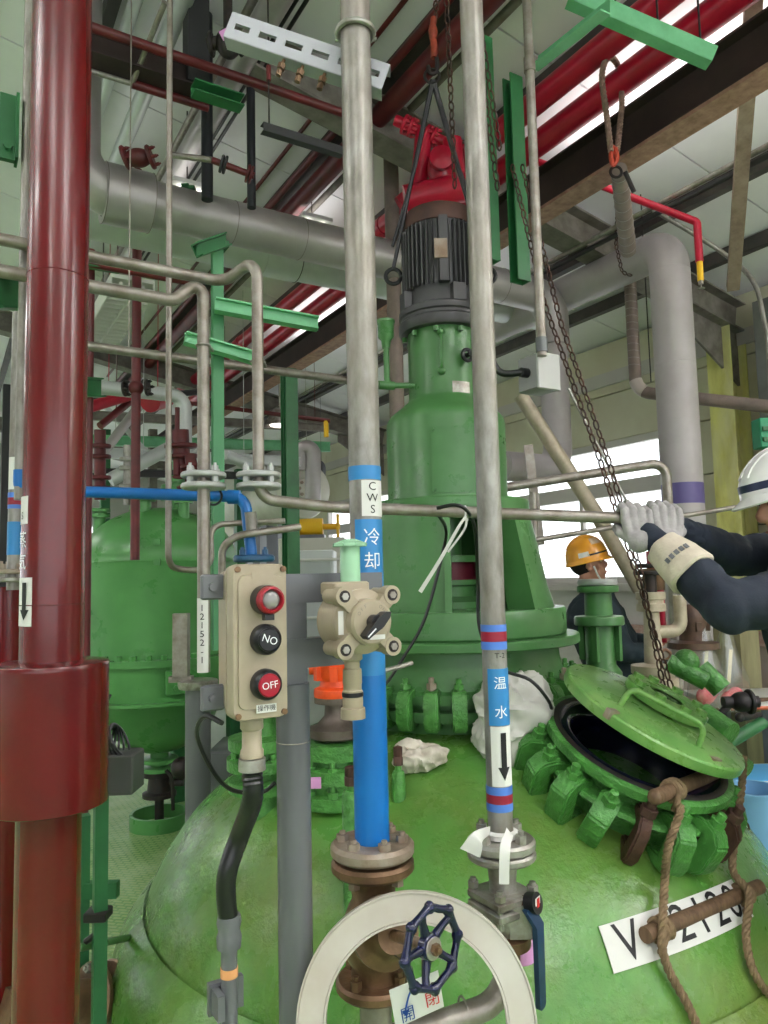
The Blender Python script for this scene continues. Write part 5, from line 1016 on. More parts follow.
pb = thing('blue_pipe', 'bright blue horizontal pipe ending in a blue elbow by the flanges', 'pipe', U(150, 496, 2.4)); m = MB(); m.tube(bend([U(60, 491, 2.4), U(245, 497, 2.38), U(252, 560, 2.36)], .05), .0185, 16); part('pipe', m, BLUE, pb)
m = MB(); m.tube([U(228, 497, 2.38), U(240, 497, 2.38)], .023, 16); part('socket', m, BLUE, pb); m = MB(); m.cyl(U(250.5, 512, 2.36), U(252, 533, 2.36), .0192, seg=16); part('bare_steel', m, GALV, pb, 'bare galvanised length')
flangepart(pb, U(254, 562, 2.36), AZ, .066, .022, mat('slate_blue_flange', (44, 86, 124), .4), nb=4, R=.05, br=.01)
m = MB(); m.ring(U(213, 496, 2.36), FWD, .028, .004, 20, 6); part('cable_loop', m, BLK, pb)
m = MB(); aU, bU = upright(169, 300, 2.5, -20, 540); hk_ = [bU, Vector((aU.x, aU.y, zrow(aU, 565))), U(180, 570, 2.5), U(212, 570, 2.5), U(210, 525, 2.55), U(240, 523, 2.6), U(285, 521, 2.6)]; m.tube(bend(hk_, .05), .0105, 12); solo('thin_tube', m, GALD, 'thin steel tube dropping from the roof and hooking under at the green vessel', 'tube')
m = MB(); m.tube(bend([U(222, 600, 2.3), U(222, 545, 2.3), U(240, 535, 2.3), U(300, 527, 2.4)], .06), .012, 12); solo('thin_tube', m, GALD, 'steel tube arching behind the top of the push button box', 'tube')
p = L(88, 346, 2.55); simple('steel_pipe', 'dull steel pipe running level behind the green rails', 'pipe', [along(p, AX, 60), along(p, AX, 352)], .0195, GALD, hang=(.2,))
p = L(88, 386, 2.95); simple('silver_pipe', 'silver lagged pipe running level and turning down behind the steel riser', 'pipe', [along(p, AX, 40), along(p, AX, 185), along(p, AX, 185) - AZ * .42], .05, DUCW, .1)
a, b = upright(136, 400, 4.45, 170, 560); o = thing('red_riser', 'slim red upright pipe with a small flanged valve in the left background', 'pipe', a); m = MB(); m.cyl(a, b, .028, seg=14); part('pipe', m, REDO, o); c = Vector((a.x, a.y, zrow(a, 388)))
flangepart(o, c - RW * .075, RW, .05, .016, IRON, nb=4, br=.01); flangepart(o, c + RW * .06, RW, .05, .016, IRON, nb=4, br=.01); m = MB(); m.ball(c, .045); part('valve_body', m, REDO, o)
simple('red_pipe', 'red pipe along the top of the left background behind the thin tube', 'pipe', [L(86, 262, 2.94), along(L(86, 262, 2.94), AX, 200)], .02, REDO)
simple('red_upright', 'thin red upright right behind the thick red steam pipe', 'pipe', list(upright(88, 450, 3.1, 250, 1090)), .019, REDO)
# grey support with a dish, to the left of the box
a, b = upright(198, 730, 3.95, 688, 790); o = thing('support_post', 'grey round support post with a dish top behind the push button box', 'post', Vector((a.x, a.y, 0))); m = MB(); m.cyl(Vector((a.x, a.y, 0)), b, .067, seg=22); part('post', m, GREY, o); m = MB(); m.lathe(Vector((b.x, b.y, 0)), AZ, [(0, b.z), (.1, b.z), (.106, b.z + .017), (.106, b.z + .04), (.096, b.z + .045), (0, b.z + .045)], 26); part('dish', m, STEEL, o)
m = MB(); m.obox(b + AZ * .22 - RW * .09, RW * .04, HW * .03, AZ * .18); m.obox(b + AZ * .05 - RW * .09, RW * .06, HW * .03, AZ * .016); part('clip', m, GALD, o)
# ------------------------------------------------------------------ the rear vessel
RV = U(160, 640, 5.0); RV.z = 0
rz = lambda v, r=0: zrow(RV - HW * r, v)
rvs = thing('rear_vessel', 'smaller green vessel with rounded shoulders and bowl bottom at left rear', 'vessel', RV)
m = MB(); zt2 = rz(508); zs = rz(562); zb4 = rz(655); R2 = .515
pr = [(0, zt2)] + [(R2 * math.cos(t), zs + (zt2 - zs) * math.sin(t)) for t in [math.radians(85 - 85 * i / 14) for i in range(15)]] + [(R2 + .004, zs - .005), (R2, zs - .02), (R2, zb4)]
m.lathe(RV, AZ, pr, 56); part('shell', m, GRB, rvs)
m = MB(); m.lathe(RV, AZ, [(R2, zb4 + .02), (R2 + .09, zb4 + .02), (R2 + .09, zb4 - .02), (R2 + .06, zb4 - .02), (R2 + .05, rz(690)), (R2 + .09, rz(690)), (R2 + .09, rz(693)), (R2 - .1, rz(693))], 56); part('support_ring', m, GRB, rvs)
z0, z1 = rz(693), rz(752); m = MB(); m.lathe(RV, AZ, [(.40, z0 + .02)] + [(.40 * math.cos(t), z0 + (z1 - z0) * math.sin(t)) for t in [math.radians(90 * i / 12) for i in range(13)]], 48); part('bowl', m, GRB, rvs)
for an in (-1.5, -.5, .45, 1.2): 
    d = Vector((math.cos(toward + an), math.sin(toward + an), 0)); m = MB(); m.bbox(RV + d * (R2 + .085) + AZ * rz(672), Vector((-d.y, d.x, 0)) * .06, d * .02, AZ * .07, .004); m.hexa(RV + d * (R2 + .105) + AZ * (rz(672) + .03), d, .018, .015); m.hexa(RV + d * (R2 + .105) + AZ * (rz(672) - .03), d, .018, .015); part('bracket_plate', m, GRB, rvs)
for k in range(7):
    an = -.3 + .16 * k; d = Vector((math.cos(toward + an), math.sin(toward + an), 0)); m = MB(); m.hexa(RV + d * (R2 + .055) + AZ * (zb4 + .02), AZ, .022, .03); part('bolt', m, GRB, rvs)
for k in range(3):
    an = 1.3 + k * 1.9; d = Vector((math.cos(toward + an), math.sin(toward + an), 0)); m = MB(); m.bar(RV + d * (R2 + .04) + AZ * 0, RV + d * (R2 + .04) + AZ * rz(692), .09, .09, AX); part('leg', m, GRS, rvs)
for u, v in ((157, 542), (157, 562)): m = MB(); m.obox(U(u, v, 4.5), RW * .02, HW * .01, AZ * .018); part('stud_plate', m, GRB, rvs)
zz = rz(752); m = MB(); m.lathe(RV, AZ, [(.06, zz + .05), (.06, zz - .03), (.12, zz - .035), (.12, zz - .06), (.06, zz - .065), (.06, zz - .085), (.12, zz - .09), (.12, zz - .115), (.07, zz - .12)], 26); part('bottom_nozzle', m, GRB, rvs)
m = MB(); m.lathe(RV, AZ, [(0, zz - .12), (.11, zz - .12), (.11, zz - .15), (.07, zz - .16), (.08, zz - .25), (.11, zz - .26), (.11, zz - .285), (.05, zz - .3), (.03, zz - .3), (.03, .02), (0, .02)], 24); m.cyl(RV + AZ * (zz - .2), RV + AZ * (zz - .2) + RW * .16, .025); part('bottom_valve', m, IRON, rvs, 'dark valve under the bowl')
m = MB(); m.lathe(RV, AZ, [(.17, 0), (.19, 0), (.19, .09), (.17, .09), (.17, 0)], 32); solo('floor_collar', m, GRB, 'short green round collar on the floor under the rear vessel', 'collar')
# things crowding the rear vessel's lid: small flanged nozzles, valves
k = 0
spots = [(-.38, -.1, .07, .16), (-.22, .12, .06, .22), (-.05, -.2, .08, .15), (.1, .05, .055, .3), (.22, -.22, .06, .2), (.36, .02, .07, .14), (.02, .25, .09, .3)]
for x, y_, r, h in spots:
    p = RV + RW * x + HW * y_; zq = zs + (zt2 - zs) * math.sqrt(max(0, 1 - (x * x + y_ * y_) / R2 ** 2)); m = MB()
    m.lathe(Vector((p.x, p.y, 0)), AZ, [(0, zq - .03), (r * .6, zq - .03), (r * .6, zq + h * .4), (r, zq + h * .4), (r, zq + h * .55), (r * .7, zq + h * .56), (r * .7, zq + h * .62), (r, zq + h * .63), (r, zq + h * .78), (0, zq + h * .78)], 18); part('nozzle', m, GRB, rvs)
    if k % 2: m = MB(); m.lathe(Vector((p.x, p.y, 0)), AZ, [(0, zq + h * .78), (r * .5, zq + h * .8), (r * .5, zq + h * 1.5), (r * .3, zq + h * 1.5), (r * .3, zq + h * 2.4), (0, zq + h * 2.4)], 14); part('nozzle_pipe', m, GALV if k % 4 == 1 else REDO, rvs)
    k += 1
for i, (u, v, d, u2, v2, r, mt) in enumerate(((100, 430, 5.2, 100, 500, .04, REDO), (128, 445, 5, 128, 505, .03, GALV), (190, 455, 5.1, 196, 500, .04, REDO), (180, 430, 5.2, 184, 500, .06, REDO))):
    m = MB(); m.cyl(U(u, v, d), U(u2, v2, d), r, seg=14)
    for s in (.2, .35, .65, .8): c = U(u, v, d).lerp(U(u2, v2, d), s); m.disc(c, U(u2, v2, d) - U(u, v, d), r * 1.9, .03, 16)
    solo('flanged_pipe', m, mt, ('dark red flanged pipe, first of the pipes above the rear vessel from the left', 'pale flanged pipe above the rear vessel, second from the left', 'red flanged pipe above the rear vessel, farthest right', 'dark red flanged pipe above the rear vessel, third from the left')[i], 'pipe')
# ------------------------------------------------------------------ far background: racks, tanks, pipes
def far(lb, cat, name, fn, mt): m = MB(); fn(m); return solo(name, m, mt, lb, cat)
TW = mat('tank_white', (214, 212, 202), .45, col2=(196, 192, 180), scale=2, amt=.4)
for i, (u, v, d, r, lb) in enumerate(((303, 490, 9.0, .36, 'white horizontal tank with a bolted round hatch, right of two by the green post'), (266, 492, 12.2, .50, 'white horizontal tank with a bolted round hatch, left of two behind the risers'))):
    c = U(u, v, d); o = thing('storage_tank', lb, 'tank', Vector((c.x, c.y, 0))); n = (CAM - c); n.z = 0; n = n.normalized(); n = (n * .8 + RW * .3).normalized()
    m = MB(); m.lathe(c, n, [(0, .12), (r * .4, .11), (r * .75, .07), (r * .95, .02), (r, -.06), (r, -1.6), (0, -1.7)], 36); part('shell', m, TW, o)
    m = MB(); q = c + n * .1; m.disc(q, n, .14, .05, 24); part('hatch', m, TW, o)
    for k in range(8): an = 2 * math.pi * k / 8; ex, ey, _ = frame(n); m = MB(); m.hexa(q + n * .05 + (ex * math.cos(an) + ey * math.sin(an)) * .1, n, .022, .02); part('bolt', m, RUSTY, o)
    for s in (-.5, -1.3): m = MB(); w = c + n * s; m.box((w.x - .12, w.y - .12, 0), (w.x + .12, w.y + .12, w.z - r * .8)); part('saddle', m, GREY, o)
simple('vent_pipe', 'grey pipe with a rounded top beside the white tanks', 'pipe', [U(300, 470, 8.4), U(300, 448, 8.4), U(313, 448, 8.4), U(313, 500, 8.4)], .09, DUCT, .1, hang=(.5,))
simple('vent_pipe', 'thin dark pipe loop rising behind the white tanks', 'pipe', [U(310, 462, 9.4), U(323, 462, 9.4), U(323, 510, 9.4)], .035, GREY, .1, hang=(.5,))
o = thing('yellow_motor', 'small yellow motor with a shaft guard far behind the cooling pipe', 'motor', U(312, 536, 7.4)); m = MB(); c = U(313, 527, 7.4); m.cyl(c - RW * .13, c + RW * .1, .085, seg=20); part('motor_body', m, YEL, o); m = MB(); m.cyl(c + RW * .1, c + RW * .27, .03); m.obox(c + RW * .25, RW * .012, HW * .06, AZ * .12); part('shaft_guard', m, YEL, o); m = MB(); m.obox(c - AZ * .1, RW * .12, HW * .08, AZ * .02); part('foot', m, GREY, o)
z_ = (c.z - .12); m = MB(); m.obox(Vector((c.x, c.y, z_ / 2)), RW * .32, HW * .2, AZ * z_ / 2); solo('equipment_plinth', m, TW, 'pale plinth carrying the small yellow motor', 'plinth')
o = thing('white_cabinet', 'white cabinet with a wire handle and pale rails behind the switch', 'cabinet', Vector((U(312, 590, 6.2).x, U(312, 590, 6.2).y, 0))); c = U(313, 590, 6.2); m = MB(); m.bbox(Vector((c.x, c.y, .92)), RW * .19, HW * .2, AZ * .92, .01); part('body', m, mat('cabinet_white', (226, 230, 230), .45), o)
m = MB(); m.bbox(Vector((c.x, c.y, .95)) - HW * .205, RW * .17, HW * .012, AZ * .8, .006); part('door', m, DUCW, o)
for v in (560, 590, 618, 645): m = MB(); q = U(313, v, 5.9); m.cyl(q - RW * .2, q + RW * .22, .012); part('rail', m, WHITE, o)
for x in (-.2, .22): m = MB(); q = U(313, 560, 5.9) + RW * x; m.cyl(Vector((q.x, q.y, 0)), q, .014); part('rail_post', m, WHITE, o)
# racks of steel between the rear vessel and the far wall
for i, (u0, v0, u1, v1, d, h, mt, lb) in enumerate(((84, 415, 330, 428, 7.5, .09, BEAMD, 'dull grey beam across the background above the blue pipe'), (84, 452, 300, 462, 7.0, .1, DUCW, 'pale beam across the background, lower one'), (84, 440, 330, 447, 8.5, .12, GRL, 'pale green beam across the far background'), (84, 472, 260, 476, 6.5, .07, DARK, 'dark steel bar just above the blue pipe'),
        (84, 402, 200, 392, 6.0, .05, DARK, 'dark bar slanting above the rear vessel'))):
    m = MB(); p, q = U(u0, v0, d), U(u1, v1, d * 1.12); m.beam(p, q, h, h * .7, .008); solo('rack_beam', m, mt, lb, 'beam')
simple('red_pipe', 'thin red pipe with a yellow drop in front of the far rafter', 'pipe', [U(180, 402, 7.6), U(330, 421, 7.6)], .022, REDO, hang=(.3, .9)); 
for u, v0, v1, lb in ((326, 421, 437, 'yellow sprinkler drop far behind the green post'),): m = MB(); a, b = upright(u, v0, 7.6, v0, v1); m.cyl(a, b, .025); solo('sprinkler_drop', m, YEL, lb, 'sprinkler')
for i, (u0, v0, u1, v1, d, r, mt, lb) in enumerate(((90, 470, 140, 405, 6, .04, DUCT, 'grey pipe slanting up behind the red riser, left one'), (110, 480, 175, 445, 6.2, .06, DUCW, 'pale fat pipe slanting over the rear vessel'), (86, 408, 130, 395, 5.6, .045, REDB, 'bright red pipe stub beneath the silver pipe'), (150, 402, 165, 398, 5.6, .08, REDB, 'bright red fitting on the pipes above the rear vessel'), (100, 426, 132, 400, 5.7, .03, REDO, 'red pipe slanting below the silver pipe'), (225, 455, 262, 470, 6.5, .05, DUCW, 'pale pipe crossing between the two flanged risers'))):
    simple('background_pipe', lb, 'pipe', [U(u0, v0, d), U(u1, v1, d * 1.05)], r, mt, hang=(.5,))
for i, (u, w_, z1, d, mt, lb) in enumerate(((104, .1, 3.4, 8.5, GRS, 'green steel upright in the far left background beside the red upright'), (152, .1, 3.6, 9.5, BEAMD, 'grey steel upright in the far background behind the thin tube'), (240, .12, 3.2, 10.5, GRS, 'green steel upright in the far background between the risers'), (5, .1, 3.4, 6.5, DARK, 'dark steel upright at the far left edge'), (178, .1, 3.0, 7.8, GRL, 'pale green steel upright behind the dark red flanged pipes'))):
    p = U(u, 577, d); m = MB(); m.bar(Vector((p.x, p.y, 0)), Vector((p.x, p.y, z1)), w_, w_, AX); solo('rack_post', m, mt, lb, 'post')
for i, (u, v, d, w_, h, mt, lb) in enumerate(((228, 640, 6.8, .3, .5, DUCW, 'pale metal cabinet low behind the push button box'), (250, 700, 4.6, .22, .3, GREY, 'grey pump block on the floor behind the conduit'))):
    p = U(u, v, d); m = MB(); m.bbox(Vector((p.x, p.y, h)), RW * w_, HW * w_, AZ * h, .01); solo('floor_unit', m, mt, lb, 'cabinet')
# ------------------------------------------------------------------ bottom left: electric box, posts, side nozzle
c = U(122, 771, 2.05); o = thing('switch_box', 'dark grey electric box with a coil of cable on top behind the red drum', 'box', c - AZ * .06); m = MB(); m.bbox(c, RW * .046, HW * .05, AZ * .053, .004); part('box', m, mat('dark_box_grey', (72, 74, 72), .5, .1), o)
m = MB()
for k in range(5): m.ring(U(108, 740, 2.05) + RW * .008 * k, RW + AZ * (.2 * k - .3), .032 + .004 * k, .0035, 20, 6)
m.tube(curve([U(104, 735, 2.05), U(101, 715, 2.05), U(110, 695, 2.1)], 6), .005, 8); part('cable_coil', m, BLK, o)
a, b = upright(100, 900, 2.1, 785, 985); m = MB(); gp = thing('green_post', 'green post below the dark electric box with a clamp half way', 'post', Vector((a.x, a.y, 0))); m.bar(Vector((a.x, a.y, 0)), b, .036, .036, AX); part('post', m, GRS, gp)
m = MB(); q = Vector((a.x, a.y, zrow(a, 914))); m.bbox(q - RW * .005, RW * .032, HW * .03, AZ * .013, .003); m.tube(curve([q - AZ * .01 - RW * .005, q - AZ * .05 - RW * .01, q - AZ * .075 - RW * .04], 5), .009, 8); part('clamp', m, IRON, gp); m = MB(); q = Vector((a.x, a.y, zrow(a, 790))); m.bbox(q + AZ * .01, RW * .024, HW * .024, AZ * .02, .003); part('clamp', m, IRON, gp)
a, b = upright(83, 850, 2.5, 815, 900); m = MB(); m.bar(Vector((a.x, a.y, 0)), b, .04, .04, AX); q = Vector((a.x, a.y, zrow(a, 890))); m.bar(q, q + RW * .12, .035, .05); solo('green_post', m, GRS, 'green post with a cross rail half hidden behind the thick red pipe', 'post')
m = MB(); m.tube([U(78, 948, 2.05), U(132, 937, 2.5)], .011, 10); solo('green_rod', m, GRT, 'thin green rod running level to the dome flank at lower left', 'rod')
o = thing('side_pipe', 'dark rusty flanged pipe joining the dome flank at the lower left corner', 'pipe', U(80, 1000, 2.3)); p, q = U(62, 1006, 2.28), U(165, 992, 2.55); d = (q - p).normalized(); m = MB(); m.cyl(p - d * .2, U(104, 1001, 2.39), .07, seg=24); part('pipe', m, BRASS, o)
for k, s in enumerate((96, 109)): c = p.lerp(q, (s - 62) / 103); flangepart(o, c - d * .02, d if k else -d, .115, .022, BRASS, nb=8, br=.014, R=.094, bm_=STEEL)
m = MB(); m.cyl(U(114, 1000, 2.41), q + d * .12, .085, seg=28); part('vessel_stub', m, GRN, ves)
# ------------------------------------------------------------------ nozzles standing on the dome
def dome_nozzle(name, lb, u, v, d, prof, mt, cat='nozzle', bolts=None):
    p = U(u, v, d); r = math.hypot(p.x - VA.x, p.y - VA.y); z = domez(min(r, 1.19)); o = thing(name, lb, cat, Vector((p.x, p.y, z)))
    return o, Vector((p.x, p.y, z))
o, c = dome_nozzle('flanged_nozzle', 'green flanged nozzle with an orange topped valve behind the blue pipe', 336, 760, 2.35, None, GRC); zz = lambda v: zrow(c, v)
m = MB(); m.lathe(c, AZ, [(.075, -.06), (.075, zz(803) - c.z), (.115, zz(802) - c.z), (.117, zz(798) - c.z), (.117, zz(790) - c.z), (.09, zz(788) - c.z), (.09, zz(778) - c.z), (.117, zz(777) - c.z), (.117, zz(764) - c.z), (.08, zz(762) - c.z), (.08, zz(756) - c.z), (.108, zz(755) - c.z), (.108, zz(740) - c.z), (0, zz(739) - c.z)], 36); part('flanges', m, GRC, o)
NB = boltmesh('bolt', GRC, .017, .05)
for k in range(8): an = 2 * math.pi * k / 8 + .2; inst('bolt', NB, o, Vector((c.x + .1 * math.cos(an), c.y + .1 * math.sin(an), zz(771))), AZ); inst('bolt', NB, o, Vector((c.x + .1 * math.cos(an), c.y + .1 * math.sin(an), zz(794))), AZ)
m = MB(); m.lathe(c, AZ, [(0, zz(739) - c.z), (.07, zz(738) - c.z), (.086, zz(735) - c.z), (.086, zz(727) - c.z), (.06, zz(724) - c.z), (.035, zz(715) - c.z), (.032, zz(703) - c.z), (.066, zz(702) - c.z), (.066, zz(696) - c.z), (0, zz(696) - c.z)], 28); part('neck_piece', m, mat('brown_steel', (110, 100, 92), .5, .4, col2=(84, 74, 66), scale=16, amt=.5), o)
zz2 = lambda v: Vector((c.x, c.y, zz(v)))
m = MB(); m.lathe(c, AZ, [(0, zz(696) - c.z), (.066, zz(696) - c.z), (.068, zz(693) - c.z), (.066, zz(688) - c.z), (.05, zz(686) - c.z), (.046, zz(680) - c.z), (.055, zz(676) - c.z), (.058, zz(662) - c.z), (.03, zz(656) - c.z), (0, zz(656) - c.z)], 24)
for k in range(6): an = k * math.pi / 3; m.obox(zz2(672) + Vector((math.cos(an), math.sin(an), 0)) * .055, Vector((math.cos(an), math.sin(an), 0)) * .014, Vector((-math.sin(an), math.cos(an), 0)) * .012, AZ * .022)
m.cyl(zz2(668) - RW * .08, zz2(668) + RW * .05, .02); part('orange_valve', m, ORNG, o, 'bright orange valve top')
m = MB(); q = U(313, 783, 2.2); m.obox(q, RW * .024, HW * .003, AZ * .016); part('pink_tag', m, PINK, o, 'pink paper tag')
o, c = dome_nozzle('flanged_nozzle', 'green flanged nozzle on the dome half hidden behind the conduit gland', 262, 770, 2.45, None, GRC); zz = lambda v: zrow(c, v)
m = MB(); m.lathe(c, AZ, [(.07, -.08), (.07, zz(790) - c.z), (.11, zz(789) - c.z), (.11, zz(778) - c.z), (.07, zz(776) - c.z), (.07, zz(768) - c.z), (.115, zz(767) - c.z), (.115, zz(756) - c.z), (.075, zz(755) - c.z), (.075, zz(748) - c.z), (.11, zz(747) - c.z), (.11, zz(736) - c.z), (.05, zz(734) - c.z), (.045, zz(712) - c.z), (.08, zz(710) - c.z), (.08, zz(702) - c.z), (0, zz(701) - c.z)], 32); part('flanges', m, GRC, o)
for k in range(8): an = 2 * math.pi * k / 8; inst('bolt', NB, o, Vector((c.x + .096 * math.cos(an), c.y + .096 * math.sin(an), zz(764))), AZ)
m = MB(); m.cyl(Vector((c.x, c.y, zz(706))), Vector((c.x, c.y, zz(690))) + RW * .13, .035); m.ball(Vector((c.x, c.y, zz(696))) + RW * .06, .06, 14, 8); part('valve_body', m, IRON, o)
for u, v0, v1, d, rr_, lb in ((352, 765, 836, 2.0, .026, 'green stud post with a rusty nut just left of the blue pipe'), (399, 745, 800, 2.25, .021, 'green stud post with a rusty nut beside the soiled cloth')):
    p = U(u, v1, d); r = math.hypot(p.x - VA.x, p.y - VA.y); a = Vector((p.x, p.y, domez(r) - .02)); o = thing('stud_post', lb, 'stud', a); h = lambda v: zrow(a, v)
    m = MB(); m.lathe(Vector((a.x, a.y, 0)), AZ, [(rr_, a.z), (rr_, h(v0 + 30)), (rr_ * .8, h(v0 + 26)), (rr_ * .5, h(v0 + 25)), (rr_ * .5, h(v0 + 18)), (0, h(v0 + 18))], 16); part('post', m, GRC, o)
    m = MB(); m.lathe(Vector((a.x, a.y, 0)), AZ, [(0, h(v0 + 20)), (rr_ * .72, h(v0 + 20)), (rr_ * .72, h(v0 + 12)), (rr_ * .6, h(v0 + 11)), (rr_ * .68, h(v0 + 10)), (rr_ * .68, h(v0 + 2)), (0, h(v0))], 8); part('nut', m, RUSTC, o, 'rusty nut')
# ------------------------------------------------------------------ people
def blend(mb, voxel, smooth=4, fac=.5, crease=None):            # union of limbs into one continuous surface
    me = mb.mesh('blend', None, None); o = bpy.data.objects.new('blend', me); COL.objects.link(o)
    r = o.modifiers.new('r', 'REMESH'); r.mode = 'VOXEL'; r.voxel_size = voxel; r.use_smooth_shade = True
    s = o.modifiers.new('s', 'SMOOTH'); s.iterations = smooth; s.factor = fac
    bpy.context.view_layer.update(); out = bpy.data.meshes.new_from_object(o.evaluated_get(bpy.context.evaluated_depsgraph_get()))
    bpy.data.objects.remove(o); bpy.data.meshes.remove(me)
    b = MB(); b.v = [v.co.copy() for v in out.vertices]; b.f = [list(p.vertices) for p in out.polygons]; bpy.data.meshes.remove(out)
    if crease:
        amp, sc, st = crease; nb = [Vector() for _ in b.v]
        for f in b.f:
            n = (b.v[f[1]] - b.v[f[0]]).cross(b.v[f[2]] - b.v[f[0]])
            for i in f: nb[i] += n
        for i, v in enumerate(b.v):
            q = Vector((v.x * st[0], v.y * st[1], v.z * st[2])) * sc
            b.v[i] = v + (nb[i].normalized() if nb[i].length > 0 else nb[i]) * amp * (abs(noise.noise(q)) * 2 - .5 + .5 * noise.noise(q * 2.3))
    return b
def limb(mb, pts, rad, seg=14):                                 # tapered limb with rounded joints
    mb.tube(pts, rad, seg)
    for p, r in zip(pts, rad): mb.ball(p, r, seg, 8)
    return mb
SKIN = mat('skin', (190, 140, 116), .5, col2=(176, 124, 102), scale=20, amt=.4)
HAIR = mat('black_hair', (22, 20, 20), .6)
JNAVY = mat('navy_work_cloth', (28, 38, 54), .8, col2=(22, 30, 44), scale=12, amt=.5, bump=.15, bscale=160)
JGREEN = mat('dark_teal_work_cloth', (30, 48, 56), .8, col2=(24, 38, 46), scale=12, amt=.5, bump=.15, bscale=160)
GLV = mat('grey_glove', (170, 166, 166), .85, col2=(142, 138, 138), scale=30, amt=.4, bump=.2, bscale=200)
GAUN = mat('cream_canvas', (208, 198, 180), .85, col2=(190, 178, 160), scale=20, amt=.4, bump=.2, bscale=150)
def head(o, c, f, up, lookdown=0.):                             # c = centre of the head; f forwards, up upwards
    s = up.cross(f).normalized()                                # left of the person
    P = lambda a, b, h: c + f * a + s * b + up * h
    m = MB(); A = (f, s, up)
    m.ball(P(-.012, 0, .03), .092, 24, 16, (1.03, .82, .98), A); m.ball(P(.022, 0, -.045), .068, 20, 12, (1, .86, 1.12), A); m.ball(P(.05, 0, -.095), .03, 14, 8, (1, 1.05, .8), A)
    m.tube([P(.078, 0, .022), P(.104, 0, -.022)], [.010, .016], 10); m.ball(P(.1, 0, -.026), .017, 12, 8, (.9, 1.05, .75), A)
    for q in (-1, 1):
        m.ball(P(.07, q * .032, .034), .016, 10, 6, (.8, 1.5, .55), A); m.ball(P(.055, q * .045, -.02), .026, 10, 8, (.7, .8, .8), A); m.ball(P(-.008, q * .079, -.01), .03, 10, 8, (.62, .28, 1), A)
    m.ball(P(.082, 0, -.062), .02, 12, 6, (.55, 1.15, .28), A); m.ball(P(.082, 0, -.073), .02, 12, 6, (.55, 1.0, .3), A)
    limb(m, [P(-.025, 0, -.06), P(-.04, 0, -.15), P(-.05, 0, -.22)], [.055, .056, .066])
    return m, P, s
def face(o, P, f, up, s):
    for q in (-1, 1):
        m = MB(); m.ball(P(.077, q * .032, .012), .0125, 12, 8, (.6, 1.1, .62), (f, s, up)); e = part('eye', m, WHITE, o)
        m = MB(); m.ball(P(.0838, q * .032, .012), .0055, 10, 6, (.4, 1, 1), (f, s, up)); part('iris', m, INK, e)
        m = MB(); m.tube([P(.082, q * .018, .034), P(.083, q * .034, .04), P(.074, q * .05, .034)], .0038, 8); part('eyebrow', m, HAIR, o)
    m = MB(); m.ball(P(.0915, 0, -.0665), .022, 14, 6, (.25, .95, .22), (f, s, up)); part('lips', m, mat('lips', (158, 98, 88), .5), o)
    m = MB(); m.ball(P(-.03, 0, .03), .095, 20, 12, (.95, .84, .98), (f, s, up)); part('hair', m, HAIR, o)
def helmet(o, c, f, up, mt, R=(.145, .115, .13), nm='helmet', stripe=None, stk=()):
    s = up.cross(f).normalized(); P = lambda a, b, h: c + f * a + s * b + up * h; m = MB(); n = 36; rings = []
    for i in range(11):
        t = math.radians(90 * i / 10); rings.append([P(R[0] * math.cos(t) * math.cos(a) * 1.0, R[1] * math.cos(t) * math.sin(a), R[2] * math.sin(t) + .004 * math.cos(a * 2) * math.cos(t)) for a in [2 * math.pi * k / n for k in range(n)]])
    base = lambda k_, dz, ext=0: [P((R[0] * k_ + ext * max(0, math.cos(a)) ** 2) * math.cos(a), R[1] * k_ * math.sin(a), dz - .012 * max(0, math.cos(a)) ** 2) for a in [2 * math.pi * k / n for k in range(n)]]
    m.loft([base(.93, .0), base(.93, -.012), base(1.04, -.022, .02), base(1.07, -.018, .024), base(1.03, -.004, .008), base(1.0, .006)] + rings, False); ho = part(nm, m, mt, o)
    if True:
        m = MB()
        for b in (-.035, 0, .035): m.tube([P(R[0] * 1.0 * math.cos(t), b * 1, R[2] * math.sin(t) * math.sqrt(1 - (b / R[1]) ** 2) + .001) if 0 else P(R[0] * math.cos(t) * math.sqrt(1 - (b / R[1]) ** 2), b, R[2] * math.sin(t) * math.sqrt(1 - (b / R[1]) ** 2)) for t in [math.radians(25 + 120 * k / 10) for k in range(11)]], .0045, 6)
        part('ridge', m, mt, ho)
    if stripe:
        m = MB(); zz = .024
        for h0 in (0,):
            rr_ = [[P(R[0] * (1.006) * k2 * math.cos(a), R[1] * 1.006 * k2 * math.sin(a), z_) for a in [2 * math.pi * k / n for k in range(n)]] for k2, z_ in ((.985, .012), (.992, .012), (.985, .034), (.975, .034))]
            m.loft(rr_ + [rr_[0]], False)
        part('stripe', m, stripe, ho)
    for (a, h, w_, hh, mt2) in stk:                             # stickers on the shell
        def fn(u_, v_, off): 
            an = a + (u_ - .5) * w_; t = h + (.5 - v_) * hh; k = 1.0 + (off + .001) / .12
            return P(R[0] * k * math.cos(t) * math.cos(an), R[1] * k * math.cos(t) * math.sin(an), R[2] * k * math.sin(t))
        sheet(fn, 6, 4, .0015, mt2, 'sticker', ho)
    return P, s
def strap(o, P, mt):
    for q in (-1, 1): m = MB(); m.tube(curve([P(.02, q * .088, -.01), P(.03, q * .08, -.07), P(.055, q * .03, -.135), P(.058, 0, -.14)], 4), .006, 6); part('chin_strap', m, mt, o)
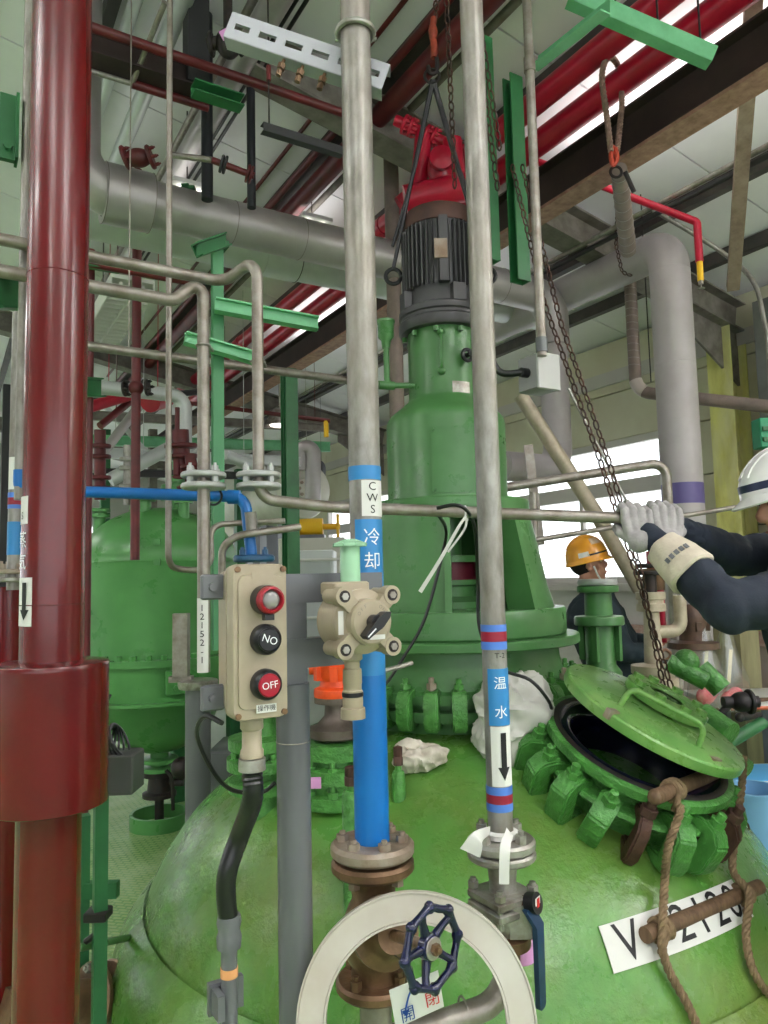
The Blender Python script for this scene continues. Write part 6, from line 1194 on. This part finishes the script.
def hand(mb, wrist, pc, ax, back, upv, k=1., flip=1, rs=1.):           # gripping hand: ax along the bar through pc, back = side of the palm
    B = []
    for i in range(4):
        ofs = (i - 1.5) * .0232 * k; ln = (1, 1.08, 1.02, .85)[i]
        kn = pc + ax * ofs + back * .034 + upv * .004
        P = [kn, pc + ax * ofs + back * .03 + upv * (.034 * ln), pc + ax * (ofs * .95) - back * .004 + upv * (.043 * ln), pc + ax * (ofs * .92) - back * .032 + upv * (.022 * ln), pc + ax * (ofs * .9) - back * .033 - upv * .004]
        limb(mb, P, [q * rs for q in (.0104, .0099, .0095, .009, .0082)], 10)
        limb(mb, [pc + ax * ofs * .6 + back * .04 - upv * .05, kn], [.0128 * rs, .0112 * rs], 10)
    limb(mb, [wrist, pc + back * .04 - upv * .055], [.028 * rs, .03 * rs], 14)
    th = [pc + back * .03 - upv * .045 + ax * flip * .02, pc + back * .012 - upv * .032 + ax * flip * .046, pc - back * .014 - upv * .026 + ax * flip * .047, pc - back * .032 - upv * .012 + ax * flip * .036]
    limb(mb, th, [q * rs for q in (.0155, .0135, .0118, .01)], 10)
# --- worker at the right edge, arms stretched to the pipe
pB = U(850, 700, 2.1); gB = Vector((pB.x, pB.y, 0))
wB = thing('person', 'person at the right edge in white helmet and navy jacket, arms reaching for the pipe', 'person', gB)
shN, shF = U(815, 588, 1.98), U(806, 548, 2.36); hc = U(795, 503, 2.14); elN, elF = U(728, 606, 1.92), U(736, 556, 2.34)
hN, hF = U(634, 521, 2.15), U(659, 519.5, 2.15)
ff = -RW * .97 + HW * .12 + AZ * .0; ff.normalize(); upB = (AZ * .96 + ff * .18).normalized(); f_ = (ff - upB * ff.dot(upB)).normalized()
mN = (shN + shF) / 2; pel = Vector((gB.x, gB.y, .98)); sB = AZ.cross(ff).normalized()
hm, P_, s_ = head(wB, hc, f_, upB)
body = MB(); body.v = list(hm.v); body.f = list(hm.f)
limb(body, [hc - upB * .12 - f_ * .02, mN + AZ * .02, mN - AZ * .18, pel], [.055, .08, .13, .13]); limb(body, [shN, elN, elN.lerp(hN, .72)], [.052, .042, .032]); limb(body, [shF, elF, elF.lerp(hF, .75)], [.052, .042, .032])
for q in (-1, 1):
    hip = pel + sB * q * .09 - AZ * .04; kn = Vector((hip.x, hip.y, .5)) + sB * q * .03 + ff * .02; an = Vector((kn.x, kn.y, .08)) + sB * q * .02 - ff * .02; limb(body, [hip, kn, an, an + ff * .14 - AZ * .03], [.085, .058, .042, .035])
pd = (U(646, 519, 2.15) - U(400, 510, 2.17)).normalized(); back = (-FWD * .75 + RW * .35 - AZ * .1).normalized()
wN = elN.lerp(hN, .8); wF = elF.lerp(hF, .8)
hand(body, wN, hN, pd, (back - pd * back.dot(pd)).normalized(), AZ, 1.0, -1, .75); hand(body, wF, hF + RW * .012 + HW * .0, pd, (back - pd * back.dot(pd)).normalized(), AZ, 1.0, 1, .75)
part('body', blend(body, .006, 2), SKIN, wB)
jk = MB(); limb(jk, [mN + AZ * .03, mN - AZ * .12, mN.lerp(pel, .55), pel + AZ * .02, pel - AZ * .08], [.10, .15, .152, .155, .16])
limb(jk, [mN + AZ * .0, mN.lerp(hc - upB * .12 - f_ * .02, .45)], [.105, .082])
for sh in (shN, shF): limb(jk, [mN + AZ * .01, sh], [.105, .082])
limb(jk, [shN, shN.lerp(elN, .5) - AZ * .01, elN, elN.lerp(hN, .3), elN.lerp(hN, .45)], [.088, .08, .072, .06, .054]); limb(jk, [shF, shF.lerp(elF, .5) - AZ * .01, elF, elF.lerp(hF, .3), elF.lerp(hF, .55)], [.085, .076, .066, .055, .048])
part('jacket', blend(jk, .010, 4, .5, (.007, 14, (1, 1, .6))), JNAVY, wB)
m = MB(); nB = (hc - upB * .12 - f_ * .02 - mN).normalized(); m.lathe(mN.lerp(hc - upB * .12 - f_ * .02, .5), nB, [(.075, -.02), (.088, -.01), (.082, .05), (.072, .05), (.07, -.01)], 24); part('collar', m, JNAVY, wB)
m = MB(); limb(m, [elF.lerp(hF, .5), elF.lerp(hF, .78)], [.045, .04]); part('inner_cuff', blend(m, .008, 2, .5, (.004, 30, (1, 1, 1))), JNAVY, wB)
m = MB(); limb(m, [elN.lerp(hN, .66), elN.lerp(hN, .84)], [.037, .034]); part('inner_cuff', blend(m, .008, 2), JNAVY, wB)
ga, gb = elN.lerp(hN, .34), elN.lerp(hN, .68); gd = (gb - ga).normalized(); gx, gy, _ = frame(gd, -FWD)
m = MB(); R_ = []
for t, r in ((0, .066), (.05, .071), (.45, .064), (.95, .052), (1, .048), (.97, .044), (.4, .055), (0, .06)): R_.append([ga.lerp(gb, t) + (gx * math.cos(a) + gy * math.sin(a)) * (r + .003 * math.sin(5 * a + t * 4)) for a in [2 * math.pi * k / 28 for k in range(28)]])
m.loft(R_ + [R_[0]], False); ga_ = part('gauntlet', m, GAUN, wB, 'cream canvas cuff with a row of grey printed marks')
m = MB()
for k in range(5):
    an = -.55 + k * .24; c = ga.lerp(gb, .42) + (gx * math.cos(an) + gy * math.sin(an)) * .0685; nrm = gx * math.cos(an) + gy * math.sin(an); m.obox(c, gd * .007, gd.cross(nrm) * .0055, nrm * .001)
part('printed_marks', m, GREY, ga_, kind='stuff')
for w_, h_, fl in ((wN, hN, -1), (wF, hF + RW * .012, 1)):
    m = MB(); hand(m, w_, h_, pd, (back - pd * back.dot(pd)).normalized(), AZ, 1.0, fl)
    # glove: a slightly thicker skin over the same hand
    g = blend(m, .0036, 1); cen = [Vector() for _ in g.v]
    for f in g.f:
        n = (g.v[f[1]] - g.v[f[0]]).cross(g.v[f[2]] - g.v[f[0]])
        for i in f: cen[i] += n
    sg = 1 if sum((cen[i].dot(g.v[i] - h_) for i in range(0, len(g.v), 7))) > 0 else -1
    g.v = [v + (cen[i].normalized() * sg * .0025 if cen[i].length > 0 else Vector()) for i, v in enumerate(g.v)]
    part('glove', g, GLV, wB)
tr = MB(); limb(tr, [pel + AZ * .02, pel - AZ * .08], [.15, .155])
for q in (-1, 1):
    hip = pel + sB * q * .09 - AZ * .06; kn = Vector((hip.x, hip.y, .5)) + sB * q * .03 + ff * .02; an = Vector((kn.x, kn.y, .12)) + sB * q * .02 - ff * .02; limb(tr, [hip, kn, an], [.115, .085, .075])
part('trousers', blend(tr, .014, 4, .5, (.007, 12, (1, 1, .6))), JNAVY, wB)
for q in (-1, 1):
    an = Vector((gB.x, gB.y, .0)) + sB * q * .14; m = MB(); limb(m, [an + AZ * .09 - ff * .03, an + AZ * .05 + ff * .12], [.05, .045]); m.obox(an + AZ * .012 + ff * .04, ff * .14, sB * .045, AZ * .012); part('boot', blend(m, .01, 2), BLK, wB)
face(wB, P_, f_, upB, s_)
helmet(wB, hc + upB * .045 - f_ * .004, f_, upB, mat('white_helmet', (232, 230, 230), .25, coat=.4), stripe=mat('navy_stripe', (30, 42, 74), .4)); strap(wB, P_, BLK)
# flanged coupling held in the far hand and the bar beyond it
o = thing('pipe_coupling', 'grey round coupling gripped in both gloved hands at the end of the level pipe', 'coupling', U(655, 519.5, 2.15)); m = MB(); m.cyl(U(640, 519, 2.15), U(676, 520.5, 2.15), .0215, seg=18); m.disc(U(672, 520, 2.15), pd, .036, .016); part('sleeve', m, STEEL, o)
# --- worker behind the vessel in the yellow helmet
dA = 4.7; hcA = U(589, 565, dA); gA = Vector((hcA.x, hcA.y, 0)) - RW * .08; gA.z = 0
wA = thing('person', 'person in an orange-yellow helmet and dark work jacket bending behind the green nozzle', 'person', gA)
fa = (RW * .95 - HW * .18).normalized(); upA = (AZ * .95 - RW * .22).normalized(); f2 = (fa - upA * fa.dot(upA)).normalized(); sA = AZ.cross(fa).normalized()
hm, P2, s2 = head(wA, hcA, f2, upA); body = MB(); body.v = list(hm.v); body.f = list(hm.f)
nk = hcA - AZ * .19 + RW * .045; pelA = Vector((gA.x, gA.y, .95)) + RW * .2; gA = gA + RW * .17
sR, sL = nk - sA * .19 - AZ * .06, nk + sA * .19 - AZ * .06
eR, eL = sR + fa * .12 - AZ * .27 - sA * .06, sL + fa * .16 - AZ * .25 + sA * .05; hR, hL = eR + fa * .24 - AZ * .04 + sA * .1, eL + fa * .22 - sA * .12
limb(body, [hcA - upA * .12, nk, nk - AZ * .2, pelA], [.055, .075, .12, .125]); limb(body, [sR, eR, eR.lerp(hR, .85)], [.05, .042, .03]); limb(body, [sL, eL, eL.lerp(hL, .85)], [.05, .042, .03])
for q in (-1, 1):
    hip = pelA + sA * q * .09 - AZ * .04; kn = Vector((gA.x, gA.y, .48)) + sA * q * .11 - fa * .02; an = Vector((gA.x, gA.y, .08)) + sA * q * .12 - fa * .08; limb(body, [hip, kn, an, an + fa * .15 - AZ * .03], [.085, .058, .042, .035])
barA = (fa * .2 + AZ).normalized()
for w_, h_ in ((eR.lerp(hR, .8), hR), (eL.lerp(hL, .8), hL)): hand(body, w_, h_, sA, -fa, AZ, 1, 1)
part('body', blend(body, .0085, 3), SKIN, wA)
jk = MB(); limb(jk, [nk + AZ * .0, nk - AZ * .16 - fa * .02, nk.lerp(pelA, .6), pelA + AZ * .02, pelA - AZ * .08], [.11, .19, .19, .17, .17])
for sh, el, hh_ in ((sR, eR, hR), (sL, eL, hL)): limb(jk, [nk - AZ * .03, sh], [.10, .085]); limb(jk, [sh, sh.lerp(el, .5), el, el.lerp(hh_, .7)], [.09, .08, .07, .055])
part('jacket', blend(jk, .013, 4, .5, (.009, 12, (1, 1, .6))), JGREEN, wA)
m = MB(); m.lathe(nk + AZ * .02, upA, [(.075, -.02), (.09, -.01), (.084, .055), (.074, .055), (.07, -.01)], 24); part('collar', m, JGREEN, wA)
tr = MB(); limb(tr, [pelA + AZ * .02, pelA - AZ * .08], [.15, .155])
for q in (-1, 1):
    hip = pelA + sA * q * .09 - AZ * .06; kn = Vector((gA.x, gA.y, .48)) + sA * q * .11 - fa * .02; an = Vector((gA.x, gA.y, .12)) + sA * q * .12 - fa * .08; limb(tr, [hip, kn, an], [.115, .085, .075])
part('trousers', blend(tr, .016, 4), JGREEN, wA)
for q in (-1, 1):
    an = gA + sA * q * .12 - fa * .06; m = MB(); limb(m, [an + AZ * .09 - fa * .03, an + AZ * .05 + fa * .12], [.05, .045]); m.obox(an + AZ * .012 + fa * .04, fa * .14, sA * .045, AZ * .012); part('boot', blend(m, .012, 2), BLK, wA)
face(wA, P2, f2, upA, s2)
OY = mat('orange_yellow_helmet', (240, 168, 36), .3, coat=.4, col2=(232, 150, 60), scale=6, amt=.4)
helmet(wA, hcA + upA * .04, f2, upA, OY, R=(.135, .118, .152), stk=((-1.75, .22, .5, .2, WHITE), (-.75, .75, .9, .35, mat('scuffed_sticker', (226, 206, 186), .6, col2=(230, 170, 100), scale=30, amt=.5)), (-1.0, .16, 1.1, .07, INK))); strap(wA, P2, WHITE)
# ------------------------------------------------------------------ right side behind and beside the manhole
o, c = dome_nozzle('flanged_nozzle', 'tall green double-flanged nozzle in front of the person in the yellow helmet', 600, 640, 3.15, None, GRC); h = lambda v: zrow(c, v) - c.z
m = MB(); m.lathe(c, AZ, [(.085, -.05), (.085, h(672)), (.062, h(664)), (.062, h(626)), (.1, h(625)), (.104, h(624)), (.104, h(618)), (.1, h(616)), (.058, h(615)), (.056, h(593)), (.085, h(592)), (.087, h(590)), (.087, h(586)), (.06, h(585)), (0, h(585))], 32); part('nozzle', m, GRT, o)
m = MB(); m.lathe(c, AZ, [(0, h(585)), (.08, h(585)), (.084, h(583)), (.082, h(579)), (0, h(579))], 28); part('blank_cover', m, WF, o, 'pale loose cover on the top flange')
for k in range(4): an = k * math.pi / 2 + .5; d = Vector((math.cos(an), math.sin(an), 0)); m = MB(); m.bar(c + d * .075 + AZ * (h(624)), c + d * .075 + AZ * h(660), .016, .03); part('stiffener', m, GRT, o)
CREAM = mat('cream_pipe', (188, 176, 156), .5, .2, col2=(160, 146, 126), scale=14, amt=.4)
o, c = dome_nozzle('flanged_nozzle', 'cream flanged pipe branch standing behind the manhole lid by the chain', 655, 680, 3.3, None, GRC); h = lambda v: zrow(c, v) - c.z
m = MB(); m.lathe(c, AZ, [(.06, -.3), (.06, h(690)), (.1, h(688)), (.1, h(678)), (.085, h(677)), (.085, h(674)), (.1, h(673)), (.1, h(665)), (.042, h(663)), (.034, h(612)), (.064, h(611)), (.064, h(604)), (.055, h(603)), (.055, h(600)), (.064, h(599)), (.064, h(592)), (0, h(592))], 28); part('pipe', m, CREAM, o)
m = MB(); z_ = c + AZ * h(632); m.tube(bend([z_, z_ + RW * .13, z_ + RW * .13 + AZ * .16], .05), .029, 16); part('branch', m, CREAM, o); m = MB(); m.cyl(c + AZ * h(592), c + AZ * h(575), .03); m.disc(c + AZ * h(575), AZ, .07, .02); m.disc(c + AZ * h(568), AZ, .06, .02); part('valve_top', m, IRON, o)
a, b = upright(656, 560, 3.6, 520, 590); o = thing('red_gauge', 'small dark red and brown valve stem beside the gloves', 'valve', a); m = MB(); m.cyl(a, b, .035, seg=16); m.disc(a.lerp(b, .6), AZ, .07, .02); m.disc(a.lerp(b, .25), AZ, .07, .02); part('stem', m, BRASS, o); m = MB(); m.cyl(a.lerp(b, .3), a.lerp(b, .55), .045, seg=14); m.cyl(a - AZ * .25, a, .03); part('red_collar', m, REDB, o)
c = U(692, 622, 3.4); o = thing('brown_valve', 'brown bell-shaped rusty valve with a wide rim below the stretched arms', 'valve', c - AZ * .1); h = lambda v: zrow(c, v) - c.z
BR2 = mat('warm_brown_iron', (98, 74, 60), .5, .3, col2=(66, 50, 42), scale=14, amt=.5, bump=.2, bscale=40)
m = MB(); m.lathe(c, AZ, [(0, h(600)), (.04, h(602)), (.06, h(612)), (.066, h(622)), (.056, h(632)), (.06, h(640)), (.112, h(642)), (.114, h(648)), (.06, h(650)), (0, h(650))], 32)
for k in range(6): an = k * math.pi / 3; m.obox(c + Vector((math.cos(an), math.sin(an), 0)) * .064 + AZ * h(626), Vector((math.cos(an), math.sin(an), 0)) * .012, Vector((-math.sin(an), math.cos(an), 0)) * .012, AZ * .02)
part('valve_body', m, BR2, o); m = MB(); m.cyl(c + AZ * h(604), c + AZ * (h(604) + .35), .045, seg=18); part('inlet_pipe', m, DUCR, o)
# handrail in front of the window
hr = thing('handrail', 'grey tube handrail running in front of the bright window', 'railing', Vector((U(662, 577, 4.0).x, U(662, 577, 4.0).y, 0)))
a, b = upright(668, 500, 3.9, 455, 560); tl = U(500, 505, 3.9); m = MB(); m.tube(bend([Vector((b.x, b.y, zrow(b, 462))) - RW * 1.25 - AZ * .17, Vector((b.x, b.y, zrow(b, 462))), Vector((b.x, b.y, 0))], .07), .025, 14); part('top_rail', m, GALD, hr)
m = MB(); m.cyl(U(530, 541, 3.9), U(768, 502, 3.9), .013, seg=12); part('mid_rail', m, GALD, hr)
m = MB(); q = U(533, 577, 3.95); m.cyl(Vector((q.x, q.y, 0)), U(533, 492, 3.95), .022, seg=12); part('rail_post', m, GALD, hr)
a, b = upright(538, 520, 3.6, 470, 548); m = MB(); m.bar(U(528, 445, 4.2), U(540, 545, 4.2), .05, .02, FWD); solo('steel_strut', m, GALD, 'slim steel strut leaning beside the tower near the window', 'strut')
m = MB(); m.cyl(U(520, 395, 4.6), U(600, 520, 4.6), .045); m.cyl(U(600, 520, 4.6), U(640, 590, 4.6), .045); solo('diagonal_duct', m, CREAM, 'cream tube slanting down across the window behind the chains', 'tube')
m = MB(); m.cyl(U(568, 388, 3.9), U(626, 500, 3.9), .007, seg=8); m.cyl(U(626, 500, 3.9), U(629, 512, 3.9), .016, seg=8); solo('pull_cable', m, STEEL, 'steel pull cable slanting from the duct to the gloves', 'cable')
m = MB(); q = U(648, 560, 3.6)
# green box at the right edge
c = U(763, 434, 4.2); o = thing('wall_box', 'teal green box at the right edge above the white helmet', 'box', c); m = MB(); m.bbox(c + RW * .03, RW * .07, HW * .05, AZ * .085, .005); part('box', m, mat('teal_box', (20, 140, 96), .45), o)
for s in (-.04, .02): m = MB(); m.obox(c + AZ * s - HW * .055 + RW * .02, RW * .05, HW * .008, AZ * .012); part('slot', m, GRS, o)
# boards, bags and wall strip low on the right
PW = mat('pinkish_wall_board', (212, 196, 192), .6, col2=(196, 176, 172), scale=3, amt=.4)
p = onX(700, 665, WX - .06); m = MB(); m.bbox(Vector((WX - .1, 3.75, .55)), AX * .02, AY * 1.1, AZ * .5, .006); solo('wall_board', m, PW, 'pinkish white board leaning on the window wall behind the plastic bags', 'board')
m = MB(); m.bbox(Vector((WX - .13, 3.75, 1.1)), AX * .03, AY * 1.1, AZ * .055, .006); solo('wall_strip', m, mat('rosy_strip', (176, 134, 128), .6, col2=(196, 168, 160), scale=20, amt=.5), 'rosy brown strip along the top of the pinkish board', 'strip')
a = U(738, 680, 4.8); m = MB(); m.bar(Vector((a.x, a.y, 0)), Vector((a.x, a.y, zrow(a, 590))), .2, .2, AX); solo('timber_post', m, mat('green_grey_timber', (150, 146, 110), .75, col2=(118, 112, 80), scale=9, amt=.5, stretch=(1, 1, .2), bump=.2), 'weathered olive timber post standing behind the person at the right edge', 'post')
BAG = glass('clear_plastic_film', (.93, .92, .92), .18, .22); RIM = mat('red_soaked_cloth', (224, 74, 92), .6, col2=(236, 150, 156), scale=20, amt=.5)
for i, (u, v, lb) in enumerate(((704, 668, 'clear plastic bag with something red at the bottom, left of two'), (728, 672, 'clear plastic bag with something red at the bottom, right of two'))):
    c = U(u, v, 3.35); o = thing('plastic_bag', lb, 'bag', c - AZ * .17); m = MB(); R_ = []
    for j in range(9):
        t = j / 8; r = .02 + .065 * math.sin(min(1, (1 - t) * 1.25) * math.pi / 2); R_.append([c + AZ * (-.17 + .37 * t) + RW * (r * math.cos(a) * (1 + .14 * math.sin(3 * a + j))) + HW * (r * .6 * math.sin(a)) for a in [2 * math.pi * k / 18 for k in range(18)]])
    m.loft(R_); part('film', m, BAG, o); m = MB(); m.ball(c - AZ * .125, .05, 12, 8, (1.1, .7, .8)); m.ball(c - AZ * .1 + RW * .03, .035, 10, 8); part('contents', blend(m, .01, 2), RIM, o, 'red cloth inside the bag'); m = MB(); m.bar(c - AZ * .05, c + AZ * .1 + RW * .02, .016, .004, FWD); part('paper_strip', m, mat('pale_yellow_slip', (226, 214, 160), .7), o)
# bench top with clutter and blue sheet beyond the manhole
q = U(770, 700, 4.34); q.z = .86; zb_ = q.z; o = thing('work_bench', 'low white board table carrying tools beyond the manhole lid', 'bench', Vector((q.x, q.y, 0))); m = MB(); m.bbox(Vector((q.x, q.y, zb_ - .015)) + RW * .2, RW * .6, HW * .28, AZ * .015, .004); part('top', m, WHITE, o)
for sx in (-.15, .55):
    for sy in (-.25, .25): m = MB(); w = Vector((q.x, q.y, 0)) + RW * sx + HW * sy; m.bar(w, w + AZ * (zb_ - .03), .04, .04, AX); part('leg', m, GREY, o)
for i, (u, v, ln, an, r, mt, lb) in enumerate(((756, 700, .16, .2, .014, WOOD, 'brown handled tool lying on the white board table, rear one'), (752, 708, .2, -.1, .013, mat('tool_orange', (186, 92, 60), .5), 'orange brown rod lying on the white board table'), (750, 716, .14, .4, .02, IRON, 'dark cylinder lying on the white board table, front one'))):
    w = L(u, v, zb_ + r); d = (RW * math.cos(an) + HW * math.sin(an)); m = MB(); m.tube([w - d * ln / 2, w - d * ln * .1, w + d * ln / 2], [r, r, r * .7], 12); m.ball(w - d * ln / 2, r * 1.15, 10, 6); solo('hand_tool', m, mt, lb, 'tool')
BS = mat('light_blue_sheet', (96, 178, 232), .5, col2=(84, 166, 224), scale=2, amt=.4)
q = U(704, 765, 3.80); q.z = .55; tq = Vector((q.x, q.y, 0)) + RW * .5; o = thing('blue_tub', 'light blue tub with a white rim beyond the manhole', 'tub', tq); m = MB(); m.bbox(tq + AZ * .27, RW * .5, HW * .17, AZ * .27, .02); part('tub', m, BS, o); m = MB(); m.bbox(tq + AZ * .545, RW * .52, HW * .19, AZ * .012, .005); part('rim', m, WHITE, o); m = MB(); m.bbox(tq + AZ * .56, RW * .47, HW * .15, AZ * .004, .002); part('cover_sheet', m, BS, o)
c = U(753, 812, 3.4); z_ = zrow(c, 790); m = MB(); m.lathe(Vector((c.x, c.y, 0)), AZ, [(0, .002), (.1, .002), (.13, z_), (.138, z_), (.138, z_ + .012), (.126, z_ + .012), (.098, .01), (0, .01)], 30); solo('blue_bucket', m, mat('pale_blue_plastic', (120, 170, 212), .35), 'pale blue bucket on the floor right of the manhole clamps', 'bucket')
# dark pump-like piece by the lid hinge, with green pipe
o = thing('hinge_gear', 'black gear housing beside the lid hinge with a green arm', 'gear', U(742, 700, 2.75)); m = MB(); c = U(742, 702, 2.75); m.ball(c, .042, 14, 10, (1.1, 1, .9)); m.cyl(c - RW * .07, c + RW * .06, .022); m.disc(c + RW * .02, RW, .046, .016); m.cyl(c - RW * .05 - AZ * .01, c - RW * .1 - AZ * .06, .014); part('housing', m, mat('sooty_iron', (30, 28, 32), .55, .2, col2=(52, 42, 44), scale=30, amt=.4), o); m = MB(); m.cyl(U(700, 668, 2.85), U(722, 690, 2.8), .04); m.ball(U(686, 662, 2.85), .05, 12, 8); m.cyl(U(668, 662, 2.85), U(706, 682, 2.8), .034); part('green_arm', m, GRC, o); m = MB(); m.ring(U(678, 662, 3.0), AZ, .055, .006, 20, 6); part('cable_loop', m, BLK, o)
# rope ladder over the dome
S1, S2 = U(671, 784, 2.02), U(744, 760, 2.3)
r1a, r1b = U(655, 797, 2.0), U(722, 770, 2.3); m = MB(); m.cyl(r1a, r1b, .021, seg=14); m.ball(r1a, .021, 10, 6, (1, 1, 1)); rung1 = solo('ladder_rung', m, WOOD, 'worn wooden rung lying across the open manhole rim', 'rung')
ra, rb_ = D(640, 938, .026), D(752, 890, .026); m = MB(); m.cyl(ra, rb_, .0205, seg=14); solo('ladder_rung', m, WOOD, 'worn wooden rung lying across the V-2120 plate', 'rung')
p0 = r1a.lerp(r1b, .24)
rope('ladder_rope', 'left hemp rope of the rope ladder hanging over the plate', [p0 + AZ * .02, p0 - AZ * .03 - HW * .03, U(680, 812, 2.0), U(668, 848, 1.97), D(656, 890, .045), D(652, 928, .052), D(653, 948, .04), D(664, 972, .022), D(682, 1004, .02), D(698, 1040, .02)], .0118)
rope('ladder_rope', 'right hemp rope of the rope ladder hanging by the frame edge', [S2 + AZ * .01, U(742, 785, 2.25), U(736, 830, 2.2), U(733, 870, 2.16), D(735, 900, .05), D(737, 935, .03), D(744, 965, .022), D(757, 988, .02), D(776, 1005, .02)], .0118)
for c_, ax_, lb in ((p0, (r1b - r1a), 'rope knot on the rung at the manhole rim'), (ra.lerp(rb_, .12), (rb_ - ra), 'rope knot on the left of the lower rung'), (ra.lerp(rb_, .83), (rb_ - ra), 'rope knot on the right of the lower rung')):
    m = MB(); a_ = ax_.normalized()
    for k in range(4): m.ring(c_ + a_ * (k - 1.5) * .011, a_ + AZ * (.25 if k % 2 else -.25), .025, .0085, 18, 7)
    m.tube(curve([c_ + a_ * .01 - HW * .03, c_ - a_ * .012 - HW * .04 - AZ * .02, c_ - a_ * .018 - HW * .02 - AZ * .045], 4), .008, 7); solo('rope_knot', m, ROPE, lb, 'knot')
# wrapped plastic sheet, soiled cloth
def crumple(c, sc, axes, amp, fr, seed, seg=40, rows=24, flat_=None):
    b = MB(); b.ball(c, 1., seg, rows, sc, axes)
    for i, v in enumerate(b.v):
        q = (v - c); l = q.length or 1; n_ = noise.noise(v * fr + Vector((seed, 0, 0))); n2 = abs(noise.noise(v * fr * 2.1 + Vector((0, seed, 0)))); b.v[i] = v + q / l * (amp * (n_ - .9 * n2))
    return b
c = U(514, 722, 2.42); solo('plastic_sheet', crumple(c, (.15, .09, .17), (RW, HW, AZ), .055, 9, 3.1, 84, 50), FILM, 'crumpled white plastic sheet bundled behind the hot water riser', 'sheet')
c = D(420, 765, .025); n_ = Dn(c); x_, y_, n_ = frame(n_, RW); b = crumple(c, (.095, .07, .05), (x_, y_, n_), .034, 15, 1.7, 90, 54); solo('soiled_cloth', b, RAG, 'soiled white cloth dropped on the dome beside the rusty stud', 'cloth')
# cables and tie round the tower
m = MB(); m.tube(curve([U(436, 512, 2.28), U(446, 530, 2.4), U(441, 560, 2.45), U(425, 618, 2.42), U(405, 655, 2.4), U(380, 690, 2.4), U(352, 700, 2.4)], 6), .0055, 8); solo('black_cable', m, RUB, 'black cable hanging in front of the tower left of the white tie', 'cable')
m = MB(); m.tube(curve([U(437, 508, 2.15), U(455, 505, 2.13), U(467, 511, 2.14), U(475, 530, 2.25), U(478, 580, 2.35), U(480, 630, 2.35), U(500, 667, 2.33), U(530, 680, 2.3), U(548, 700, 2.3), U(553, 715, 2.4)], 6), .0055, 8); solo('black_cable', m, RUB, 'black cable looping over the level pipe and down to the manhole', 'cable')
m = strip([U(466, 516, 2.13), U(458, 528, 2.13), U(440, 560, 2.14), U(420, 592, 2.15)], (.0035, .006)); m2 = strip([U(467, 518, 2.13), U(464, 530, 2.14), U(448, 552, 2.15)], (.0035, .003)); m.add(m2.v, m2.f); m.ring(U(465, 513, 2.16), pd, .02, .003, 20, 6); solo('white_tie', m, WHITE, 'white tape tie knotted on the level pipe in front of the tower', 'tie')
m = MB(); m.tube(curve([U(380, 672, 2.3), U(395, 668, 2.35), U(412, 663, 2.4)], 4), .008, 8); solo('grey_wire', m, STEEL, 'short grey rod behind the blue cooling pipe', 'rod')
m = MB(); m.tube(curve([U(222, 723, 1.26), U(205, 716, 1.3), U(197, 735, 1.35), U(212, 770, 1.4), U(232, 790, 1.45), U(262, 792, 1.5), U(275, 783, 1.5)], 6), .0045, 8); solo('black_cable', m, RUB, 'thin black cable looping left under the push button box', 'cable')
m = MB(); m.tube(curve([U(166, 770, 4.6), U(172, 780, 4.6), U(173, 810, 4.6)], 6), .012, 8); m.ball(U(182, 768, 4.6), .07, 12, 8); solo('valve_actuator', m, IRON, 'dark actuator with a bent cable beside the rear vessel outlet', 'valve')
